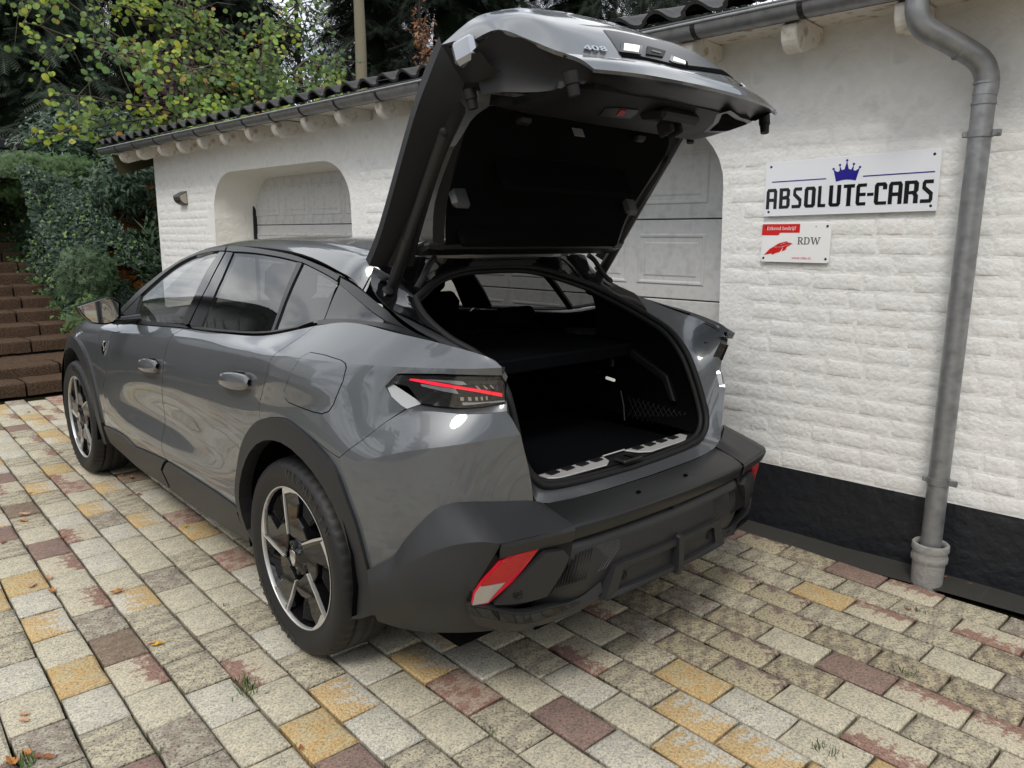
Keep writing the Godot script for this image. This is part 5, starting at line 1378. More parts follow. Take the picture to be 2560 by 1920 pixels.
func build_inside(car: Node3D) -> void:
	var boot := sub("luggage_space", car)
	var fl := MB.new(); fl.box(Vector3(0, 0.645, 0.14), Vector3(0.98, 0.02, 1.03), Basis(), 0.006); put("boot_carpet", fl.mesh(), M.carpet, boot)
	# side walls run from the seal forward
	var half := v3([-0.44, 1.245, 0.146, -0.482, 1.223, 0.174, -0.517, 1.172, 0.283, -0.523, 1.118, 0.417, -0.500, 1.075, 0.530, -0.484, 1.0, 0.620, -0.487, 0.90, 0.672, -0.492, 0.80, 0.708, -0.482, 0.745, 0.728, -0.452, 0.700, 0.735])
	var deep := []
	for q in half: deep.append(Vector3(-0.52 if q.y > 0.75 else -0.50, clampf(q.y, 0.655, 1.02), -0.30 if q.y < 1.05 else q.z - 0.02))
	var w := MB.new(); loft(half, deep, 3, 6, Vector3(-0.03, 0, 0), Vector3.RIGHT, w); both("boot_side_trim", w, M.black, boot, boot)
	var hood := MB.new(); hood.quad(Vector3(-0.56, 0.65, -0.3), Vector3(0.56, 0.65, -0.3), Vector3(0.56, 1.02, -0.36), Vector3(-0.56, 1.02, -0.36), Vector3.BACK); put("seat_back_panel", hood.mesh(), M.black, boot)
	var sf := MB.new(); sf.box(Vector3(0, 1.005, 0.02), Vector3(1.04, 0.018, 0.66), Basis(Vector3(1, 0, 0), 0.02), 0.006)
	sf.box(Vector3(0, 0.985, 0.345), Vector3(1.0, 0.055, 0.018), Basis(), 0.007); put("parcel_shelf", sf.mesh(), M.carpet, boot)
	# right-hand trim: raised moulding, courtesy light, pocket with net edge, tie-down ring
	for s in [1.0]:
		var mo := MB.new()
		mo.prism(v2([0.10, 0.985, 0.36, 0.985, 0.54, 0.90, 0.585, 0.80, 0.56, 0.795, 0.515, 0.875, 0.345, 0.955, 0.10, 0.955]), 0.03, Transform3D(Basis(Vector3.BACK, Vector3.UP, Vector3.LEFT), Vector3(0.485 * s, 0, 0)), 0.006)
		put("trim_moulding", mo.mesh(), M.plastic, boot)
		var cl := MB.new(); cl.box(Vector3(0.498, 0.842, 0.24), Vector3(0.012, 0.012, 0.05), Basis(Vector3(1, 0, 0), 0.12), 0.003); put("courtesy_light", cl.mesh(), M.lamp_on, boot)
		var sk := MB.new(); sk.box(Vector3(0.50, 0.87, 0.12), Vector3(0.012, 0.016, 0.13), Basis(Vector3(1, 0, 0), 0.10), 0.004); put("bag_hook_rail", sk.mesh(), M.plastic, boot)
		var pk := MB.new(); pk.box(Vector3(0.50, 0.915, 0.245), Vector3(0.014, 0.035, 0.022), Basis(), 0.004); put("socket_cover", pk.mesh(), mat(0.04, 0.042, 0.044, 0.5), boot)
		var ne := MB.new(); ne.tube([Vector3(0.497, 0.80, 0.30), Vector3(0.495, 0.74, 0.32), Vector3(0.493, 0.675, 0.33)], 0.0025, 6); put("net_edge", ne.mesh(), mat(0.09, 0.09, 0.09, 0.6), boot)
		for k in 12:
			var n1 := MB.new(); var z := 0.34 + k * 0.026
			n1.tube([Vector3(0.496, 0.69, z), Vector3(0.496, 0.78 - k * 0.002, z + 0.06)], 0.0012, 4); n1.tube([Vector3(0.4965, 0.69, z + 0.06), Vector3(0.4965, 0.78 - k * 0.002, z)], 0.0012, 4)
			put("net_cord", n1.mesh(), mat(0.02, 0.02, 0.02, 0.8), boot)
		var rg := MB.new(); var pts := []
		for k in 13: pts.append(Vector3(-0.33 + 0.016 * cos(TAU * k / 12.0), 0.72 + 0.02 * sin(TAU * k / 12.0), -0.285))
		rg.tube(pts, 0.003, 6); put("tie_down_ring", rg.mesh(), M.plastic, boot)
	# cabin
	var fb := MB.new(); fb.box(Vector3(0, 0.30, -1.25), Vector3(1.5, 0.04, 1.9)); put("cabin_floor", fb.mesh(), M.black, car)
	var dash := MB.new(); dash.box(Vector3(0, 0.86, -2.12), Vector3(1.44, 0.26, 0.5), Basis(), 0.06); dash.box(Vector3(-0.36, 1.0, -1.98), Vector3(0.36, 0.10, 0.18), Basis(), 0.04); put("dashboard", dash.mesh(), M.plastic, car)
	var seats := [[-0.38, -1.12], [0.38, -1.12]]
	for q in seats:
		var s := sub("seat", car)
		var b := MB.new(); b.box(Vector3(q[0], 0.52, q[1] - 0.22), Vector3(0.50, 0.16, 0.52), Basis(), 0.05); put("seat_cushion", b.mesh(), M.carpet, s)
		var k := MB.new(); k.box(Vector3(q[0], 0.86, q[1] + 0.10), Vector3(0.48, 0.60, 0.13), Basis(Vector3(1, 0, 0), 0.24), 0.05); put("backrest", k.mesh(), M.carpet, s)
		var h := MB.new(); h.box(Vector3(q[0], 1.235, q[1] + 0.19), Vector3(0.25, 0.17, 0.09), Basis(Vector3(1, 0, 0), 0.2), 0.035); put("headrest", h.mesh(), M.carpet, s)
	var rs := sub("rear_seat", car)
	var b2 := MB.new(); b2.box(Vector3(0, 0.52, -0.55), Vector3(1.25, 0.18, 0.5), Basis(), 0.05); put("seat_cushion", b2.mesh(), M.carpet, rs)
	var k2 := MB.new(); k2.box(Vector3(0, 0.80, -0.36), Vector3(1.25, 0.50, 0.13), Basis(Vector3(1, 0, 0), 0.30), 0.05); put("backrest", k2.mesh(), M.carpet, rs)
	for x in [-0.40, 0.40]:
		var h := MB.new(); h.box(Vector3(x, 1.075, -0.27), Vector3(0.25, 0.10, 0.08), Basis(Vector3(1, 0, 0), 0.2), 0.03); put("headrest", h.mesh(), M.carpet, rs)
	var st := MB.new(); var pts := []
	for k in 25: pts.append(Vector3(-0.38, 0.93, -1.66) + Vector3(0.165 * cos(TAU * k / 24.0), 0.15 * sin(TAU * k / 24.0), -0.05 * sin(TAU * k / 24.0)))
	st.tube(pts, 0.014, 8, -1.0, false); st.box(Vector3(-0.38, 0.92, -1.67), Vector3(0.2, 0.08, 0.03), Basis(), 0.01); put("steering_wheel", st.mesh(), M.rubber, car)

func build_front(car: Node3D) -> void:
	# hood, nose and mirrors
	var rows := []
	for k in 13:
		var t := k / 6.0 - 1.0; var row := PackedVector3Array()
		for q in [[-2.42, 0.985, 0.80], [-2.8, 0.955, 0.79], [-3.15, 0.895, 0.75], [-3.45, 0.81, 0.70], [-3.62, 0.70, 0.66], [-3.70, 0.50, 0.66], [-3.62, 0.26, 0.66]]:
			row.append(Vector3(q[2] * t, q[1] + 0.05 * (1.0 - t * t) * clampf((q[1] - 0.6) * 3.0, 0, 1), q[0] + 0.30 * t * t * t * t * clampf((-q[0] - 2.9) * 1.6, 0.0, 1.0)))
		rows.append(row)
	var h := MB.new(); h.grid(rows, Vector3(0, 1, -0.6)); put("hood_and_nose", h.mesh(), M.paint, car)
	var cl := MB.new()
	loft(v3([-0.66, 0.70, -3.35, -0.66, 0.50, -3.42, -0.66, 0.26, -3.35]), v3([-0.75, 0.86, -3.1, -0.86, 0.5, -3.12, -0.83, 0.25, -3.12]), 4, 4, Vector3(-0.05, 0, 0), Vector3.LEFT, cl); both("front_bumper_corner", cl, M.paint, car, car)
	var m1 := sub("door_mirror", car); var m2 := sub("door_mirror", car)
	var face_ := v2([-1.078, 1.102, -1.052, 1.110, -0.944, 1.146, -0.913, 1.138, -0.889, 1.114, -0.895, 1.044, -0.926, 1.017, -0.966, 1.010, -1.022, 1.020, -1.060, 1.062])
	var c := Vector2(-0.975, 1.075); var mb := MB.new(); var rr := []
	for q in [[0.0, 0.93], [0.004, 0.97], [-0.01, 1.0], [-0.05, 1.01], [-0.10, 0.94], [-0.15, 0.72], [-0.175, 0.4], [-0.18, 0.02]]:
		var row := PackedVector3Array()
		for k in face_.size() + 1:
			var p: Vector2 = face_[k % face_.size()]; var w: Vector2 = c + (p - c) * float(q[1])
			row.append(Vector3(w.x, w.y, -1.72 + q[0] + (w.x + 0.89) * 0.10))
		rr.append(row)
	mb.grid(rr, Vector3.ZERO)
	for k in range(0, mb.v.size(), 3):
		for e in 3:
			if mb.n[k + e].dot(mb.v[k + e] - Vector3(-0.975, 1.075, -1.76)) < 0: mb.n[k + e] = -mb.n[k + e]
		if (mb.v[k + 1] - mb.v[k]).cross(mb.v[k + 2] - mb.v[k]).dot(mb.n[k]) > 0:
			var q := mb.v[k + 1]; mb.v[k + 1] = mb.v[k + 2]; mb.v[k + 2] = q
			var qn := mb.n[k + 1]; mb.n[k + 1] = mb.n[k + 2]; mb.n[k + 2] = qn
	both("mirror_housing", mb, M.gloss, m1, m2)
	var gl := MB.new(); var gp := PackedVector2Array()
	for p in face_: gp.append(c + (p - c) * 0.90)
	gl.prism(gp, 0.004, Transform3D(Basis(Vector3(1, 0, 0.10), Vector3(0, 1, 0.06), Vector3(-0.10, -0.06, 1.0)).orthonormalized(), Vector3(0.0, 0.0, 0.0)), 0.0)
	var off := Vector3(-0.975, 1.075, -1.7215) - gl.v[0] ; var av := Vector3.ZERO
	for q in gl.v: av += q
	av /= gl.v.size(); off = Vector3(-0.978, 1.078, -1.719 - 0.0085) - av
	for k in gl.v.size(): gl.v[k] += off
	both("mirror_glass", gl, M.mirror, m1, m2)
	var st := MB.new(); st.tube([Vector3(-0.925, 1.03, -1.76), Vector3(-0.88, 1.025, -1.755), Vector3(-0.80, 1.03, -1.74)], 0.018, 8, 0.026); both("mirror_stalk", st, M.gloss, m1, m2)

func wheel(car: Node3D, at: Array) -> void:
	var w: Node3D = sub("wheel", car)
	var x: float = at[0]; var s: float = at[2]
	w.position = Vector3(x, 0.352, at[1])
	# local: y is the axle, pointing outwards
	var xf := Transform3D(Basis(Vector3(0, 0, 1), Vector3(-s, 0, 0), Vector3(0, -s, 0)), Vector3.ZERO)
	if not M.has("w_tyre"):
		var R := 0.350
		var t := MB.new(); var segs := 216
		var prof := [[0.248, 0.006], [0.256, 0.012], [0.262, 0.010], [0.275, 0.017], [0.300, 0.0215], [0.318, 0.019], [0.330, 0.012], [0.3375, 0.002], [0.342, -0.008], [0.3450, -0.018], [0.3470, -0.030], [0.3478, -0.036], [0.3400, -0.038], [0.3400, -0.044], [0.3490, -0.046], [0.3500, -0.082], [0.3425, -0.084], [0.3425, -0.091], [0.3500, -0.093], [0.3500, -0.122], [0.3425, -0.124], [0.3425, -0.131], [0.3490, -0.133], [0.3475, -0.175], [0.338, -0.195], [0.30, -0.215], [0.25, -0.20]]
		var rows := []
		for i in segs:
			var a := TAU * i / segs; var row := PackedVector3Array()
			for k in prof.size():
				var r: float = prof[k][0]; var y: float = prof[k][1]
				if k >= 7 and k <= 11:
					if i % 4 == 0: r -= 0.0042 if k > 8 else 0.0028
				if k >= 14 and k <= 22 and (i + k) % 6 == 0: r -= 0.0016
				row.append(Vector3(cos(a) * r, y, sin(a) * r))
			rows.append(row)
		t.grid(rows, Vector3.ZERO, true)
		for k in range(0, t.v.size(), 3):
			for e in 3:
				var c := Vector3(t.v[k + e].x, 0, t.v[k + e].z).normalized() * 0.29 + Vector3(0, -0.09, 0)
				if t.n[k + e].dot(t.v[k + e] - c) < 0: t.n[k + e] = -t.n[k + e]
			if (t.v[k + 1] - t.v[k]).cross(t.v[k + 2] - t.v[k]).dot(t.n[k]) > 0:
				var q := t.v[k + 1]; t.v[k + 1] = t.v[k + 2]; t.v[k + 2] = q
				var qn := t.n[k + 1]; t.n[k + 1] = t.n[k + 2]; t.n[k + 2] = qn
		M.w_tyre = t.mesh()
		# lettering round the wall
		var lt := MB.new()
		var word: String = "MICHELIN"
		for rep in 2:
			for k in word.length():
				var tm := text_mesh(word[k], 0.042, 0.0012, "Droid Sans", true); var ar := tm.get_mesh_arrays()
				var vv: PackedVector3Array = ar[Mesh.ARRAY_VERTEX]; var nn: PackedVector3Array = ar[Mesh.ARRAY_NORMAL]; var ii: PackedInt32Array = ar[Mesh.ARRAY_INDEX]
				var ang := deg_to_rad(88.0 - k * 7.6 + rep * 180.0)
				# the wheel's own plane: local x is towards the rear, local z is down
				var rad := Vector3(cos(ang), 0, -sin(ang)); var tan_ := Vector3(sin(ang), 0, cos(ang))
				var bx := Basis(tan_, rad, Vector3.UP); var org := rad * 0.305 + Vector3(0, 0.0212, 0)
				for q in range(0, ii.size(), 3):
					var P := []; var Q := []
					for e in 3:
						P.append(org + bx * vv[ii[q + e]]); Q.append(bx * nn[ii[q + e]])
					lt.tri(P[0], P[1], P[2], Q[0], Q[1], Q[2])
		M.w_letters = lt.mesh()
		var rim := MB.new()
		rim.lathe([Vector2(0.250, 0.008), Vector2(0.246, 0.004), Vector2(0.243, -0.02), Vector2(0.222, -0.05), Vector2(0.218, -0.17)], 60, Transform3D.IDENTITY)
		rim.lathe([Vector2(0.218, -0.165), Vector2(0.02, -0.165)], 40, Transform3D.IDENTITY)
		M.w_barrel = rim.mesh()
		var lip := MB.new(); lip.lathe([Vector2(0.2445, -0.004), Vector2(0.2460, 0.0075), Vector2(0.2490, 0.0100), Vector2(0.2525, 0.0085), Vector2(0.2525, -0.004)], 80, Transform3D.IDENTITY); M.w_lip = lip.mesh()
		var disc := MB.new(); disc.lathe([Vector2(0.15, -0.10), Vector2(0.15, -0.085), Vector2(0.06, -0.085)], 40, Transform3D.IDENTITY); M.w_disc = disc.mesh()
		# five-fold spokes: polar outlines (degrees, radius)
		var pol := func(d: float, r: float) -> Vector2: return Vector2(cos(deg_to_rad(d)), -sin(deg_to_rad(d))) * r
		var up := Transform3D(Basis(Vector3(1, 0, 0), Vector3(0, 0, 1), Vector3(0, 1, 0)), Vector3.ZERO)
		up.basis = Basis(Vector3(1, 0, 0), Vector3(0, 0, -1), Vector3(0, 1, 0))
		var mk := func(list: Array, h: float, d: float, bev: float) -> MB:
			var b := MB.new(); var p := PackedVector2Array()
			for q in list:
				var z: Vector2 = pol.call(q[0], q[1]); p.append(Vector2(z.x, -z.y))
			b.prism(p, d, Transform3D(up.basis, Vector3(0, h, 0)), bev, false); return b
		M.w_spoke = (mk.call([[1.5, 0.240], [8, 0.16], [19, 0.088], [5, 0.070], [-25, 0.070], [-50, 0.085], [-58, 0.125], [-40, 0.140], [-22, 0.150], [-24, 0.205], [-20, 0.238]], 0.000, 0.05, 0.004)).mesh()
		M.w_edge = (mk.call([[2.2, 0.246], [8.5, 0.16], [20, 0.088], [16.5, 0.086], [5.5, 0.158], [0.4, 0.246]], 0.0055, 0.012, 0.0)).mesh()
		M.w_tip = (mk.call([[-0.2, 0.2480], [-0.4, 0.224], [-5, 0.228], [-12, 0.236], [-24, 0.2455], [-24, 0.2485], [-12, 0.2490]], 0.0072, 0.012, 0.0)).mesh()
		M.w_insert = (mk.call([[-23, 0.232], [-25, 0.158], [-44, 0.148], [-48, 0.175], [-52, 0.232]], -0.016, 0.02, 0.003)).mesh()
		var ribs := MB.new()
		for k in 9:
			var r := 0.165 + k * 0.0075
			var A: Vector2 = pol.call(-28.0 - k * 0.3, r); var B: Vector2 = pol.call(-45.0 - k * 0.6, r + 0.004)
			ribs.tube([Vector3(A.x, -0.0135, A.y), Vector3(B.x, -0.0135, B.y)], 0.0022, 5)
		M.w_ribs = ribs.mesh()
		var hub := MB.new(); hub.lathe([Vector2(0.0, 0.010), Vector2(0.030, 0.009), Vector2(0.034, 0.004), Vector2(0.055, -0.004), Vector2(0.074, -0.012), Vector2(0.074, -0.05)], 40, Transform3D.IDENTITY); M.w_hub = hub.mesh()
		var sh := MB.new(); var sp := PackedVector2Array([Vector2(-0.019, 0.026), Vector2(0.0, 0.030), Vector2(0.019, 0.026), Vector2(0.018, 0.0), Vector2(0.010, -0.019), Vector2(0.0, -0.028), Vector2(-0.010, -0.019), Vector2(-0.018, 0.0)])
		sh.prism(sp, 0.004, Transform3D(Basis(Vector3(1, 0, 0), Vector3(0, 0, -1), Vector3(0, 1, 0)), Vector3(0, 0.0135, 0)), 0.001); M.w_badge = sh.mesh()
		var bolt := MB.new()
		for k in 5:
			var z: Vector2 = pol.call(k * 72.0 + 60.0, 0.054); bolt.lathe([Vector2(0.0, 0.0), Vector2(0.009, 0.0), Vector2(0.010, -0.012)], 6, Transform3D(Basis(), Vector3(z.x, 0.0005, z.y)))
		M.w_bolt = bolt.mesh()
	var hold := sub("tyre", w); hold.free()
	var ty := put("tyre", M.w_tyre, M.tyre, w); ty.transform = xf
	put("tyre_lettering", M.w_letters, mat(0.016, 0.016, 0.016, 0.42), ty)
	var rm := put("rim", M.w_barrel, M.gloss, w); rm.transform = xf
	put("rim_edge", M.w_lip, M.alloy, rm); put("brake_disc", M.w_disc, mat(0.25, 0.24, 0.23, 0.4, 0.8), rm)
	put("hub", M.w_hub, M.gloss, rm); put("hub_badge", M.w_badge, M.chrome, rm); put("wheel_bolts", M.w_bolt, M.strap, rm)
	for k in 5:
		var a := deg_to_rad(104.0 - 72.0 * k) * 1.0
		for q in [["spoke", M.w_spoke, M.gloss], ["machined_edge", M.w_edge, M.alloy], ["machined_tip", M.w_tip, M.alloy], ["spoke_insert", M.w_insert, M.plastic], ["insert_ribs", M.w_ribs, M.plastic]]:
			put(q[0], q[1], q[2], rm).rotation.y = a

func build_tailgate(car: Node3D) -> void:
	var tg := sub("tailgate", car)
	# outer skin below the lamps (now facing back and up): ridge, middle, crease
	var nA := []
	for q in [[-1, -0.607, 1.974, 0.50, -0.590, 1.966, 0.60], [-1, -0.525, 2.052, 0.56, -0.562, 1.987, 0.692], [-1, -0.43, 2.083, 0.597, -0.516, 1.963, 0.748], [-1, -0.30, 2.100, 0.618, -0.467, 1.916, 0.850], [0, -0.15, 2.110, 0.628, -0.257, 1.911, 0.952], [0, 0.0, 2.114, 0.632, -0.06, 1.909, 0.978], [0, 0.15, 2.110, 0.628, 0.12, 1.910, 0.968]]:
		var a := Vector3(q[1], q[2], q[3]); var b := Vector3(q[4], q[5], q[6]); var m := a.lerp(b, 0.5) + Vector3(0, 0.014, 0.018) * (1.0 if q[0] == 0 or a.x > -0.5 else 0.4)
		nA.append([a, m, b])
	# mirror the left half to the right
	var full := []
	for k in 5: full.append(nA[k])
	full.append([Vector3(0, 2.114, 0.632), Vector3(0, 2.026, 0.822), Vector3(0, 1.909, 0.978)])
	for k in range(4, -1, -1):
		var r := []
		for p in nA[k]: r.append(Vector3(-p.x, p.y, p.z))
		full.append(r)
	var A := Patch.new(full, [], Vector3(0, 0.7, 0.7))
	put("outer_skin", A.panel(PackedVector2Array([Vector2(0, 0), Vector2(10, 0), Vector2(10, 2), Vector2(0, 2)]), 4, 8, 0.0, 0.012).mesh(), M.paint, tg)
	var B := []
	for q in [[-0.467, 1.916, 0.850, -0.456, 1.866, 0.940], [-0.36, 1.912, 0.915, -0.345, 1.862, 0.998], [-0.257, 1.911, 0.952, -0.23, 1.861, 1.020], [0.0, 1.909, 0.978, 0.0, 1.861, 1.032], [0.257, 1.911, 0.952, 0.23, 1.861, 1.020], [0.36, 1.912, 0.915, 0.345, 1.862, 0.998], [0.467, 1.916, 0.850, 0.470, 1.860, 0.952]]:
		var a := Vector3(q[0], q[1], q[2]); var b := Vector3(q[3], q[4], q[5])
		B.append([a, a.lerp(b, 0.5) + Vector3(0, 0.004, 0.004), b])
	var Bp := Patch.new(B, [], Vector3(0, 0.9, 0.4))
	put("lower_skin", Bp.panel(PackedVector2Array([Vector2(0, 0), Vector2(6, 0), Vector2(6, 2), Vector2(0, 2)]), 5, 5, 0.0, 0.010).mesh(), M.paint, tg)
	# plate recess with two lamps and the release switch
	var rc := put("plate_recess", A.panel(D("tg_recess"), 5, 8, 0.0012, 0.0).mesh(), M.satin, tg)
	var rl := A.panel(D("tg_recess_low"), 5, 8, 0.0022, 0.0); put("recess_shadow_line", rl.mesh(), M.gap, tg)
	for k in 2:
		var p := D("tg_lamp%d" % k)
		put("plate_lamp_frame", A.panel(p, 5, 8, 0.004, 0.004, -0.006).mesh(), M.gloss, rc)
		put("plate_lamp", A.panel(p, 5, 8, 0.006, 0.002).mesh(), M.lamp_on if k == 0 else M.lamp_on, rc)
	put("release_switch", A.panel(D("tg_switch"), 6, 8, 0.005, 0.004).mesh(), M.rubber, rc)
	put("switch_slot", A.panel(D("tg_slot"), 6, 8, 0.007, 0.002).mesh(), M.satin, rc)
	for q in [["408", 0, M.chrome], ["HYBRID", 1, M.chrome]]:
		var tm := text_mesh(q[0], 0.034 if q[1] == 0 else 0.026, 0.005, "Droid Sans", true)
		var uv: Vector2 = D("tg_badge")[q[1]]
		var o := A.point(uv.x, uv.y, 0.004); var n := A.normal(uv.x, uv.y)
		var du := (A.at(uv.x + 0.05, uv.y) - A.at(uv.x - 0.05, uv.y)).normalized()
		var bm := MeshInstance3D.new(); bm.name = "model_badge" if q[1] == 0 else "drive_badge"; bm.mesh = tm; bm.material_override = q[2]
		tg.add_child(bm, true)
		var dn := n.cross(du).normalized()
		bm.transform = Transform3D(Basis(du, dn, n) * Basis.from_scale(Vector3(1.25, 1, 1)), o)
	# inside: frame ring, glass, trim
	for s in [0, 1]:
		var mir: bool = s == 1
		var fr := MB.new()
		loft(v3([-0.605, 1.345, 0.085, -0.605, 1.462, 0.172, -0.641, 1.773, 0.403, -0.625, 1.90, 0.470, -0.607, 1.974, 0.50]), v3([-0.56, 1.345, 0.125, -0.555, 1.455, 0.215, -0.565, 1.745, 0.440, -0.560, 1.83, 0.52, -0.565, 1.90, 0.56]), 4, 2, Vector3(0, -0.006, 0.004), Vector3(0, -0.6, 1), fr)
		loft(v3([-0.605, 1.345, 0.085, -0.605, 1.462, 0.172, -0.641, 1.773, 0.403, -0.625, 1.90, 0.470, -0.607, 1.974, 0.50]), v3([-0.595, 1.365, 0.05, -0.595, 1.482, 0.14, -0.63, 1.793, 0.371, -0.615, 1.93, 0.44, -0.60, 2.0, 0.48]), 4, 1, Vector3.ZERO, Vector3(-1, 0, 0), fr)
		put("side_frame", fr.mesh(mir), M.plastic, tg)
		var inn := MB.new()
		loft(v3([-0.56, 1.345, 0.125, -0.555, 1.455, 0.215, -0.565, 1.745, 0.440, -0.560, 1.83, 0.52]), v3([-0.505, 1.345, 0.20, -0.515, 1.455, 0.262, -0.535, 1.66, 0.405, -0.52, 1.80, 0.50]), 4, 2, Vector3(0, -0.004, 0.012), Vector3(0, -0.6, 1), inn)
		loft(v3([-0.475, 1.40, 0.27, -0.50, 1.55, 0.318, -0.515, 1.70, 0.43]), v3([-0.44, 1.40, 0.285, -0.466, 1.549, 0.338, -0.499, 1.756, 0.472]), 4, 2, Vector3.ZERO, Vector3(0, -0.6, 1), inn)
		put("inner_frame", inn.mesh(mir), M.plastic, tg)
		# corner: lamp pocket, facet and stay bracket
		var cr := MB.new()
		loft(v3([-0.607, 1.974, 0.50, -0.60, 1.935, 0.60, -0.60, 1.93, 0.66]), v3([-0.565, 1.88, 0.53, -0.565, 1.865, 0.60, -0.56, 1.88, 0.70]), 4, 2, Vector3(0, -0.01, 0), Vector3(-0.3, -1, 0.4), cr)
		loft(v3([-0.60, 1.935, 0.62, -0.562, 1.984, 0.690, -0.516, 1.960, 0.745, -0.467, 1.912, 0.846, -0.458, 1.862, 0.936]), v3([-0.56, 1.83, 0.62, -0.545, 1.832, 0.68, -0.50, 1.83, 0.735, -0.46, 1.832, 0.80, -0.45, 1.842, 0.88]), 5, 3, Vector3(0.015, -0.012, -0.012), Vector3(-1, 0, 0.8), cr)
		put("corner_trim", cr.mesh(mir), M.plastic, tg)
		var lm := MB.new(); lm.box(Vector3(-0.585, 1.945, 0.585), Vector3(0.05, 0.07, 0.075), Basis(Vector3(0, 1, 0), 0.3).rotated(Vector3(1, 0, 0), -0.35), 0.012); put("gate_lamp", lm.mesh(mir), M.silver, tg)
		for q in [[-0.549, 1.845, 0.551, 0.019, 0.055], [-0.493, 1.850, 0.890, 0.020, 0.06]]:
			var bf := MB.new(); var d := Vector3(0.15, -1.0, 0.18).normalized(); var p0 := Vector3(q[0], q[1] + 0.01, q[2])
			bf.tube([p0, p0 + d * q[4] * 0.5], q[3]); bf.tube([p0 + d * q[4] * 0.5, p0 + d * q[4] * 0.56], q[3] * 0.8); bf.tube([p0 + d * q[4] * 0.56, p0 + d * q[4]], q[3] * 0.85, 8, q[3] * 0.75)
			put("buffer_stop", bf.mesh(mir), M.rubber, tg)
		var pd := MB.new(); pd.box(Vector3(-0.435, 1.570, 0.358), Vector3(0.075, 0.085, 0.03), Basis(Vector3(1, 0, 0), 1.1 - PI / 2), 0.014); put("rubber_pad", pd.mesh(mir), mat(0.03, 0.031, 0.032, 0.55), tg)
		var ck := MB.new(); ck.box(Vector3(-0.292, 1.815, 0.500), Vector3(0.06, 0.055, 0.035), Basis(Vector3(1, 0, 0), -0.5), 0.01); put("shelf_hook", ck.mesh(mir), M.plastic, tg)
		# gas stay
		var sy := MB.new(); var lo := Vector3(-0.535, 1.225, 0.090); var hi := Vector3(-0.556, 1.748, 0.440)
		sy.tube([lo, lo.lerp(hi, 0.40)], 0.0215, 14); sy.tube([lo.lerp(hi, 0.40), hi], 0.0185, 12); put("gas_stay", sy.mesh(mir), M.satin, tg)
		var kn := MB.new(); kn.ball(lo + Vector3(0.005, -0.01, 0), Vector3(0.025, 0.022, 0.03)); kn.ball(hi, Vector3(0.02, 0.02, 0.02)); put("stay_joint", kn.mesh(mir), M.rubber, tg)
		var hs := MB.new(); hs.tube(curve(v3([-0.40, 1.372, 0.18, -0.43, 1.35, 0.19, -0.47, 1.30, 0.20, -0.50, 1.27, 0.21]), 4), 0.011, 8); put("cable_hose", hs.mesh(mir), M.rubber, tg)
	# the middle of the trim, the glass and the lower edge
	var tr := MB.new()
	loft(v3([-0.442, 1.415, 0.296, -0.466, 1.549, 0.338, -0.499, 1.756, 0.472, -0.449, 1.826, 0.527]), v3([0.442, 1.415, 0.296, 0.466, 1.549, 0.338, 0.499, 1.756, 0.472, 0.449, 1.826, 0.527]), 5, 8, Vector3(0, 0.012, -0.008), Vector3(0, -0.6, 1), tr)
	put("gate_lining", tr.mesh(), M.black, tg)
	for q in [[1.455, 0.318, 0.40, 0.05], [1.69, 0.42, 0.33, 0.11]]:
		var b := MB.new(); b.box(Vector3(0, q[0], q[1] - 0.010), Vector3(q[2] * 2.0, q[3] * 2.0, 0.024), Basis(Vector3(1, 0, 0), -0.47), 0.01); put("lining_rib", b.mesh(), M.black, tg)
	var gl := MB.new(); loft(v3([-0.57, 1.40, 0.13, -0.585, 1.60, 0.28, -0.60, 1.86, 0.44]), v3([0.57, 1.40, 0.13, 0.585, 1.60, 0.28, 0.60, 1.86, 0.44]), 4, 8, Vector3(0, 0.05, -0.03), Vector3(0, 0.6, -1), gl); put("rear_window", gl.mesh(), M.privacy, tg)
	var tp := MB.new(); loft(v3([-0.60, 1.86, 0.44, -0.607, 1.974, 0.50]), v3([0.60, 1.86, 0.44, 0.607, 1.974, 0.50]), 3, 8, Vector3(0, 0.05, -0.03), Vector3(0, 0.8, -0.6), tp)
	loft(v3([-0.607, 1.974, 0.498, -0.525, 2.050, 0.558, -0.43, 2.081, 0.595, -0.15, 2.108, 0.626, 0.15, 2.108, 0.626, 0.43, 2.081, 0.595, 0.525, 2.050, 0.558, 0.607, 1.974, 0.498]), v3([-0.60, 1.93, 0.46, -0.50, 2.0, 0.47, -0.40, 2.03, 0.48, -0.15, 2.05, 0.49, 0.15, 2.05, 0.49, 0.40, 2.03, 0.48, 0.50, 2.0, 0.47, 0.60, 1.93, 0.46]), 3, 2, Vector3.ZERO, Vector3(0, 1, -1), tp)
	put("spoiler_skin", tp.mesh(), M.paint, tg)
	var bar := MB.new(); bar.box(Vector3(0, 1.405, 0.235), Vector3(1.02, 0.03, 0.10), Basis(Vector3(1, 0, 0), -0.3), 0.012); put("hinge_bar", bar.mesh(), M.satin, tg)
	# latch panel across the bottom edge, facing down
	var lp := []
	for q in [[-0.46, 1.826, 0.535, 1.815, 0.70, 1.835, 0.815], [-0.44, 1.822, 0.545, 1.806, 0.72, 1.832, 0.855], [-0.25, 1.815, 0.560, 1.796, 0.76, 1.828, 0.915], [0.0, 1.812, 0.565, 1.794, 0.77, 1.828, 0.935], [0.25, 1.815, 0.560, 1.796, 0.76, 1.828, 0.915], [0.44, 1.822, 0.545, 1.806, 0.72, 1.832, 0.855], [0.46, 1.826, 0.535, 1.815, 0.70, 1.835, 0.815]]:
		lp.append([Vector3(q[0], q[1], q[2]), Vector3(q[0], q[3] - 0.006, lerpf(q[2], q[4], 0.6)), Vector3(q[0], q[3], q[4]), Vector3(q[0], q[5], q[6])])
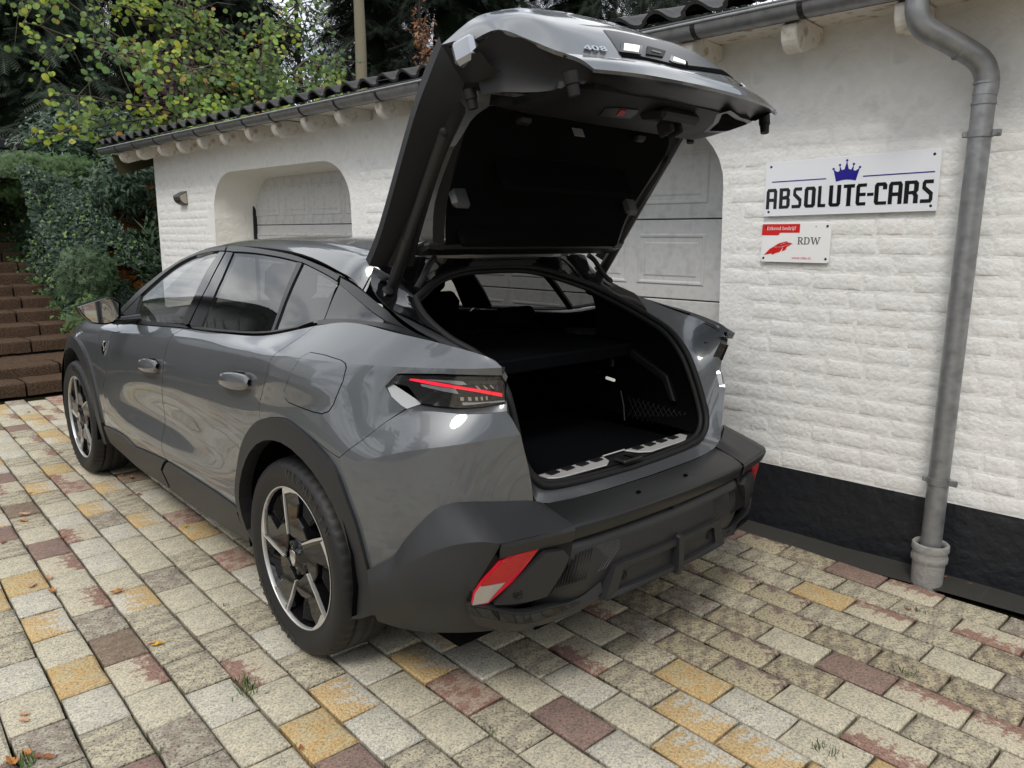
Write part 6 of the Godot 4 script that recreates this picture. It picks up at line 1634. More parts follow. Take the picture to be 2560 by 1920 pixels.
	var LPp := Patch.new(lp, [], Vector3.DOWN)
	for i in 7: LPp.C.append([0.0, 0.6, 0.5, 0.0])
	put("latch_panel", LPp.panel(PackedVector2Array([Vector2(0, 0), Vector2(6, 0), Vector2(6, 3), Vector2(0, 3)]), 4, 5, 0.0, 0.03).mesh(), M.liner, tg)
	var ed := MB.new()
	loft(v3([-0.455, 1.866, 0.938, -0.345, 1.860, 0.996, -0.23, 1.859, 1.018, 0, 1.859, 1.030, 0.23, 1.859, 1.018, 0.345, 1.860, 0.996, 0.468, 1.859, 0.950]), v3([-0.44, 1.842, 0.86, -0.33, 1.835, 0.90, -0.22, 1.832, 0.918, 0, 1.830, 0.932, 0.22, 1.832, 0.918, 0.33, 1.835, 0.90, 0.44, 1.842, 0.86]), 4, 3, Vector3(0, 0.012, 0), Vector3.DOWN, ed)
	put("lower_edge", ed.mesh(), M.satin, tg)
	put("pull_pocket", LPp.panel(D("tg_pocket"), 6, 8, 0.0012, 0.0).mesh(), M.gap, tg)
	put("pocket_rim", LPp.panel(D("tg_pocket"), 6, 8, 0.0006, 0.0, -0.012).mesh(), M.satin, tg)
	put("switch_plate", LPp.panel(D("tg_pull"), 6, 8, 0.003, 0.003, -0.004).mesh(), M.satin, tg)
	put("red_button", LPp.panel(D("tg_red"), 6, 8, 0.006, 0.004).mesh(), mat(0.33, 0.02, 0.02, 0.4), tg)
	var lx := MB.new(); lx.box(Vector3(-0.02, 1.805, 0.865), Vector3(0.19, 0.035, 0.10), Basis(Vector3(1, 0, 0), 0.10), 0.012); put("latch_box", lx.mesh(), M.liner, tg)
	for q in [[-0.035, 0.016], [0.012, 0.012]]:
		var hk := MB.new(); hk.box(Vector3(q[0], 1.772, 0.862), Vector3(q[1], 0.045, 0.055), Basis(Vector3(1, 0, 0), -0.35), 0.005); put("latch_jaw", hk.mesh(), M.rubber, tg)
	var st := MB.new(); st.box(Vector3(-0.05, 1.788, 0.520), Vector3(0.05, 0.03, 0.002), Basis(Vector3(1, 0, 0), -0.47)); put("paper_label", st.mesh(), mat(0.25, 0.25, 0.25, 0.6), tg)

# ------------------------------------------------------------------ plants
func leaf_mesh(kind: String) -> ArrayMesh:
	var b := MB.new()
	match kind:
		"round":   # heart shaped, cupped
			var pts := [Vector2(0, 0), Vector2(0.32, 0.06), Vector2(0.52, 0.34), Vector2(0.46, 0.68), Vector2(0.0, 1.0), Vector2(-0.46, 0.68), Vector2(-0.52, 0.34), Vector2(-0.32, 0.06)]
			var c := Vector3(0, 0.45, 0.0)
			for k in 8:
				var a: Vector2 = pts[k]; var d: Vector2 = pts[(k + 1) % 8]
				var A := Vector3(a.x, a.y, -0.10 * absf(a.x) * 2.0 - 0.08 * a.y * a.y); var Dd := Vector3(d.x, d.y, -0.10 * absf(d.x) * 2.0 - 0.08 * d.y * d.y)
				b.tri(c, A, Dd, Vector3(0, 0, 1), Vector3(a.x * 0.5, 0.1, 1).normalized(), Vector3(d.x * 0.5, 0.1, 1).normalized())
		"long":
			for s in [-1.0, 1.0]:
				var o := Vector3(0.18 * s, 0.5, -0.06)
				b.tri(Vector3(0, 0, 0), o, Vector3(0, 1.0, -0.12), Vector3(0, -0.1, 1), Vector3(0.5 * s, 0, 1).normalized(), Vector3(0, 0.2, 1))
		"ivy":
			var pts := [Vector2(0, 0), Vector2(0.36, -0.08), Vector2(0.5, 0.25), Vector2(0.28, 0.5), Vector2(0, 0.95), Vector2(-0.28, 0.5), Vector2(-0.5, 0.25), Vector2(-0.36, -0.08)]
			for k in range(1, 7):
				var a: Vector2 = pts[k]; var d: Vector2 = pts[k + 1]
				b.tri(Vector3(0, 0.2, 0.03), Vector3(a.x, a.y, -0.06), Vector3(d.x, d.y, -0.06), Vector3(0, 0, 1), Vector3(a.x * 0.6, 0, 1).normalized(), Vector3(d.x * 0.6, 0, 1).normalized())
		"needle":  # a flat spray of needles
			b.tri(Vector3(-0.03, 0, 0), Vector3(0.03, 0, 0), Vector3(0, 1, -0.1), Vector3(0, 0, 1), Vector3(0, 0, 1), Vector3(0, 0, 1))
			for k in 9:
				var y := 0.06 + k * 0.105
				for s in [-1.0, 1.0]:
					var w := 0.30 * (1.0 - y * 0.55)
					b.tri(Vector3(0, y - 0.02, 0), Vector3(0, y + 0.028, 0), Vector3(s * w, y + 0.14, -0.05), Vector3(0, 0, 1), Vector3(0, 0, 1), Vector3(s * 0.4, 0, 1).normalized())
		"small":   # a twig of tiny leaves
			for k in 6:
				var y := k * 0.17
				for s in [-1.0, 1.0]:
					b.tri(Vector3(0, y, 0), Vector3(s * 0.13, y + 0.16, 0.02), Vector3(s * 0.26, y + 0.04, -0.02), Vector3(0, 0.2, 1).normalized(), Vector3(s * 0.3, 0.1, 1).normalized(), Vector3(s * 0.3, 0.1, 1).normalized())
		"blade":
			b.tri(Vector3(-0.03, 0, 0), Vector3(0.03, 0, 0), Vector3(0.02, 0.6, 0.12), Vector3(0, 0, 1), Vector3(0, 0, 1), Vector3(0, 0.3, 1))
			b.tri(Vector3(-0.03, 0, 0), Vector3(0.02, 0.6, 0.12), Vector3(0, 1.0, 0.4), Vector3(0, 0, 1), Vector3(0, 0.3, 1), Vector3(0, 0.5, 1))
	return b.mesh()

func leaf_mat(r := 1.0, g := 1.0, b := 1.0, rough := 0.5, back := 0.25) -> StandardMaterial3D:
	var m := mat(r, g, b, rough, 0.0, 0.4); m.vertex_color_use_as_albedo = true; m.albedo_color = Color.WHITE
	m.backlight_enabled = back > 0.0; m.backlight = lin(0.7 * back, 0.9 * back, 0.3 * back)
	return m

func scatter(called: String, kind: String, list: Array, m: Material, parent: Node) -> MultiMeshInstance3D:
	# list of [Transform3D, Color (linear)]
	var mm := MultiMesh.new(); mm.transform_format = MultiMesh.TRANSFORM_3D; mm.use_colors = true
	if not M.has("leaf_" + kind): M["leaf_" + kind] = leaf_mesh(kind)
	mm.mesh = M["leaf_" + kind]; mm.instance_count = list.size()
	for k in list.size():
		mm.set_instance_transform(k, list[k][0]); mm.set_instance_color(k, list[k][1])
	var o := MultiMeshInstance3D.new(); o.name = called; o.multimesh = mm; o.material_override = m
	parent.add_child(o, true); stuff(o)
	return o

func rdir(r: RandomNumberGenerator) -> Vector3:
	var z := r.randf_range(-1, 1); var a := r.randf() * TAU; var s := sqrt(1 - z * z); return Vector3(s * cos(a), z, s * sin(a))

func leaf_at(r: RandomNumberGenerator, p: Vector3, size: float, face_dir: Vector3, loose := 0.7, hang := 0.3) -> Transform3D:
	var z := (face_dir.normalized() + rdir(r) * loose).normalized()
	var y := (Vector3.DOWN * hang + rdir(r)); y = (y - z * y.dot(z)).normalized()
	var x := y.cross(z)
	return Transform3D(Basis(x * size, y * size, z * size), p)

func mixc(r: RandomNumberGenerator, a: Color, b: Color, spread := 0.25) -> Color:
	var c := a.lerp(b, r.randf()); var k := 1.0 + r.randf_range(-spread, spread); return Color(c.r * k, c.g * k, c.b * k)

func build_plants() -> void:
	var r := RandomNumberGenerator.new(); r.seed = 31
	var eye := Vector3(-2.14, 1.44, 2.16)    # directions to the drive, in the garage's axes
	# the bank: a steep slope from the stairs up to the hedge, in the garage's axes
	var hill := FastNoiseLite.new(); hill.seed = 6; hill.frequency = 0.8
	var bankp := func(x: float, t: float) -> Vector3:
		# t: 0 at the foot, 1 at the top edge
		var zf := -6.72 - clampf((0.62 - x) * 0.0, 0, 1)
		var foot := Vector3(x, 0.02, -6.62); var topp := Vector3(x, 2.22, -8.6)
		if x < 0.95:
			var k := clampf((0.95 - x) / 0.75, 0.0, 1.0)
			foot = foot.lerp(Vector3(x, 1.45, -9.6), 0.0) + Vector3(0, 0.42 * k, -0.55 * k)
		var p := foot.lerp(topp, t); p.y += 0.18 * sin(t * PI)
		var n := hill.get_noise_3d(x * 2.0, t * 3.0, 0.0)
		return p + Vector3(0, 0.05, 0.12) * n * 2.0
	var bank := MB.new(); var rows := []
	for i in 40:
		var x := 0.56 + i * 0.05; var row := PackedVector3Array()
		for j in 14:
			var p: Vector3 = bankp.call(x, j / 13.0)
			row.append(L(p.x, p.y - 0.02, p.z))
		rows.append(row)
	bank.grid(rows, Vector3(0, 1, 1))
	var earth := mat(0.085, 0.055, 0.03, 1.0, 0.0, 0.1); bumpy(earth, noise_tex(0.02, 14, 12.0, 512, 5), 1.0); tri_tex(earth, 2.0)
	earth.albedo_texture = ramp_tex(0.015, 15, [Color(0.35, 0.25, 0.18), Color(1, 0.85, 0.65), Color(0.55, 0.4, 0.3), Color(0.9, 0.75, 0.6)], 256)
	var bk := put("bank", bank.mesh(), earth); structure(bk); tag(bk, "steep bank of brown earth and rock beside the garage", "bank")
	var upper := MB.new(); upper.quad(L(-14, 2.1, -8.5), L(14, 2.1, -8.5), L(14, 4.5, -40), L(-14, 4.5, -40), Vector3.UP)
	upper.quad(L(1.5, 0.0, -6.9), L(14, 0.0, -6.9), L(14, 2.1, -8.5), L(1.5, 2.1, -8.5), Vector3.UP)
	var up := put("hillside", upper.mesh(), M.soil); structure(up); tag(up, "wooded hillside of dark soil above the bank", "hillside")
	# ivy, thick except over a few bare patches
	var ivy := []
	var bare := FastNoiseLite.new(); bare.seed = 19; bare.frequency = 1.3
	for k in 15000:
		var x := r.randf_range(0.50, 1.85); var t := pow(r.randf(), 0.9) * 0.98
		var p: Vector3 = bankp.call(x, t)
		var bb := bare.get_noise_3d(p.x * 1.3, p.y * 1.6, 2.0)
		if p.x > 1.0 and bb > 0.16 and p.y > 0.7 and p.y < 1.75: continue
		if p.x > 0.55 and bb > 0.36: continue
		var lump := hill.get_noise_3d(p.x * 3.0, p.y * 3.0, 5.0)
		p += Vector3(0, 0.03, 0.10) * (r.randf() * 0.8 + lump * 0.9 + 0.2)
		var c := mixc(r, Color(0.016, 0.036, 0.022), Color(0.035, 0.066, 0.036), 0.3)
		if r.randf() < 0.06 + maxf(0.0, lump) * 0.12: c = mixc(r, Color(0.10, 0.19, 0.045), Color(0.17, 0.26, 0.06))
		ivy.append([Transform3D(Basis(Vector3.UP, TH), Vector3.ZERO) * leaf_at(r, p, r.randf_range(0.030, 0.062), Vector3(-0.25, 0.55, 1.0), 0.55, 0.9), c])
	for k in 4200:   # the flank that falls to the steps
		var zz := r.randf_range(-10.8, -6.6); var yb := 0.30 + maxf(0.0, -6.72 - zz) * 0.3627; var yt := minf(2.15, 0.2 + (-6.5 - zz) * 1.12)
		if yt < yb: continue
		var f := r.randf(); var p := Vector3(0.56 + 0.18 * f + maxf(0.0, -8.4 - zz) * 0.10 + r.randfn(0.0, 0.03), lerpf(yb, yt, f), zz)
		var c := mixc(r, Color(0.016, 0.036, 0.022), Color(0.04, 0.075, 0.036), 0.3)
		if r.randf() < 0.10: c = mixc(r, Color(0.10, 0.19, 0.045), Color(0.17, 0.26, 0.06))
		ivy.append([Transform3D(Basis(Vector3.UP, TH), Vector3.ZERO) * leaf_at(r, p, r.randf_range(0.030, 0.062), Vector3(-1.0, 0.6, 0.5), 0.55, 0.9), c])
	for k in 1500:   # runners creeping over the right-hand ends of the steps
		var n := r.randi_range(0, 13); var zz := -6.76 - n * 0.335 - r.randf() * 0.34; var yy := 0.255 + n * 0.1215 + 0.13
		var x := 0.62 + n * 0.012 - absf(r.randfn(0.0, 0.11)) + 0.05 * r.randf()
		var p := Vector3(x, yy + r.randf() * 0.07 , zz)
		var c := mixc(r, Color(0.03, 0.07, 0.025), Color(0.09, 0.17, 0.045), 0.3)
		ivy.append([Transform3D(Basis(Vector3.UP, TH), Vector3.ZERO) * leaf_at(r, p, r.randf_range(0.03, 0.055), Vector3(-0.2, 0.9, 0.6), 0.6, 0.6), c])
	var iv := scatter("ivy", "ivy", ivy, leaf_mat(1, 1, 1, 0.42, 0.15), self)
	tag(iv, "dense dark green ivy covering the bank between the stairs and the garage", "ivy")
	# low clipped evergreen mounds on the bank
	var shrubs := [
		["low_shrub", "feathery grey-green low shrub halfway up the bank above the door mirror", Vector3(0.78, 0.98, -7.25), Vector3(0.34, 0.34, 0.32), 1500, "small", 0.075, Color(0.045, 0.085, 0.038), Color(0.085, 0.135, 0.065)],
		["low_shrub", "yellowish green shrub at the foot of the bank beside the lower steps", Vector3(0.62, 0.52, -6.72), Vector3(0.24, 0.26, 0.22), 800, "small", 0.07, Color(0.05, 0.09, 0.03), Color(0.10, 0.16, 0.045)],
		["low_shrub", "strap-leaved dark shrub against the garage corner", Vector3(1.62, 1.0, -7.3), Vector3(0.22, 0.75, 0.3), 700, "blade", 0.26, Color(0.02, 0.045, 0.02), Color(0.05, 0.09, 0.045)],
		["low_shrub", "narrow-leaved laurel tuft below the gutter end", Vector3(1.50, 2.06, -7.9), Vector3(0.50, 0.36, 0.4), 900, "long", 0.11, Color(0.025, 0.055, 0.03), Color(0.06, 0.10, 0.06)],
		["clipped_hedge", "low clipped green hedge along the top of the bank beside the steps", Vector3(0.98, 2.13, -9.1), Vector3(0.66, 0.30, 0.62), 5200, "small", 0.07, Color(0.045, 0.09, 0.028), Color(0.09, 0.155, 0.05)],
		["laurel_bush", "large glossy laurel bush with broad shiny leaves behind the gutter end", Vector3(1.85, 2.62, -10.6), Vector3(0.85, 0.62, 0.7), 2600, "long", 0.13, Color(0.018, 0.045, 0.020), Color(0.045, 0.085, 0.045)],
		["laurel_bush", "tall dark laurel thicket behind the yellow-green tree", Vector3(3.3, 2.7, -12.0), Vector3(1.5, 1.0, 1.0), 4200, "long", 0.14, Color(0.016, 0.036, 0.018), Color(0.035, 0.065, 0.035)],
		["copper_shrub", "dark purple-red shrub showing through the yellow-green tree", Vector3(4.1, 3.9, -12.2), Vector3(0.75, 1.0, 0.7), 2600, "long", 0.10, Color(0.022, 0.006, 0.010), Color(0.055, 0.014, 0.020)]]
	for q in shrubs:
		var at := L(q[2].x, q[2].y, q[2].z)
		var o := thing(q[0], q[1], "hedge" if q[0] == "clipped_hedge" else "shrub", at, TH)
		var ls := []; var ra: Vector3 = q[3]
		for k in q[4]:
			var d := rdir(r); if d.z < -0.3: d.z = -d.z
			var pw := 0.62 if q[0] == "clipped_hedge" else 1.0
			var e := Vector3(signf(d.x) * pow(absf(d.x), pw), signf(d.y) * pow(absf(d.y), pw), signf(d.z) * pow(absf(d.z), pw))
			var wob := 1.0 + 0.30 * hill.get_noise_3d(d.x * 2.5 + q[2].x, d.y * 2.5, d.z * 2.5)
			var p := e * ra * wob * pow(r.randf(), 0.28)
			var sz: float = q[6] * r.randf_range(0.7, 1.2)
			ls.append([leaf_at(r, p, sz, d + Vector3(0, 0.4, 0.3), 0.6, -0.6 if q[5] == "blade" or q[5] == "small" else 0.3), mixc(r, q[7], q[8], 0.3)])
		scatter("foliage", q[5], ls, leaf_mat(1, 1, 1, 0.28 if q[0] == "laurel_bush" else 0.5, 0.12), o)
		var sm := MB.new()
		for k in 5: sm.tube([Vector3(r.randf_range(-0.1, 0.1), -ra.y - 0.1, 0), Vector3(r.randf_range(-0.5, 0.5) * ra.x, 0, r.randf_range(-0.3, 0.3) * ra.z), Vector3(r.randf_range(-0.8, 0.8) * ra.x, ra.y * 0.6, 0)], 0.02, 5, 0.006)
		put("stem", sm.mesh(), M.bark, o)
	redbud(r)
	# the wood behind: pale trunk, cedar trunk, dark conifers and leafy trees
	var firs := [
		["grey-green spruce at the left edge, above the letter box", 2.5, -15.0, 9.0, 2.0, 0, 5200], ["taller grey-green spruce just right of the letter box", 4.3, -19.0, 13.0, 2.6, 0, 6000],
		["spruce with brownish boughs behind the laurel bush", 5.2, -16.5, 11.0, 2.2, 1, 5600], ["tall spruce behind the left half of the yellow-green tree", 8.6, -22.0, 15.0, 3.2, 1, 6500],
		["dark spruce behind the right half of the yellow-green tree", 7.4, -16.5, 12.0, 2.1, 2, 5600], ["slim dark fir just right of the gap with white sky", 11.3, -16.0, 14.0, 1.7, 2, 5200],
		["dark fir behind the pale trunk", 13.3, -18.5, 15.0, 2.6, 2, 6000], ["dark fir with hanging boughs right of the pale trunk", 11.6, -13.0, 13.0, 2.0, 2, 5600],
		["dense black-green fir behind the raised tailgate's left end", 14.6, -14.5, 14.0, 2.6, 2, 6500], ["dense black-green fir behind the middle of the raised tailgate", 17.0, -13.0, 14.0, 2.5, 2, 6500],
		["black-green fir left of the thick reddish trunk", 18.5, -10.5, 13.0, 2.1, 2, 5200], ["black-green fir right of the thick reddish trunk", 19.0, -5.5, 13.0, 2.6, 2, 5200], ["far spruce filling the wood behind the pale trunk", 17.5, -24.0, 18.0, 4.0, 2, 6500]]
	for f in firs:
		var c: Array = [[Color(0.036, 0.055, 0.036), Color(0.070, 0.098, 0.066)], [Color(0.030, 0.042, 0.022), Color(0.062, 0.074, 0.040)], [Color(0.009, 0.016, 0.009), Color(0.024, 0.036, 0.020)]][f[5]]
		conifer(r, f[0], L(f[1], 2.2, f[2]), f[3], f[4], 0.3, c[0], c[1], int(f[6] * 1.7), M.darkbark)
	cedar(r)
	broadleaf(r, "bare_trunk_tree", "slender tree with a pale olive trunk rising above the garage roof", L(7.85, 2.0, -11.8), 12.0, 0.15, Vector3(0, 9.5, 0), Vector3(2.2, 2.6, 2.0), 1600, Color(0.03, 0.055, 0.018), Color(0.06, 0.095, 0.03), M.palebark, 0.13)
	broadleaf(r, "sky_gap_tree", "airy broadleaf tree against the white sky between the trunks", L(12.4, 2.4, -21.5), 9.5, 0.12, Vector3(-0.2, 5.6, 0), Vector3(2.2, 3.4, 1.5), 1500, Color(0.025, 0.045, 0.014), Color(0.06, 0.095, 0.03), M.darkbark, 0.15)
	broadleaf(r, "brown_leaved_sapling", "sapling with withered orange-brown leaves beside the raised tailgate", L(8.25, 2.2, -10.2), 5.8, 0.035, Vector3(0, 3.3, 0), Vector3(0.26, 1.3, 0.3), 230, Color(0.16, 0.065, 0.024), Color(0.27, 0.12, 0.05), M.darkbark, 0.13)

func redbud(r: RandomNumberGenerator) -> void:
	var at := L(4.5, 2.0, -9.9)
	var t := thing("yellow_green_tree", "spreading tree with round yellow-green leaves and bare crooked twigs above the gutter", "tree", at, TH)
	var trunk := MB.new(); trunk.tube(curve(v3([0, -0.2, 0, 0.1, 0.6, 0.05, -0.1, 1.3, 0.0, 0.15, 2.0, 0.1]), 4), 0.10, 8, 0.07); put("trunk", trunk.mesh(), M.bark, t)
	var limbs := sub("crown", t); var twigs := []
	var ends := v3([-3.6, 2.0, 0.9, -3.1, 1.2, 1.0, -2.7, 2.6, 0.4, -2.4, 0.75, 1.4, -1.9, 1.6, 1.3, -1.5, 2.9, 0.6, -1.3, 0.55, 1.5, -0.8, 1.3, 1.5, -0.5, 2.3, 1.1, 0.1, 0.9, 1.3, 0.5, 1.7, 1.2, 0.9, 0.7, 0.9, 1.2, 2.4, 0.6, 1.5, 1.2, 0.5, -3.0, 3.2, 0.2, -0.2, 3.2, 0.4, 0.8, 3.3, 0.2, -2.2, 3.6, 0.0, -3.9, 2.9, 0.5, -3.3, 0.75, 0.8, -2.0, 1.0, 1.7, -2.9, 1.7, 1.5])
	for e in ends:
		var b := MB.new(); var s := Vector3(0.05, r.randf_range(0.7, 1.9), 0.05)
		var mid := s.lerp(e, 0.5) + Vector3(r.randf_range(-0.2, 0.2), r.randf_range(0.0, 0.45), r.randf_range(-0.2, 0.2))
		var pts := curve([s, mid, e], 6)
		for k in range(1, pts.size() - 1): pts[k] += rdir(r) * 0.035
		b.tube(pts, 0.030, 6, 0.007)
		for k in range(3, pts.size()):
			for q in r.randi_range(2, 4):
				var d := rdir(r) + Vector3(0, -0.25, 0.3); var ln := r.randf_range(0.25, 0.75)
				var tw := [pts[k], pts[k] + d * ln * 0.5 + rdir(r) * 0.05, pts[k] + d * ln + Vector3(0, -0.08, 0)]
				b.tube(tw, 0.007, 4, 0.002, false); twigs.append(tw)
		put("limb", b.mesh(), M.twig, limbs)
	var leaves := []; var clusters := FastNoiseLite.new(); clusters.seed = 3; clusters.frequency = 0.9
	for tw in twigs:
		for k in 8:
			var w := r.randf(); var p: Vector3 = (tw[1] as Vector3).lerp(tw[2], w) if r.randf() < 0.75 else (tw[0] as Vector3).lerp(tw[1], w)
			var cl := clusters.get_noise_3dv(p)
			if cl < -0.18 and r.randf() < 0.8: continue
			p += rdir(r) * 0.09
			var yel := clampf(0.35 + cl * 1.4 + r.randf_range(-0.35, 0.35) - p.x * 0.05, 0.0, 1.0)
			var c := Color(0.055, 0.11, 0.040).lerp(Color(0.20, 0.29, 0.035), yel)
			if yel > 0.85 and r.randf() < 0.5: c = mixc(r, Color(0.30, 0.33, 0.02), Color(0.36, 0.36, 0.05), 0.15)
			elif r.randf() < 0.03: c = Color(0.28, 0.16, 0.02)
			var xf := leaf_at(r, p, r.randf_range(0.045, 0.090), Vector3(-0.3, 0.45, 0.9), 0.55, 1.1)
			leaves.append([xf, c])
	# the leaves that show largest are pieces of their own
	leaves.sort_custom(func(a, b): return a[0].origin.z + a[0].basis.y.length() * 8.0 > b[0].origin.z + b[0].basis.y.length() * 8.0)
	var lm := []
	for k in 10:
		var c := [Color(0.055, 0.11, 0.04), Color(0.07, 0.14, 0.045), Color(0.09, 0.16, 0.04), Color(0.12, 0.20, 0.04), Color(0.15, 0.24, 0.04), Color(0.18, 0.27, 0.035), Color(0.22, 0.30, 0.035), Color(0.27, 0.33, 0.03), Color(0.34, 0.35, 0.04), Color(0.28, 0.16, 0.03)][k] as Color
		var m := mat(c.r, c.g, c.b, 0.45, 0.0, 0.4); m.backlight_enabled = true; m.backlight = lin(c.r * 1.4, c.g * 1.5, c.b); lm.append(m)
	if not M.has("leaf_round"): M.leaf_round = leaf_mesh("round")
	var n := mini(280, leaves.size())
	for k in n:
		var c: Color = leaves[k][1]; var pick := clampi(int((c.g - 0.10) / 0.028), 0, 8)
		if c.r > c.g: pick = 9
		put("leaf", M.leaf_round, lm[pick], limbs).transform = leaves[k][0]
	scatter("inner_leaves", "round", leaves.slice(n), leaf_mat(1, 1, 1, 0.45, 0.35), limbs)

func conifer(r: RandomNumberGenerator, label: String, at: Vector3, h: float, rad: float, base: float, c1: Color, c2: Color, count: int, bark: Material) -> void:
	var t := thing("conifer", label, "tree", at, r.randf() * TAU)
	var b := MB.new(); b.tube([Vector3(0, -0.5, 0), Vector3(0.05, h * 0.5, 0), Vector3(0, h, 0)], 0.20, 8, 0.02); put("trunk", b.mesh(), bark, t)
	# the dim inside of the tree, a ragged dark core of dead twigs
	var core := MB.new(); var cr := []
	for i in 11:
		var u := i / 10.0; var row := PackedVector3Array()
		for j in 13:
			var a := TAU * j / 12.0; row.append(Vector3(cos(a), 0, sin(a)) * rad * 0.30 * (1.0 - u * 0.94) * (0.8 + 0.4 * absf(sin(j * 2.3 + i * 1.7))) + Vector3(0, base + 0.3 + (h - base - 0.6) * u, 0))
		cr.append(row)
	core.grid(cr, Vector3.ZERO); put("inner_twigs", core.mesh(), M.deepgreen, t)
	var br := MB.new(); var ls := []; var boughs := int(count / 46.0)
	for k in boughs:
		var u := pow(r.randf(), 0.8); var y := base + (h - base) * u; var a := r.randf() * TAU
		var ln := rad * (1.0 - u * 0.86) * r.randf_range(0.65, 1.1)
		var out := Vector3(cos(a), 0, sin(a)); var tip := Vector3(0, y, 0) + out * ln + Vector3(0, -0.20 * ln, 0)
		var mid := Vector3(0, y, 0) + out * ln * 0.5 + Vector3(0, 0.05 * ln, 0)
		br.tube([Vector3(0, y, 0), mid, tip], 0.022, 4, 0.005, false)
		for q in 46:
			var w := pow(r.randf(), 0.7)
			var p := Vector3(0, y, 0).lerp(mid, w * 2.0) if w < 0.5 else mid.lerp(tip, w * 2.0 - 1.0)
			var side := out.cross(Vector3.UP) * r.randf_range(-1, 1)
			p += side * 0.30 * ln * (1.0 - w * 0.6) + Vector3(0, -r.randf() * 0.16, 0)
			var y2 := (out * 0.6 + side * 0.9 + Vector3(0, -0.55, 0) + rdir(r) * 0.35).normalized()
			var z := (Vector3.UP + rdir(r) * 0.5); z = (z - y2 * z.dot(y2)).normalized()
			var s := r.randf_range(0.30, 0.60)
			ls.append([Transform3D(Basis(y2.cross(z) * s, y2 * s, z * s), p), mixc(r, c1, c2, 0.25)])
	put("boughs", br.mesh(), bark, t)
	scatter("crown", "needle", ls, leaf_mat(1, 1, 1, 0.65, 0.08), t)

func cedar(r: RandomNumberGenerator) -> void:
	var t := thing("cedar", "old conifer with a thick reddish-brown trunk behind the pantiles", "tree", L(9.2, 2.0, -4.9), 0.3)
	var b := MB.new(); b.tube(curve(v3([0.0, -1.0, 0, 0.0, 2.0, 0, 0.05, 5.0, 0, 0, 9.0, 0]), 5), 0.30, 14, 0.16); put("trunk", b.mesh(), M.redbark, t)
	var ls := []
	var boughs := [[v3([0.0, 2.05, 0.1, -0.9, 1.95, 0.2, -1.9, 1.90, 0.1, -3.2, 1.7, 0.2]), 0.07], [v3([-1.5, 1.9, 0.15, -1.9, 2.8, 0.1, -2.3, 4.0, 0.1]), 0.05], [v3([0.0, 3.2, 0, -1.2, 3.1, 0.4, -2.4, 2.8, 0.6]), 0.06], [v3([0.1, 2.7, 0, 0.9, 2.5, 0.3, 2.0, 2.1, 0.5]), 0.06], [v3([0, 3.6, 0.1, 0.6, 3.4, 0.7, 1.6, 2.9, 1.1]), 0.05], [v3([0, 4.5, 0, -1.5, 4.3, -0.3, -3.2, 3.8, -0.2]), 0.06], [v3([0, 4.2, 0.2, 1.2, 3.8, 0.2, 2.6, 3.2, 0.0]), 0.06], [v3([-0.6, 2.0, 0.2, -1.3, 2.4, 0.7, -2.0, 2.5, 1.0]), 0.03]]
	for q in boughs:
		var m := MB.new(); var pts := curve(q[0], 6); m.tube(pts, q[1], 7, 0.015); put("bough", m.mesh(), M.darkbark, t)
		for k in 420:
			var i := r.randi_range(2, pts.size() - 1); var p: Vector3 = pts[i] + Vector3(r.randf_range(-0.5, 0.5), 0, r.randf_range(-0.6, 0.6)) + Vector3(0, -absf(r.randfn(0, 0.30)), 0)
			var y2 := (Vector3(0, -0.9, 0) + rdir(r) * 0.7).normalized(); var z := rdir(r); z = (z - y2 * z.dot(y2)).normalized(); var s := r.randf_range(0.16, 0.34)
			ls.append([Transform3D(Basis(y2.cross(z) * s, y2 * s, z * s), p), mixc(r, Color(0.008, 0.014, 0.008), Color(0.02, 0.03, 0.016), 0.2)])
	scatter("crown", "needle", ls, leaf_mat(1, 1, 1, 0.65, 0.05), t)

func broadleaf(r: RandomNumberGenerator, called: String, label: String, at: Vector3, h: float, rad: float, mid: Vector3, ra: Vector3, count: int, c1: Color, c2: Color, bark: Material, size: float) -> void:
	var t := thing(called, label, "tree", at, 0.0)
	var b := MB.new(); b.tube(curve(v3([0, -0.5, 0, 0.06, h * 0.3, 0, -0.05, h * 0.6, 0, 0.0, h, 0]), 5), rad, 10, rad * 0.35); put("trunk", b.mesh(), bark, t)
	var br := MB.new()
	for k in 16:
		var s := Vector3(0, r.randf_range(mid.y - ra.y, mid.y + ra.y * 0.4), 0); var e := mid + rdir(r) * ra * 0.8
		br.tube(curve([s, s.lerp(e, 0.5) + Vector3(0, 0.1, 0), e], 3), rad * 0.22, 5, 0.006, false)
	put("limbs", br.mesh(), bark, t)
	var ls := []; var cl := FastNoiseLite.new(); cl.seed = int(h * 10); cl.frequency = 0.7
	while ls.size() < count:
		var p := rdir(r) * ra * pow(r.randf(), 0.5)
		if cl.get_noise_3dv(p + at) < -0.05: continue
		ls.append([leaf_at(r, mid + p, size * r.randf_range(0.7, 1.2), Vector3(-0.2, 0.5, 0.8), 0.8, 0.7), mixc(r, c1, c2, 0.3)])
	scatter("crown", "long" if called == "brown_leaved_sapling" else "ivy", ls, leaf_mat(1, 1, 1, 0.5, 0.25), t)

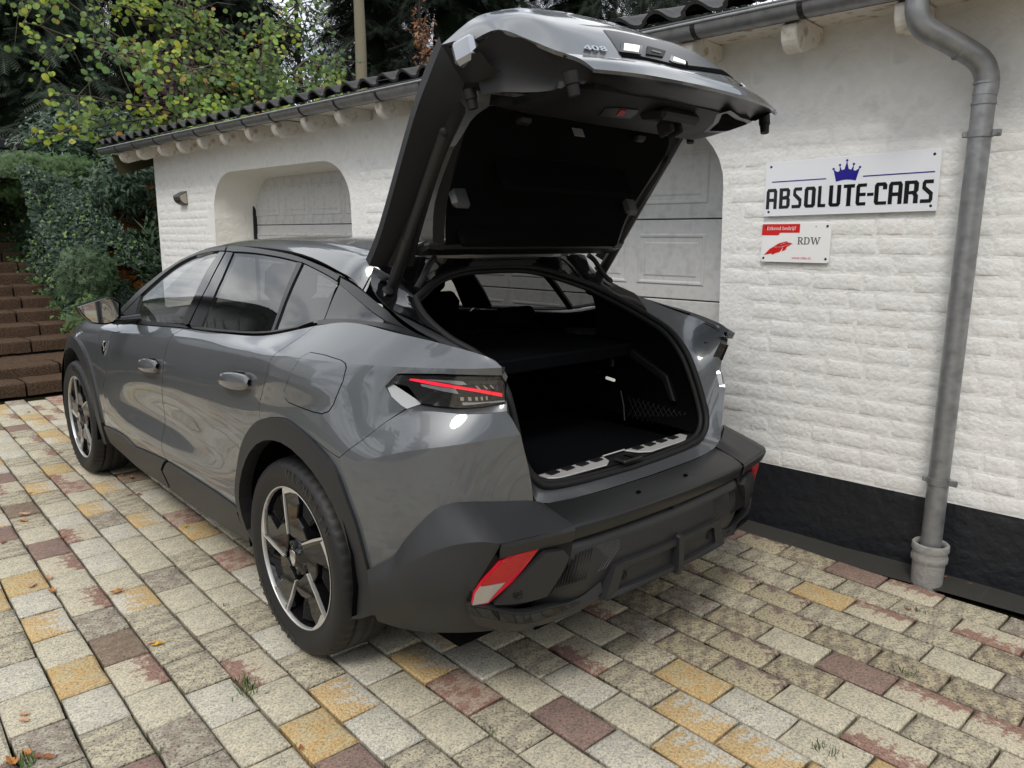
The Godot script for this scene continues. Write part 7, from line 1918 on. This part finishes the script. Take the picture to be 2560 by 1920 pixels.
# ------------------------------------------------------------------ what stands round the drive and shows in the paint
func build_surroundings() -> void:
	var hs := thing("house", "tall white brick house with a dark tiled roof on the left of the drive", "house", Vector3(-5.0, 0, -9.6), 0.02)
	var w := MB.new(); w.box(Vector3(-4.0, 3.0, -13.0), Vector3(8.0, 6.0, 26.0)); put("wall", w.mesh(), M.white, hs)
	var fm := MB.new(); fm.box(Vector3.ZERO, Vector3(0.012, 0.076, 0.40), Basis(), 0.004); var bricks := MB.new()
	for row in 64:
		for k in 42:
			bricks.add(fm, Transform3D(Basis(), Vector3(0.0035, 0.46 + row * 0.085, -0.3 - k * 0.415 + (0.2 if row % 2 else 0.0))))
	stuff(put("bricks", bricks.mesh(), M.white, hs))
	var rf := MB.new(); rf.box(Vector3(-1.9, 7.3, -13.0), Vector3(5.6, 0.14, 27.0), Basis(Vector3(0, 0, 1), -0.62)); put("roof", rf.mesh(), M.tile, hs)
	var rid := MB.new()
	for k in 116: rid.tube([Vector3(0.42, 5.76, 0.4 - k * 0.23), Vector3(-2.0, 7.48, 0.4 - k * 0.23)], 0.085, 6, -1.0, false)
	stuff(put("roof_tiles", rid.mesh(), M.tile, hs))
	var pl := MB.new(); pl.box(Vector3(0.02, 0.20, -13.0), Vector3(0.04, 0.44, 26.0)); put("plinth", pl.mesh(), M.plinth, hs)
	var h2 := thing("villa", "white rendered villa with a balcony behind the camera", "house", Vector3(-9.5, 0, 13.0), 0.5)
	var w2 := MB.new(); w2.box(Vector3(0, 2.6, 0), Vector3(9, 5.2, 7)); put("wall", w2.mesh(), M.white, h2)
	var bal := MB.new(); bal.box(Vector3(4.9, 2.75, -1.0), Vector3(1.3, 0.16, 5.0)); bal.box(Vector3(5.45, 3.62, -1.0), Vector3(0.12, 0.10, 5.0)); put("balcony", bal.mesh(), M.reveal, h2)
	for k in 18:
		var bm := MB.new(); bm.lathe([Vector2(0.03, 0), Vector2(0.055, 0.18), Vector2(0.07, 0.34), Vector2(0.04, 0.55), Vector2(0.05, 0.76)], 8, Transform3D(Basis(), Vector3(5.45, 2.83, -3.35 + k * 0.275))); put("baluster", bm.mesh(), M.reveal, h2)
	for q in [[2.0, 1.3], [-1.6, 1.3], [2.0, 3.9], [-1.6, 3.9]]:
		var wd := MB.new(); wd.box(Vector3(4.505, q[1], q[0]), Vector3(0.05, 1.5, 1.3)); put("window", wd.mesh(), M.gloss, h2)
	var r2 := MB.new(); r2.box(Vector3(0, 5.5, 0), Vector3(10.2, 0.5, 8.2), Basis(), 0.1); put("roof", r2.mesh(), M.tile, h2)
	var r := RandomNumberGenerator.new(); r.seed = 77
	for q in [[-1.5, 17.0, 9.0], [3.5, 15.0, 10.0], [8.0, 13.0, 8.5], [-5.0, 21.0, 12.0], [13.0, 8.0, 10.0], [-16.0, 4.0, 11.0], [-15.0, -4.0, 14.0], [-12.0, 1.5, 12.0]]:
		conifer(r, "conifer standing behind the camera beyond the %s" % ["gate", "drive mouth", "garage's near end", "villa's gable", "garage yard", "lawn", "tall house's gable", "flower bed"][[-1.5, 3.5, 8.0, -5.0, 13.0, -16.0, -15.0, -12.0].find(q[0])], Vector3(q[0], 0, q[1]), q[2], 3.0, 0.5, Color(0.02, 0.032, 0.018), Color(0.045, 0.065, 0.035), 2600, M.darkbark)

# ------------------------------------------------------------------ signs, pipe, lamp, leaves
func build_small_things() -> void:
	var B := Basis(Vector3.UP, TH)
	# local plane of the wall: x runs to the right (towards the viewer's right = +z of the garage), y up, z out of the wall
	var wallx := Transform3D(B * Basis(Vector3(0, 0, 1), Vector3(0, 1, 0), Vector3(-1, 0, 0)), Vector3.ZERO)
	var s1 := thing("shop_sign", "wide white sign with a blue crown and the black words ABSOLUTE-CARS", "sign")
	s1.transform = wallx * Transform3D(Basis(Vector3(0, 0, 1), 0.0175), Vector3(0.866, 1.681, -XW + 0.014))
	# (the plane's z is measured from the garage's axis: -XW is the wall's face)
	var pb := MB.new(); pb.box(Vector3(0, 0, 0.003), Vector3(0.752, 0.250, 0.006), Basis(), 0.0012); put("board", pb.mesh(), M.sign, s1)
	for q in [[-0.35, 0.104], [0.35, 0.104], [-0.352, -0.104], [0.352, -0.104]]:
		var sc := MB.new(); sc.lathe([Vector2(0, 0.0022), Vector2(0.004, 0.002), Vector2(0.0062, 0.0)], 10, Transform3D(Basis(Vector3.RIGHT, PI / 2), Vector3(q[0], q[1], 0.006))); put("screw", sc.mesh(), M.strap, s1)
	sign_words(s1)
	var cr := MB.new()
	var cp := v2([-0.043, 0.018, -0.057, 0.072, -0.040, 0.060, -0.030, 0.063, -0.030, 0.086, -0.020, 0.066, -0.009, 0.070, 0.0, 0.104, 0.009, 0.070, 0.020, 0.066, 0.030, 0.086, 0.030, 0.063, 0.040, 0.060, 0.057, 0.072, 0.043, 0.018, 0.02, 0.023, 0.0, 0.0245, -0.02, 0.023])
	cr.prism(cp, 0.001, Transform3D(Basis(), Vector3(0, 0, 0.0072)), 0.0, false)
	for q in [[-0.057, 0.074], [-0.030, 0.089], [0.0, 0.107], [0.030, 0.089], [0.057, 0.074]]: cr.lathe([Vector2(0, 0.0013), Vector2(0.0052, 0.0013), Vector2(0.0052, 0.0)], 12, Transform3D(Basis(Vector3.RIGHT, PI / 2), Vector3(q[0], q[1], 0.006)))
	put("crown", cr.mesh(), M.signblue, s1)
	for q in [[-0.215, 0.255], [0.215, 0.285]]:
		var ln := MB.new(); ln.box(Vector3(q[0], 0.034, 0.0066), Vector3(q[1], 0.0048, 0.0012), Basis()); put("blue_rule", ln.mesh(), M.signblue, s1)
	var s2 := thing("small_sign", "small white plate with a red corner, a red feather and the letters RDW", "sign")
	s2.transform = wallx * Transform3D(Basis(), Vector3(0.655, 1.428, -XW + 0.014))
	var b2 := MB.new(); b2.prism(rounded(0.330, 0.185, 0.012), 0.005, Transform3D(Basis(), Vector3(0, 0, 0.005)), 0.0012); put("plate", b2.mesh(), M.signwhite, s2)
	for q in [[-0.145, 0.072, 1.0], [0.147, 0.075, 1.0], [0.150, -0.073, 1.0], [-0.150, -0.074, 1.0], [0.095, 0.074, 0.4]]:
		var sc := MB.new(); sc.lathe([Vector2(0, 0.0022), Vector2(0.0045 * q[2], 0.002), Vector2(0.006 * q[2], 0.0)], 10, Transform3D(Basis(Vector3.RIGHT, PI / 2), Vector3(q[0], q[1], 0.0055))); put("screw", sc.mesh(), M.strap, s2)
	var fl := MB.new(); fl.prism(v2([-0.161, 0.086, -0.165, 0.080, -0.165, 0.034, -0.082, 0.034, -0.074, 0.046, 0.020, 0.046, 0.020, 0.086]), 0.0006, Transform3D(Basis(), Vector3(0, 0, 0.0062)), 0.0, false); put("red_corner", fl.mesh(), M.signred, s2)
	var fe := MB.new()
	for poly in [[-0.148, -0.060, -0.120, -0.030, -0.098, -0.018, -0.060, -0.020, -0.075, -0.023, -0.100, -0.022, -0.085, -0.048, -0.105, -0.058, -0.112, -0.052], [-0.098, -0.016, -0.075, -0.003, -0.040, 0.006, -0.030, 0.001, -0.050, -0.002, -0.072, -0.010, -0.060, -0.019], [-0.099, -0.024, -0.072, -0.024, -0.055, -0.020, -0.068, -0.043, -0.084, -0.049], [-0.070, -0.011, -0.045, -0.003, -0.028, 0.000, -0.010, -0.003, -0.030, -0.008, -0.058, -0.018], [-0.054, -0.019, -0.028, -0.009, -0.012, -0.005, -0.025, -0.014, -0.036, -0.020, -0.042, -0.034, -0.060, -0.042, -0.058, -0.034]]:
		fe.prism(v2(poly), 0.0006, Transform3D(Basis(), Vector3(0, 0, 0.0062)), 0.0, false)
	put("red_feather", fe.mesh(), M.signred, s2)
	words(s2, "Erkend bedrijf", 0.0205, Vector3(-0.070, 0.0655, 0.0066), M.signwhite, "Droid Serif", false, 1.0)
	words(s2, "RDW", 0.045, Vector3(0.066, 0.008, 0.0060), M.ink, "Droid Serif", false, 1.0)
	words(s2, "www.rdw.nl", 0.0150, Vector3(0.036, -0.071, 0.0060), M.signred, "Droid Serif", false, 1.0)
	# downpipe
	var dp := thing("downpipe", "grey zinc downpipe with a swan neck beside the signs", "downpipe", Vector3.ZERO, TH)
	var c := MB.new(); var low := Vector3(1.285, 0.10, 1.392)
	c.tube([low, Vector3(1.285, 2.00, 1.392)], 0.0405, 22); put("pipe", c.mesh(), M.zinc, dp)
	var nk := MB.new()
	nk.tube(curve([Vector3(1.285, 1.985, 1.392), Vector3(1.285, 2.05, 1.392), Vector3(1.262, 2.115, 1.362), Vector3(1.185, 2.18, 1.275), Vector3(1.120, 2.225, 1.205), Vector3(1.096, 2.28, 1.18), Vector3(1.092, 2.36, 1.178)], 6), 0.0425, 22); put("swan_neck", nk.mesh(), M.zinc, dp)
	for q in [[Vector3(1.285, 2.03, 1.392), Vector3(0, 1, 0)], [Vector3(1.216, 2.152, 1.310), Vector3(0.64, -0.52, 0.72)], [Vector3(1.285, 1.955, 1.392), Vector3(0, 1, 0)]]:
		var sm := MB.new(); var d: Vector3 = q[1].normalized(); sm.tube([q[0] - d * 0.004, q[0] + d * 0.004], 0.0440, 22); put("pipe_joint", sm.mesh(), M.zinc, dp)
	for y in [1.845, 0.452]:
		var br := MB.new(); br.tube([Vector3(1.285, y - 0.013, 1.392), Vector3(1.285, y + 0.013, 1.392)], 0.0445, 22)
		br.box(Vector3(1.283, y, 1.392 + 0.056), Vector3(0.012, 0.026, 0.032), Basis(), 0.003); br.box(Vector3(1.283, y, 1.392 - 0.050), Vector3(0.012, 0.022, 0.022), Basis(), 0.003)
		br.tube([Vector3(1.272, y, 1.392 + 0.06), Vector3(1.294, y, 1.392 + 0.06)], 0.006, 6)
		br.box(Vector3(1.362, y, 1.392), Vector3(0.09, 0.014, 0.010)); put("pipe_bracket", br.mesh(), M.zinc, dp)
	var fo := MB.new(); fo.lathe([Vector2(0.058, 0.165), Vector2(0.050, 0.13), Vector2(0.052, 0.17), Vector2(0.066, 0.178), Vector2(0.072, 0.172), Vector2(0.0725, 0.148), Vector2(0.067, 0.142), Vector2(0.068, 0.124), Vector2(0.0715, 0.118), Vector2(0.071, 0.10), Vector2(0.0635, 0.092), Vector2(0.0605, -0.02)], 30, Transform3D(Basis(), Vector3(1.285, 0, 1.392))); put("foot_socket", fo.mesh(), M.concrete, dp)
	var dk := MB.new(); dk.lathe([Vector2(0.0, 0.150), Vector2(0.06, 0.150)], 20, Transform3D(Basis(), Vector3(1.285, 0, 1.392))); put("socket_inside", dk.mesh(), M.gap, dp)
	# wall lamp at the far corner: a half-round box on its side
	var wl := thing("wall_lamp", "bronze half-round wall lamp near the garage's far corner", "lamp"); wl.transform = wallx
	var side := Transform3D(Basis(Vector3(0, 0, -1), Vector3.UP, Vector3(1, 0, 0)), Vector3(-5.90, 0, -XW))   # profile: x out of the wall (towards -z), y up
	var prof := PackedVector2Array([Vector2(-0.002, 1.905), Vector2(-0.082, 1.862), Vector2(-0.090, 1.845), Vector2(-0.082, 1.812), Vector2(-0.062, 1.785), Vector2(-0.035, 1.768), Vector2(-0.002, 1.762)])
	var o1 := MB.new(); o1.prism(prof, 0.15, side, 0.006); put("lamp_shade", o1.mesh(), mat(0.10, 0.092, 0.08, 0.45, 0.3), wl)
	var inner := PackedVector2Array()
	for v in prof: inner.append(Vector2(-0.042, 1.828) + (v - Vector2(-0.042, 1.828)) * 0.80)
	var o2 := MB.new(); o2.prism(inner, 0.002, Transform3D(side.basis, side.origin + Vector3(0.0025, 0, 0)), 0.0); put("lamp_glass", o2.mesh(), mat(0.42, 0.38, 0.32, 0.4), wl)
	# a dark letter box on a post at the top of the steps
	var lb := thing("letter_box", "black box on a grey post at the top of the steps, left edge", "letter box", L(1.36, 2.25, -12.0), TH)
	var q1 := MB.new(); q1.box(Vector3(0, 0.58, 0), Vector3(0.42, 0.14, 0.22), Basis(), 0.01); put("box", q1.mesh(), M.strap, lb)
	for x in [-0.10, 0.12]:
		var sc := MB.new(); sc.lathe([Vector2(0, 0.004), Vector2(0.012, 0.0)], 8, Transform3D(Basis(Vector3.RIGHT, PI / 2), Vector3(x, 0.58, 0.112))); put("screw", sc.mesh(), M.chrome, lb)
	var q2 := MB.new(); q2.box(Vector3(0.02, 0.2, 0), Vector3(0.10, 0.62, 0.08), Basis(), 0.01); put("post", q2.mesh(), M.zinc, lb)
	# fallen leaves: where each lies on the paving
	var lf := []
	for k in 3:
		var lm := MB.new(); var rr := RandomNumberGenerator.new(); rr.seed = 600 + k
		var outl := []
		for t in 22:
			var u := t / 22.0 * TAU; var lobe := 1.0 + 0.20 * sin(u * [7.0, 5.0, 3.0][k])
			outl.append(Vector3(sin(u) * 0.34 * lobe, 0, -cos(u) * 0.62 * lobe))
		var lift := func(p: Vector3) -> Vector3: return p + Vector3(0, 0.10 + 0.28 * absf(p.x) * (1.0 + k * 0.5) + 0.22 * p.z * p.z * [1.0, -0.3, 1.6][k] + 0.06 * sin(p.z * 9.0 + k), 0)
		for t in 22:
			var a: Vector3 = outl[t]; var b: Vector3 = outl[(t + 1) % 22]
			lm.flat(lift.call(Vector3(0, 0, a.z * 0.5)), lift.call(a), lift.call(b), Vector3.UP); lm.flat(lift.call(Vector3(0, 0, a.z * 0.5)), lift.call(b), lift.call(Vector3(0, 0, b.z * 0.5)), Vector3.UP)
		lm.tube([lift.call(Vector3(0, 0, 0.55)), Vector3(0.05, 0.05, 1.1)], 0.015, 4); lf.append(lm.mesh())
	var tones := {"orange": mat(0.42, 0.17, 0.035, 0.6), "brown": mat(0.20, 0.085, 0.045, 0.7), "yellow": mat(0.55, 0.33, 0.03, 0.55), "tan": mat(0.46, 0.28, 0.17, 0.65), "rust": mat(0.26, 0.09, 0.03, 0.65)}
	for k in tones: tones[k].cull_mode = BaseMaterial3D.CULL_DISABLED
	for q in LEAVES:
		var o := put("fallen_leaf", lf[q[4]], tones[q[3]]); o.position = Vector3(q[0], 0.003, q[1]); o.rotation.y = q[2] * 2.4 + q[0] * 9.0; o.scale = Vector3.ONE * q[2] * 0.5
		tag(o, q[5], "leaf", "fallen leaves on the driveway")
	# tufts of grass and moss in the joints
	var rg := RandomNumberGenerator.new(); rg.seed = 12
	for q in TUFTS:
		var ls := []
		for k in int(26 * q[2]): ls.append([leaf_at(rg, Vector3(rg.randfn(0, 0.010), 0, rg.randfn(0, 0.016)) * q[2], rg.randf_range(0.009, 0.024) * q[2], Vector3(rg.randf_range(-1, 1), 0.4, rg.randf_range(-1, 1)), 0.3, -1.6), mixc(rg, Color(0.05, 0.11, 0.025), Color(0.10, 0.19, 0.04), 0.3)])
		var o := thing("grass_tuft", q[3], "weed", Vector3(q[0], -0.004, q[1]), 0.0, "weeds in the paving joints")
		scatter("blades", "blade", ls, leaf_mat(1, 1, 1, 0.5, 0.2), o)
	var ms := []
	for k in 5200:
		var i := rg.randi_range(-30, 6); var x := -0.0604 + i * 0.15285 + rg.randfn(0, 0.0022); var z := rg.randf_range(-3.5, 2.2)
		if rg.randf() < 0.3:
			z = 0.7046 + (rg.randi_range(-16, 6) + 0.5 * (absi(i) % 2)) * 0.2277; x += rg.randf() * 0.15
		var p := Vector3(x, -0.0075, z).rotated(Vector3.UP, PV)
		if absf(p.x) < 0.8 and p.z < 0.7: continue
		ms.append([leaf_at(rg, p, rg.randf_range(0.004, 0.010), Vector3(0, 1, 0), 1.0, 0.0), mixc(rg, Color(0.02, 0.035, 0.012), Color(0.06, 0.07, 0.03), 0.4)])
	var mo := scatter("joint_moss", "small", ms, leaf_mat(1, 1, 1, 0.9, 0.0), self); tag(mo, "moss and crumbs lying in the paving joints", "moss")

func rounded(w: float, h: float, r: float) -> PackedVector2Array:
	var p := PackedVector2Array()
	for q in [[w * 0.5 - r, h * 0.5 - r, 0.0], [-w * 0.5 + r, h * 0.5 - r, 0.5], [-w * 0.5 + r, -h * 0.5 + r, 1.0], [w * 0.5 - r, -h * 0.5 + r, 1.5]]:
		for k in 6:
			var a: float = PI * (q[2] + k / 10.0); p.append(Vector2(q[0] + cos(a) * r, q[1] + sin(a) * r))
	return p

func words(parent: Node3D, s: String, size: float, at: Vector3, m: Material, font: String, bold: bool, wide: float) -> void:
	var o := MeshInstance3D.new(); o.name = "lettering"; o.mesh = text_mesh(s, size, 0.0006, font, bold); o.material_override = m
	parent.add_child(o, true); o.position = at; o.scale = Vector3(wide, 1, 1)

func stroke_letter(b: MB, strokes: Array, at: Vector2, w: float, h: float, t: float) -> void:
	# upright strokes of a heavy condensed face; points in a unit box
	for s in strokes:
		var p := PackedVector2Array()
		for k in range(0, s.size(), 2): p.append(at + Vector2(s[k] * w, s[k + 1] * h))
		b.prism(p, 0.001, Transform3D(Basis(), Vector3(0, 0, 0.0072)), 0.0, false)

func sign_words(s1: Node3D) -> void:
	# heavy condensed capitals, each an outline with its counters left open
	var F := {
		"A": [[0, 0, 0, 0.86, 0.14, 1, 0.30, 1, 0.30, 0], [0.70, 0, 0.70, 1, 0.86, 1, 1, 0.86, 1, 0], [0.30, 0.84, 0.30, 1, 0.70, 1, 0.70, 0.84], [0.30, 0.36, 0.30, 0.52, 0.70, 0.52, 0.70, 0.36]],
		"B": [[0, 0, 0, 1, 0.32, 1, 0.32, 0], [0.32, 0.85, 0.32, 1, 0.82, 1, 0.98, 0.88, 0.98, 0.64, 0.68, 0.64, 0.68, 0.85], [0.32, 0.44, 0.32, 0.60, 0.68, 0.64, 0.98, 0.64, 0.90, 0.53, 1, 0.44], [0.68, 0.44, 1, 0.44, 1, 0.14, 0.84, 0, 0.32, 0, 0.32, 0.15, 0.68, 0.15]],
		"S": [[1, 1, 1, 0.84, 0.40, 0.84, 0.40, 0.70, 0.10, 0.60, 0.10, 0.88, 0.24, 1], [0.10, 0.62, 0.40, 0.71, 1, 0.44, 0.70, 0.33], [1, 0.45, 0.70, 0.33, 0.70, 0.16, 0, 0.16, 0, 0, 0.86, 0, 1, 0.12]],
		"O": [[0, 0.12, 0, 0.88, 0.16, 1, 0.34, 0.84, 0.34, 0.16, 0.16, 0], [0.66, 0.16, 0.66, 0.84, 0.84, 1, 1, 0.88, 1, 0.12, 0.84, 0], [0.16, 1, 0.84, 1, 0.66, 0.84, 0.34, 0.84], [0.16, 0, 0.34, 0.16, 0.66, 0.16, 0.84, 0]],
		"L": [[0, 0.06, 0, 1, 0.40, 1, 0.40, 0.15, 0.95, 0.15, 0.95, 0, 0.08, 0]],
		"U": [[0, 1, 0.33, 1, 0.33, 0.16, 0.16, 0, 0, 0.12], [0.67, 1, 1, 1, 1, 0.12, 0.84, 0, 0.67, 0.16], [0.16, 0, 0.33, 0.16, 0.67, 0.16, 0.84, 0]],
		"T": [[0, 1, 1, 1, 1, 0.84, 0, 0.84], [0.31, 0.84, 0.69, 0.84, 0.69, 0.04, 0.74, 0, 0.26, 0, 0.31, 0.04]],
		"E": [[0, 0.12, 0, 0.88, 0.16, 1, 0.36, 1, 0.36, 0, 0.16, 0], [0.36, 1, 1, 1, 0.98, 0.85, 0.36, 0.85], [0.36, 0.43, 0.36, 0.58, 0.92, 0.58, 0.92, 0.43], [0.36, 0, 0.36, 0.15, 0.96, 0.15, 0.96, 0]],
		"-": [[0, 0.42, 0, 0.56, 1, 0.56, 1, 0.42]],
		"C": [[0, 0.12, 0, 0.88, 0.16, 1, 0.34, 0.84, 0.34, 0.15, 0.16, 0], [0.16, 1, 0.84, 1, 1, 0.88, 1, 0.68, 0.66, 0.68, 0.66, 0.84, 0.34, 0.84], [0.16, 0, 0.34, 0.15, 1, 0.15, 1, 0]],
		"R": [[0, 0, 0, 1, 0.33, 1, 0.33, 0], [0.33, 0.85, 0.33, 1, 0.84, 1, 1, 0.88, 1, 0.56, 0.67, 0.56, 0.67, 0.85], [0.33, 0.40, 0.33, 0.54, 0.67, 0.56, 1, 0.56, 0.86, 0.45, 0.60, 0.40], [0.55, 0.42, 0.86, 0.47, 1, 0.34, 1, 0, 0.67, 0, 0.67, 0.32]]}
	var word := "ABSOLUTE-CARS"; var left := [-0.3661, -0.302, -0.2403, -0.1822, -0.1197, -0.0698, -0.0065, 0.0485, 0.0952, 0.1255, 0.1828, 0.2458, 0.310]
	var wid := [0.0525, 0.0518, 0.0455, 0.0516, 0.0375, 0.0523, 0.0480, 0.0440, 0.0270, 0.0511, 0.0555, 0.0552, 0.0465]
	for k in word.length():
		var b := MB.new(); var x: float = left[k]
		var h := 0.094
		stroke_letter(b, F[word[k]], Vector2(x, -0.091), wid[k], h, 0.0)
		put("letter", b.mesh(), M.signblack, s1)
